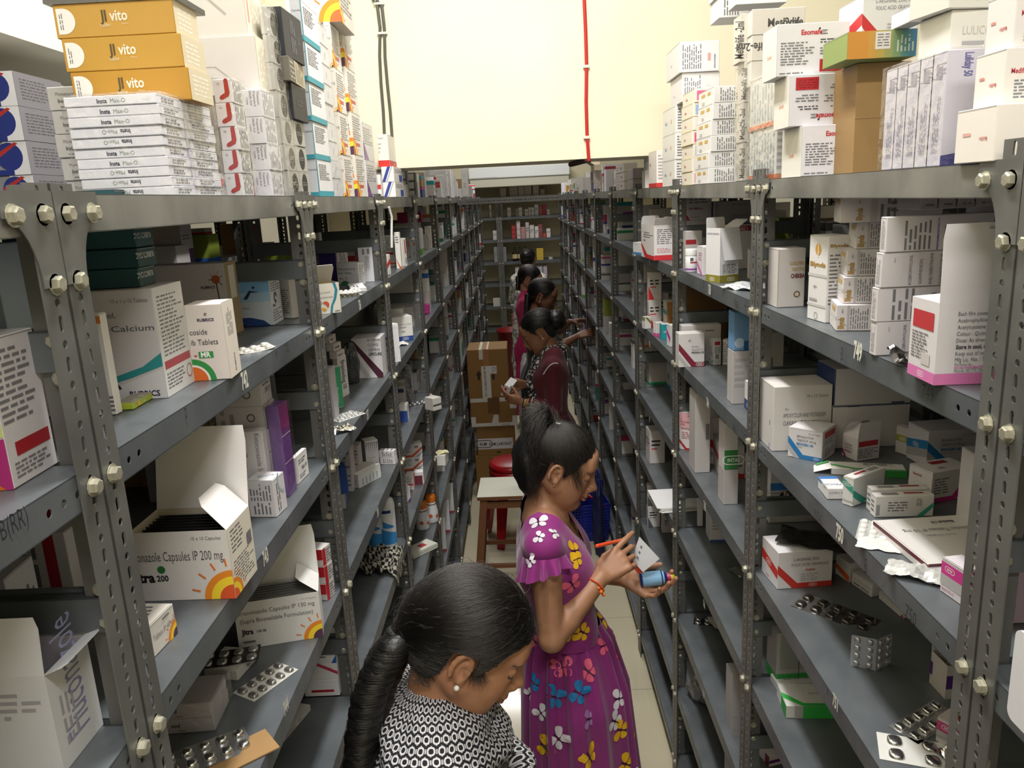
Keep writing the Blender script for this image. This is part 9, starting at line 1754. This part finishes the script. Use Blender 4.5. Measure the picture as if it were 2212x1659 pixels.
for i in range(3):
 z = i * .035; r = thing('plastic_stool', f'red round plastic stool behind the white-topped stool, {["lowest", "middle", "topmost"][i]} of the nested three', 'stool',(-.105,4.62, FLOOR + z + .0005),.3, 'nested red stools')
 hh = -1.60 - FLOOR - .07; mb = MB(); mb.lathe([(0, hh),(.125, hh),(.137, hh - .006),(.142, hh - .018),(.146, hh - .034),(.142, hh - .034),(.136, hh - .015),(0, hh - .008)], M_RED,40); mb.build('seat', r)
 for q in range(4):
  an = math.pi / 4 + q * math.pi / 2; c, s = math.cos(an), math.sin(an); mb = MB(); V = []
  for zz, rr, w in ((hh - .010,.125,.045),(hh - .10,.137,.040),(0,.195,.024)):
   for t, dr in ((-1,0),(1,0),(1,-.006),(-1,-.006)): V.append((c * (rr + dr) - s * t * w, s * (rr + dr) + c * t * w, zz))
  F = [(0,1,2,3),(11,10,9,8)] + [(4 * j + k,4 * (j + 1) + k,4 * (j + 1) + (k + 1) % 4,4 * j + (k + 1) % 4) for j in (0,1) for k in range(4)]
  mb.add(V, F, M_RED); mb.build('leg', r)
def ship(label, x0, x1, y, d, z0, z1, prints, tape=True, yaw=0.):
 w = x1 - x0; mb = MB(); mb.box((-w / 2,-d / 2,0),(w / 2, d / 2, z1 - z0), M_CART,.003); fc = faces_of(mb, w, d, z1 - z0); decorate(fc, prints)
 return tag(mb.build('shipping_carton', None,((x0 + x1) / 2, y, z0 + GAP), yaw), label, 'carton', 'shipping cartons stacked in the aisle')
M_CART = paint('8a6534',.75,0,.06,.08, scale=12)
ys = 5.32; TP = '9a6a3c'
def fx(px, py, y): return onY(px, py, y)
xa, xb = fx(1013,850, ys)[0], fx(1100,850, ys)[0]; zt = fx(1050,755, ys)[2]; zm = fx(1050,860, ys)[2]; zl = fx(1060,921, ys)[2]; zb2 = fx(1065,985, ys)[2]
ship('tall brown shipping carton with up-arrows and white tape, topmost of the aisle stack', xa, xb, ys + .15,.30, zm, zt,[('F', 'r',.34,0,.56,.66, 'd2cfc8'),('F', 't', 'M LABORATORIES PVT. LTD.',.40,.64,.055, '3a3a3c', 'l',270,.8,.02,.62),('F', 'r',.40,.66,.54,1, TP),('F', 'r',.30,.80,.40,1, 'c9c4b4'),('F', 'r',.56,.5,.72,.66, 'd2cfcc'),('F', 'l',.60,.52,.70,.64,4, 'g',3),('F', 'p',[(.24,.38),(.24,.48),(.20,.48),(.27,.58),(.34,.48),(.30,.48),(.30,.38)], '2c2418'),('F', 'p',[(.60,.38),(.60,.44),(.57,.44),(.63,.5),(.68,.44),(.66,.44),(.66,.38)], '2c2418'),('T', 'r',.36,0,.50,1, TP),('T', 'r',.30,0,.36,1, 'd0c8b0'),('T', 'r',.50,0,.56,1, 'd0c8b0'),('T', 'r',0,0,1,1, 'a88a58')][:10] + [('T', 'r',.33,0,.53,1, 'd0c8b0'),('T', 'r',.37,0,.49,1, TP)])
xa2, xb2 = fx(1017,890, ys)[0], fx(1116,890, ys)[0]
ship('brown shipping carton criss-crossed with white tape, under the tall one', xa2, xb2, ys + .16,.32, zl, zm,[('F', 'r',0,0,1,.12, 'd2cfc8'),('F', 'r',0,.86,.38,1, 'cfcabf'),('F', 'r',.6,.86,1,1, 'cfcabf'),('F', 'r',.38,.45,.64,1, '6a4826'),('F', 'p',[(.44,.1),(.6,.1),(.6,.4),(.5,.4)], 'd2cfc8'),('F', 'r',0,.12,.10,.35, 'd2cfc8'),('F', 'r',.9,.12,1,.35, 'd2cfc8'),('F', 'r',.86,.6,1,.86, 'd2cfc8'),('F', 't', 'KLM LAB',.68,.02,.08, '3a3a3c')])
xa3, xb3 = fx(1030,950, ys)[0], fx(1112,950, ys)[0]
ship('brown shipping carton with a white address strip, third in the aisle stack', xa3, xb3, ys + .15,.28, zb2, zl,[('F', 'r',.02,.22,.95,.58, 'd2cfd0'),('F', 'b',.16,.40,.26, '2c2c30', 'KLM'),('F', 't', 'KLM LABORAT',.32,.34,.14, '3a3a3e', 'l',0,.8,.02),('F', 'r',.5,.08,.62,.13, '3a2c18'),('F', 'r',0,.9,.95,.905, '5a4020')])
ship('brown shipping carton standing on the floor under the aisle stack', xa3 - .02, xb3 + .01, ys + .16,.30, FLOOR, zb2,[('F', 'r',.4,0,.55,1, TP)])
bag('white polybag and papers slumped beside the shipping cartons',(.055,6.45, FLOOR),(.22,.25,.9), paint('bdbbb8',.4,0,.1,.2),14, name='polybag')
rb_ = thing('plastic_tub', 'dark red plastic tub near the foot of the far racks', 'tub',(-.10,8.9, FLOOR)); mb = MB(); mb.lathe([(0,.004),(.15,.004),(.16,.02),(.19,.62),(.205,.63),(.205,.65),(.19,.65),(.155,.03),(0,.012)], paint('7a1016',.4),36); mb.build('body', rb_)
def basket(label, pos, yaw, w=.25, d=.33, h=.24, z0=0):
 t = thing('basket', label, 'basket',(pos[0], pos[1], pos[2] + GAP), yaw, 'blue baskets by the right racks'); m = paint('0a1f8a',.4,0,.05); mb = MB()
 tp = lambda z: 1 + .12 * z / h
 mb.box((-w / 2,-d / 2,0),(w / 2, d / 2,.006), m)
 for side in range(4):
  L = w if side % 2 == 0 else d; D_ = d if side % 2 == 0 else w; n = int(L / .016); rows = 12
  def P(u, z, o):
   k = tp(z); a, b = (u - .5) * L * k,-(D_ / 2) * k - o
   return {0: (a, b, z),1: (-b, a, z),2: (-a,-b, z),3: (b,-a, z)}[side]
  for i in range(n + 1):
   u = i / n; e = .0032 / L; V = [P(u - e,0,0), P(u + e,0,0), P(u + e, h,0), P(u - e, h,0), P(u - e,0,-.003), P(u + e,0,-.003), P(u + e, h,-.003), P(u - e, h,-.003)]; mb.add(V,[(0,1,2,3),(7,6,5,4),(0,3,7,4),(1,5,6,2)], m)
  for j in range(rows + 1):
   z = j * h / rows; e = .0045 if 0 < j < rows else .010; V = [P(0, z - e,.001), P(1, z - e,.001), P(1, z + e,.001), P(0, z + e,.001), P(0, z - e,-.004), P(1, z - e,-.004), P(1, z + e,-.004), P(0, z + e,-.004)]; mb.add(V,[(0,1,2,3),(7,6,5,4),(3,2,6,7),(0,4,5,1)], m)
 mb.build('body', t); mr = paint('b81420',.35)
 for s in (1,-1):
  mb = MB(); mb.tube([(s * w * .40,-d * .58, h),(s * w * .30,-d * .45, h + .012),(s * w * .10,-d * .2, h + .03),(s * w * .10, d * .2, h + .03),(s * w * .30, d * .45, h + .012),(s * w * .40, d * .58, h)],.008, mr,8); mb.build('handle', t)
 return t
bp = onZ(1272,1165, FLOOR)
basket('blue slatted plastic basket with red handles on the floor behind the woman in purple',(.335,4.68, FLOOR),.12)
basket('second blue basket with red handles standing beyond the first by the right racks',(.345,5.10, FLOOR),.05)
nb = bag('dark blue net bag leaning on the foot of the right racks behind the basket',(.405,4.35, FLOOR),(.07,.18,.50), paint('141c4a',.6,0,.1,.3),17, name='net_bag')
pf_ = onZ(1402,1650, FLOOR); mb = MB(); mb.box((-.075,-.05,0),(.075,.05,.0008), paint('dcdce0',.6)); f = Face(mb,(-.075,-.05,.0008),(1,0,0),(0,1,0),.15,.1); f.disc(.45,.6,.26, '4a5fb8',0,360,.22); f.disc(.45,.6,.1, '4a5fb8'); f.lines(.7,.55,.95,.8,2, '4a5fb8',3)
tag(mb.build('note', None,(.345,2.39, FLOOR + GAP),.2), 'white slip with a round blue stamp on the floor at the lower edge', 'paper')
def cable(name, label, pts, r, m, n=8):
 mb = MB(); mb.tube(pts, r, m, n); o = mb.build(name); tag(o, label, 'cable'); return o
YW = 2.96
M_CG = paint('55564f',.5); M_RC = paint('c21f1c',.45)
c1 = [onY(x, y, YW - .007) for x, y in ((812,-60),(806,0),(815,12),(821,60),(820,120),(823,180),(828,240),(831,300))]
c2 = [onY(x + 6 + 1.2 * i, y + 2, YW - .007) for i,(x, y) in enumerate(((812,-60),(808,0),(817,12),(821,60),(821,120),(825,180),(830,240),(833,300)))]
cable('grey_cable', 'grey cable running down the cream beam, nearer the white cartons', c1,.0052, M_CG); cable('grey_cable', 'grey cable running down the cream beam, farther from the white cartons', c2,.0052, M_CG)
for i,(x, y) in enumerate(((816,8),(823,72))):
 p = onY(x + 3, y, YW - .007); mb = MB(); mb.box((-.018,-.006,-.004),(.018,.006,.004), paint('dedbd0',.5),.001); tag(mb.build('cable_clip', None, tuple(p)), f'white clip on the grey cables, {["upper", "lower"][i]} one', 'clip')
rc = [onY(x, y, YW - .006) for x, y in ((1258,-60),(1262,0),(1265,70),(1267,140),(1266,220),(1268,290),(1272,348))]; cable('red_cable', 'red cable hanging straight down the cream beam', rc,.0062, M_RC)
for i,(x, y) in enumerate(((1266,144),(1267,297))):
 p = onY(x, y, YW - .006); mb = MB(); mb.box((-.011,-.008,-.005),(.011,.006,.005), paint('dedbd0',.5),.001); tag(mb.build('cable_clip', None, tuple(p)), f'white clip on the red cable, {["upper", "lower"][i]} one', 'clip')
pc = onY(1266,352,2.99); mb = MB(); mb.tube([tuple(onY(1272,348, YW - .006)),(pc[0] - .0,2.97,.123),(pc[0] - .03,3.02,.118),(pc[0] - .05,3.10,.116)],.010, paint('3a2c26',.7),8); tag(mb.build('cable_end', None), 'dark taped end of the red cable under the beam', 'cable')
a = Vector(onX(840,447, XL + .01)); mb = MB(); mb.tube([a, a + Vector((.004,.012,-.03)), a + Vector((.002,.0,-.075)), a + Vector((.0,-.012,-.125))],.0042, paint('d2d2cf',.6),6); tag(mb.build('tie_strip', None), 'white strip tied round a left post near the top rail', 'strip')
cs = thing('wall_casing', 'long white casing mounted high across the far end', 'air conditioner',(0,9.55,0)); yq = 9.55
xa, xb = onY(1012,382, yq)[0], onY(1231,372, yq)[0]; za, zb_ = .12, onY(1120,362, yq)[2]; za = onY(1120,383, yq)[2]
mb = MB(); mb.box((xa,0, za),(xb,.2, zb_ + .02), paint('e9ecec',.35),.01); f = Face(mb,(xa,0, za),(1,0,0),(0,0,1), xb - xa, zb_ - za); f.lines(.02,.08,.28,.16,1, 'g',3); mb.build('body', cs)
mb = MB(); mb.box((xa + .01,.02, za - .10),(xb - .01,.2, za), paint('c6c2b2',.5),.006); mb.build('lower_panel', cs)
mb = MB(); N = 8; pts = []
w, h, r = .03,.05,.010
for cx_, cy_, a0 in ((w - r, h - r,0),(-w + r, h - r,90),(-w + r,-h + r,180),(w - r,-h + r,270)):
 for i in range(N + 1): an = math.radians(a0 + 90 * i / N); pts.append((cx_ + r * math.cos(an), cy_ + r * math.sin(an)))
n = len(pts); mb.add([(x,0, z) for x, z in pts] + [(x,.003, z) for x, z in pts],[tuple(range(n))[::-1], tuple(range(n,2 * n))] + [(i,(i + 1) % n, n + (i + 1) % n, n + i) for i in range(n)], paint('e2e2e8',.4))
pt = onX(2226,1490, XR - .012); tag(mb.build('plastic_tag', None,(XR - .012, pt[1], pt[2]),-math.pi / 2), 'white rounded plastic tag on the nearest right rack at the picture edge', 'tag')
for i,(x, y, rz) in enumerate(((-.05,1.55, math.pi / 2),(.15,-.35,0),(0,4.7, math.pi / 2),(0,8.0,0))):
 t = thing('tube_lamp',['ceiling tube lamp over the near racks', 'ceiling tube lamp behind the viewer', 'ceiling tube lamp beyond the cream beam', 'ceiling tube lamp near the far end'][i], 'lamp',(x, y, CEIL - .002), rz)
 mb = MB(); mb.box((-.62,-.035,-.035),(.62,.035,0), paint('e4e4e0',.4),.004); mb.build('housing', t)
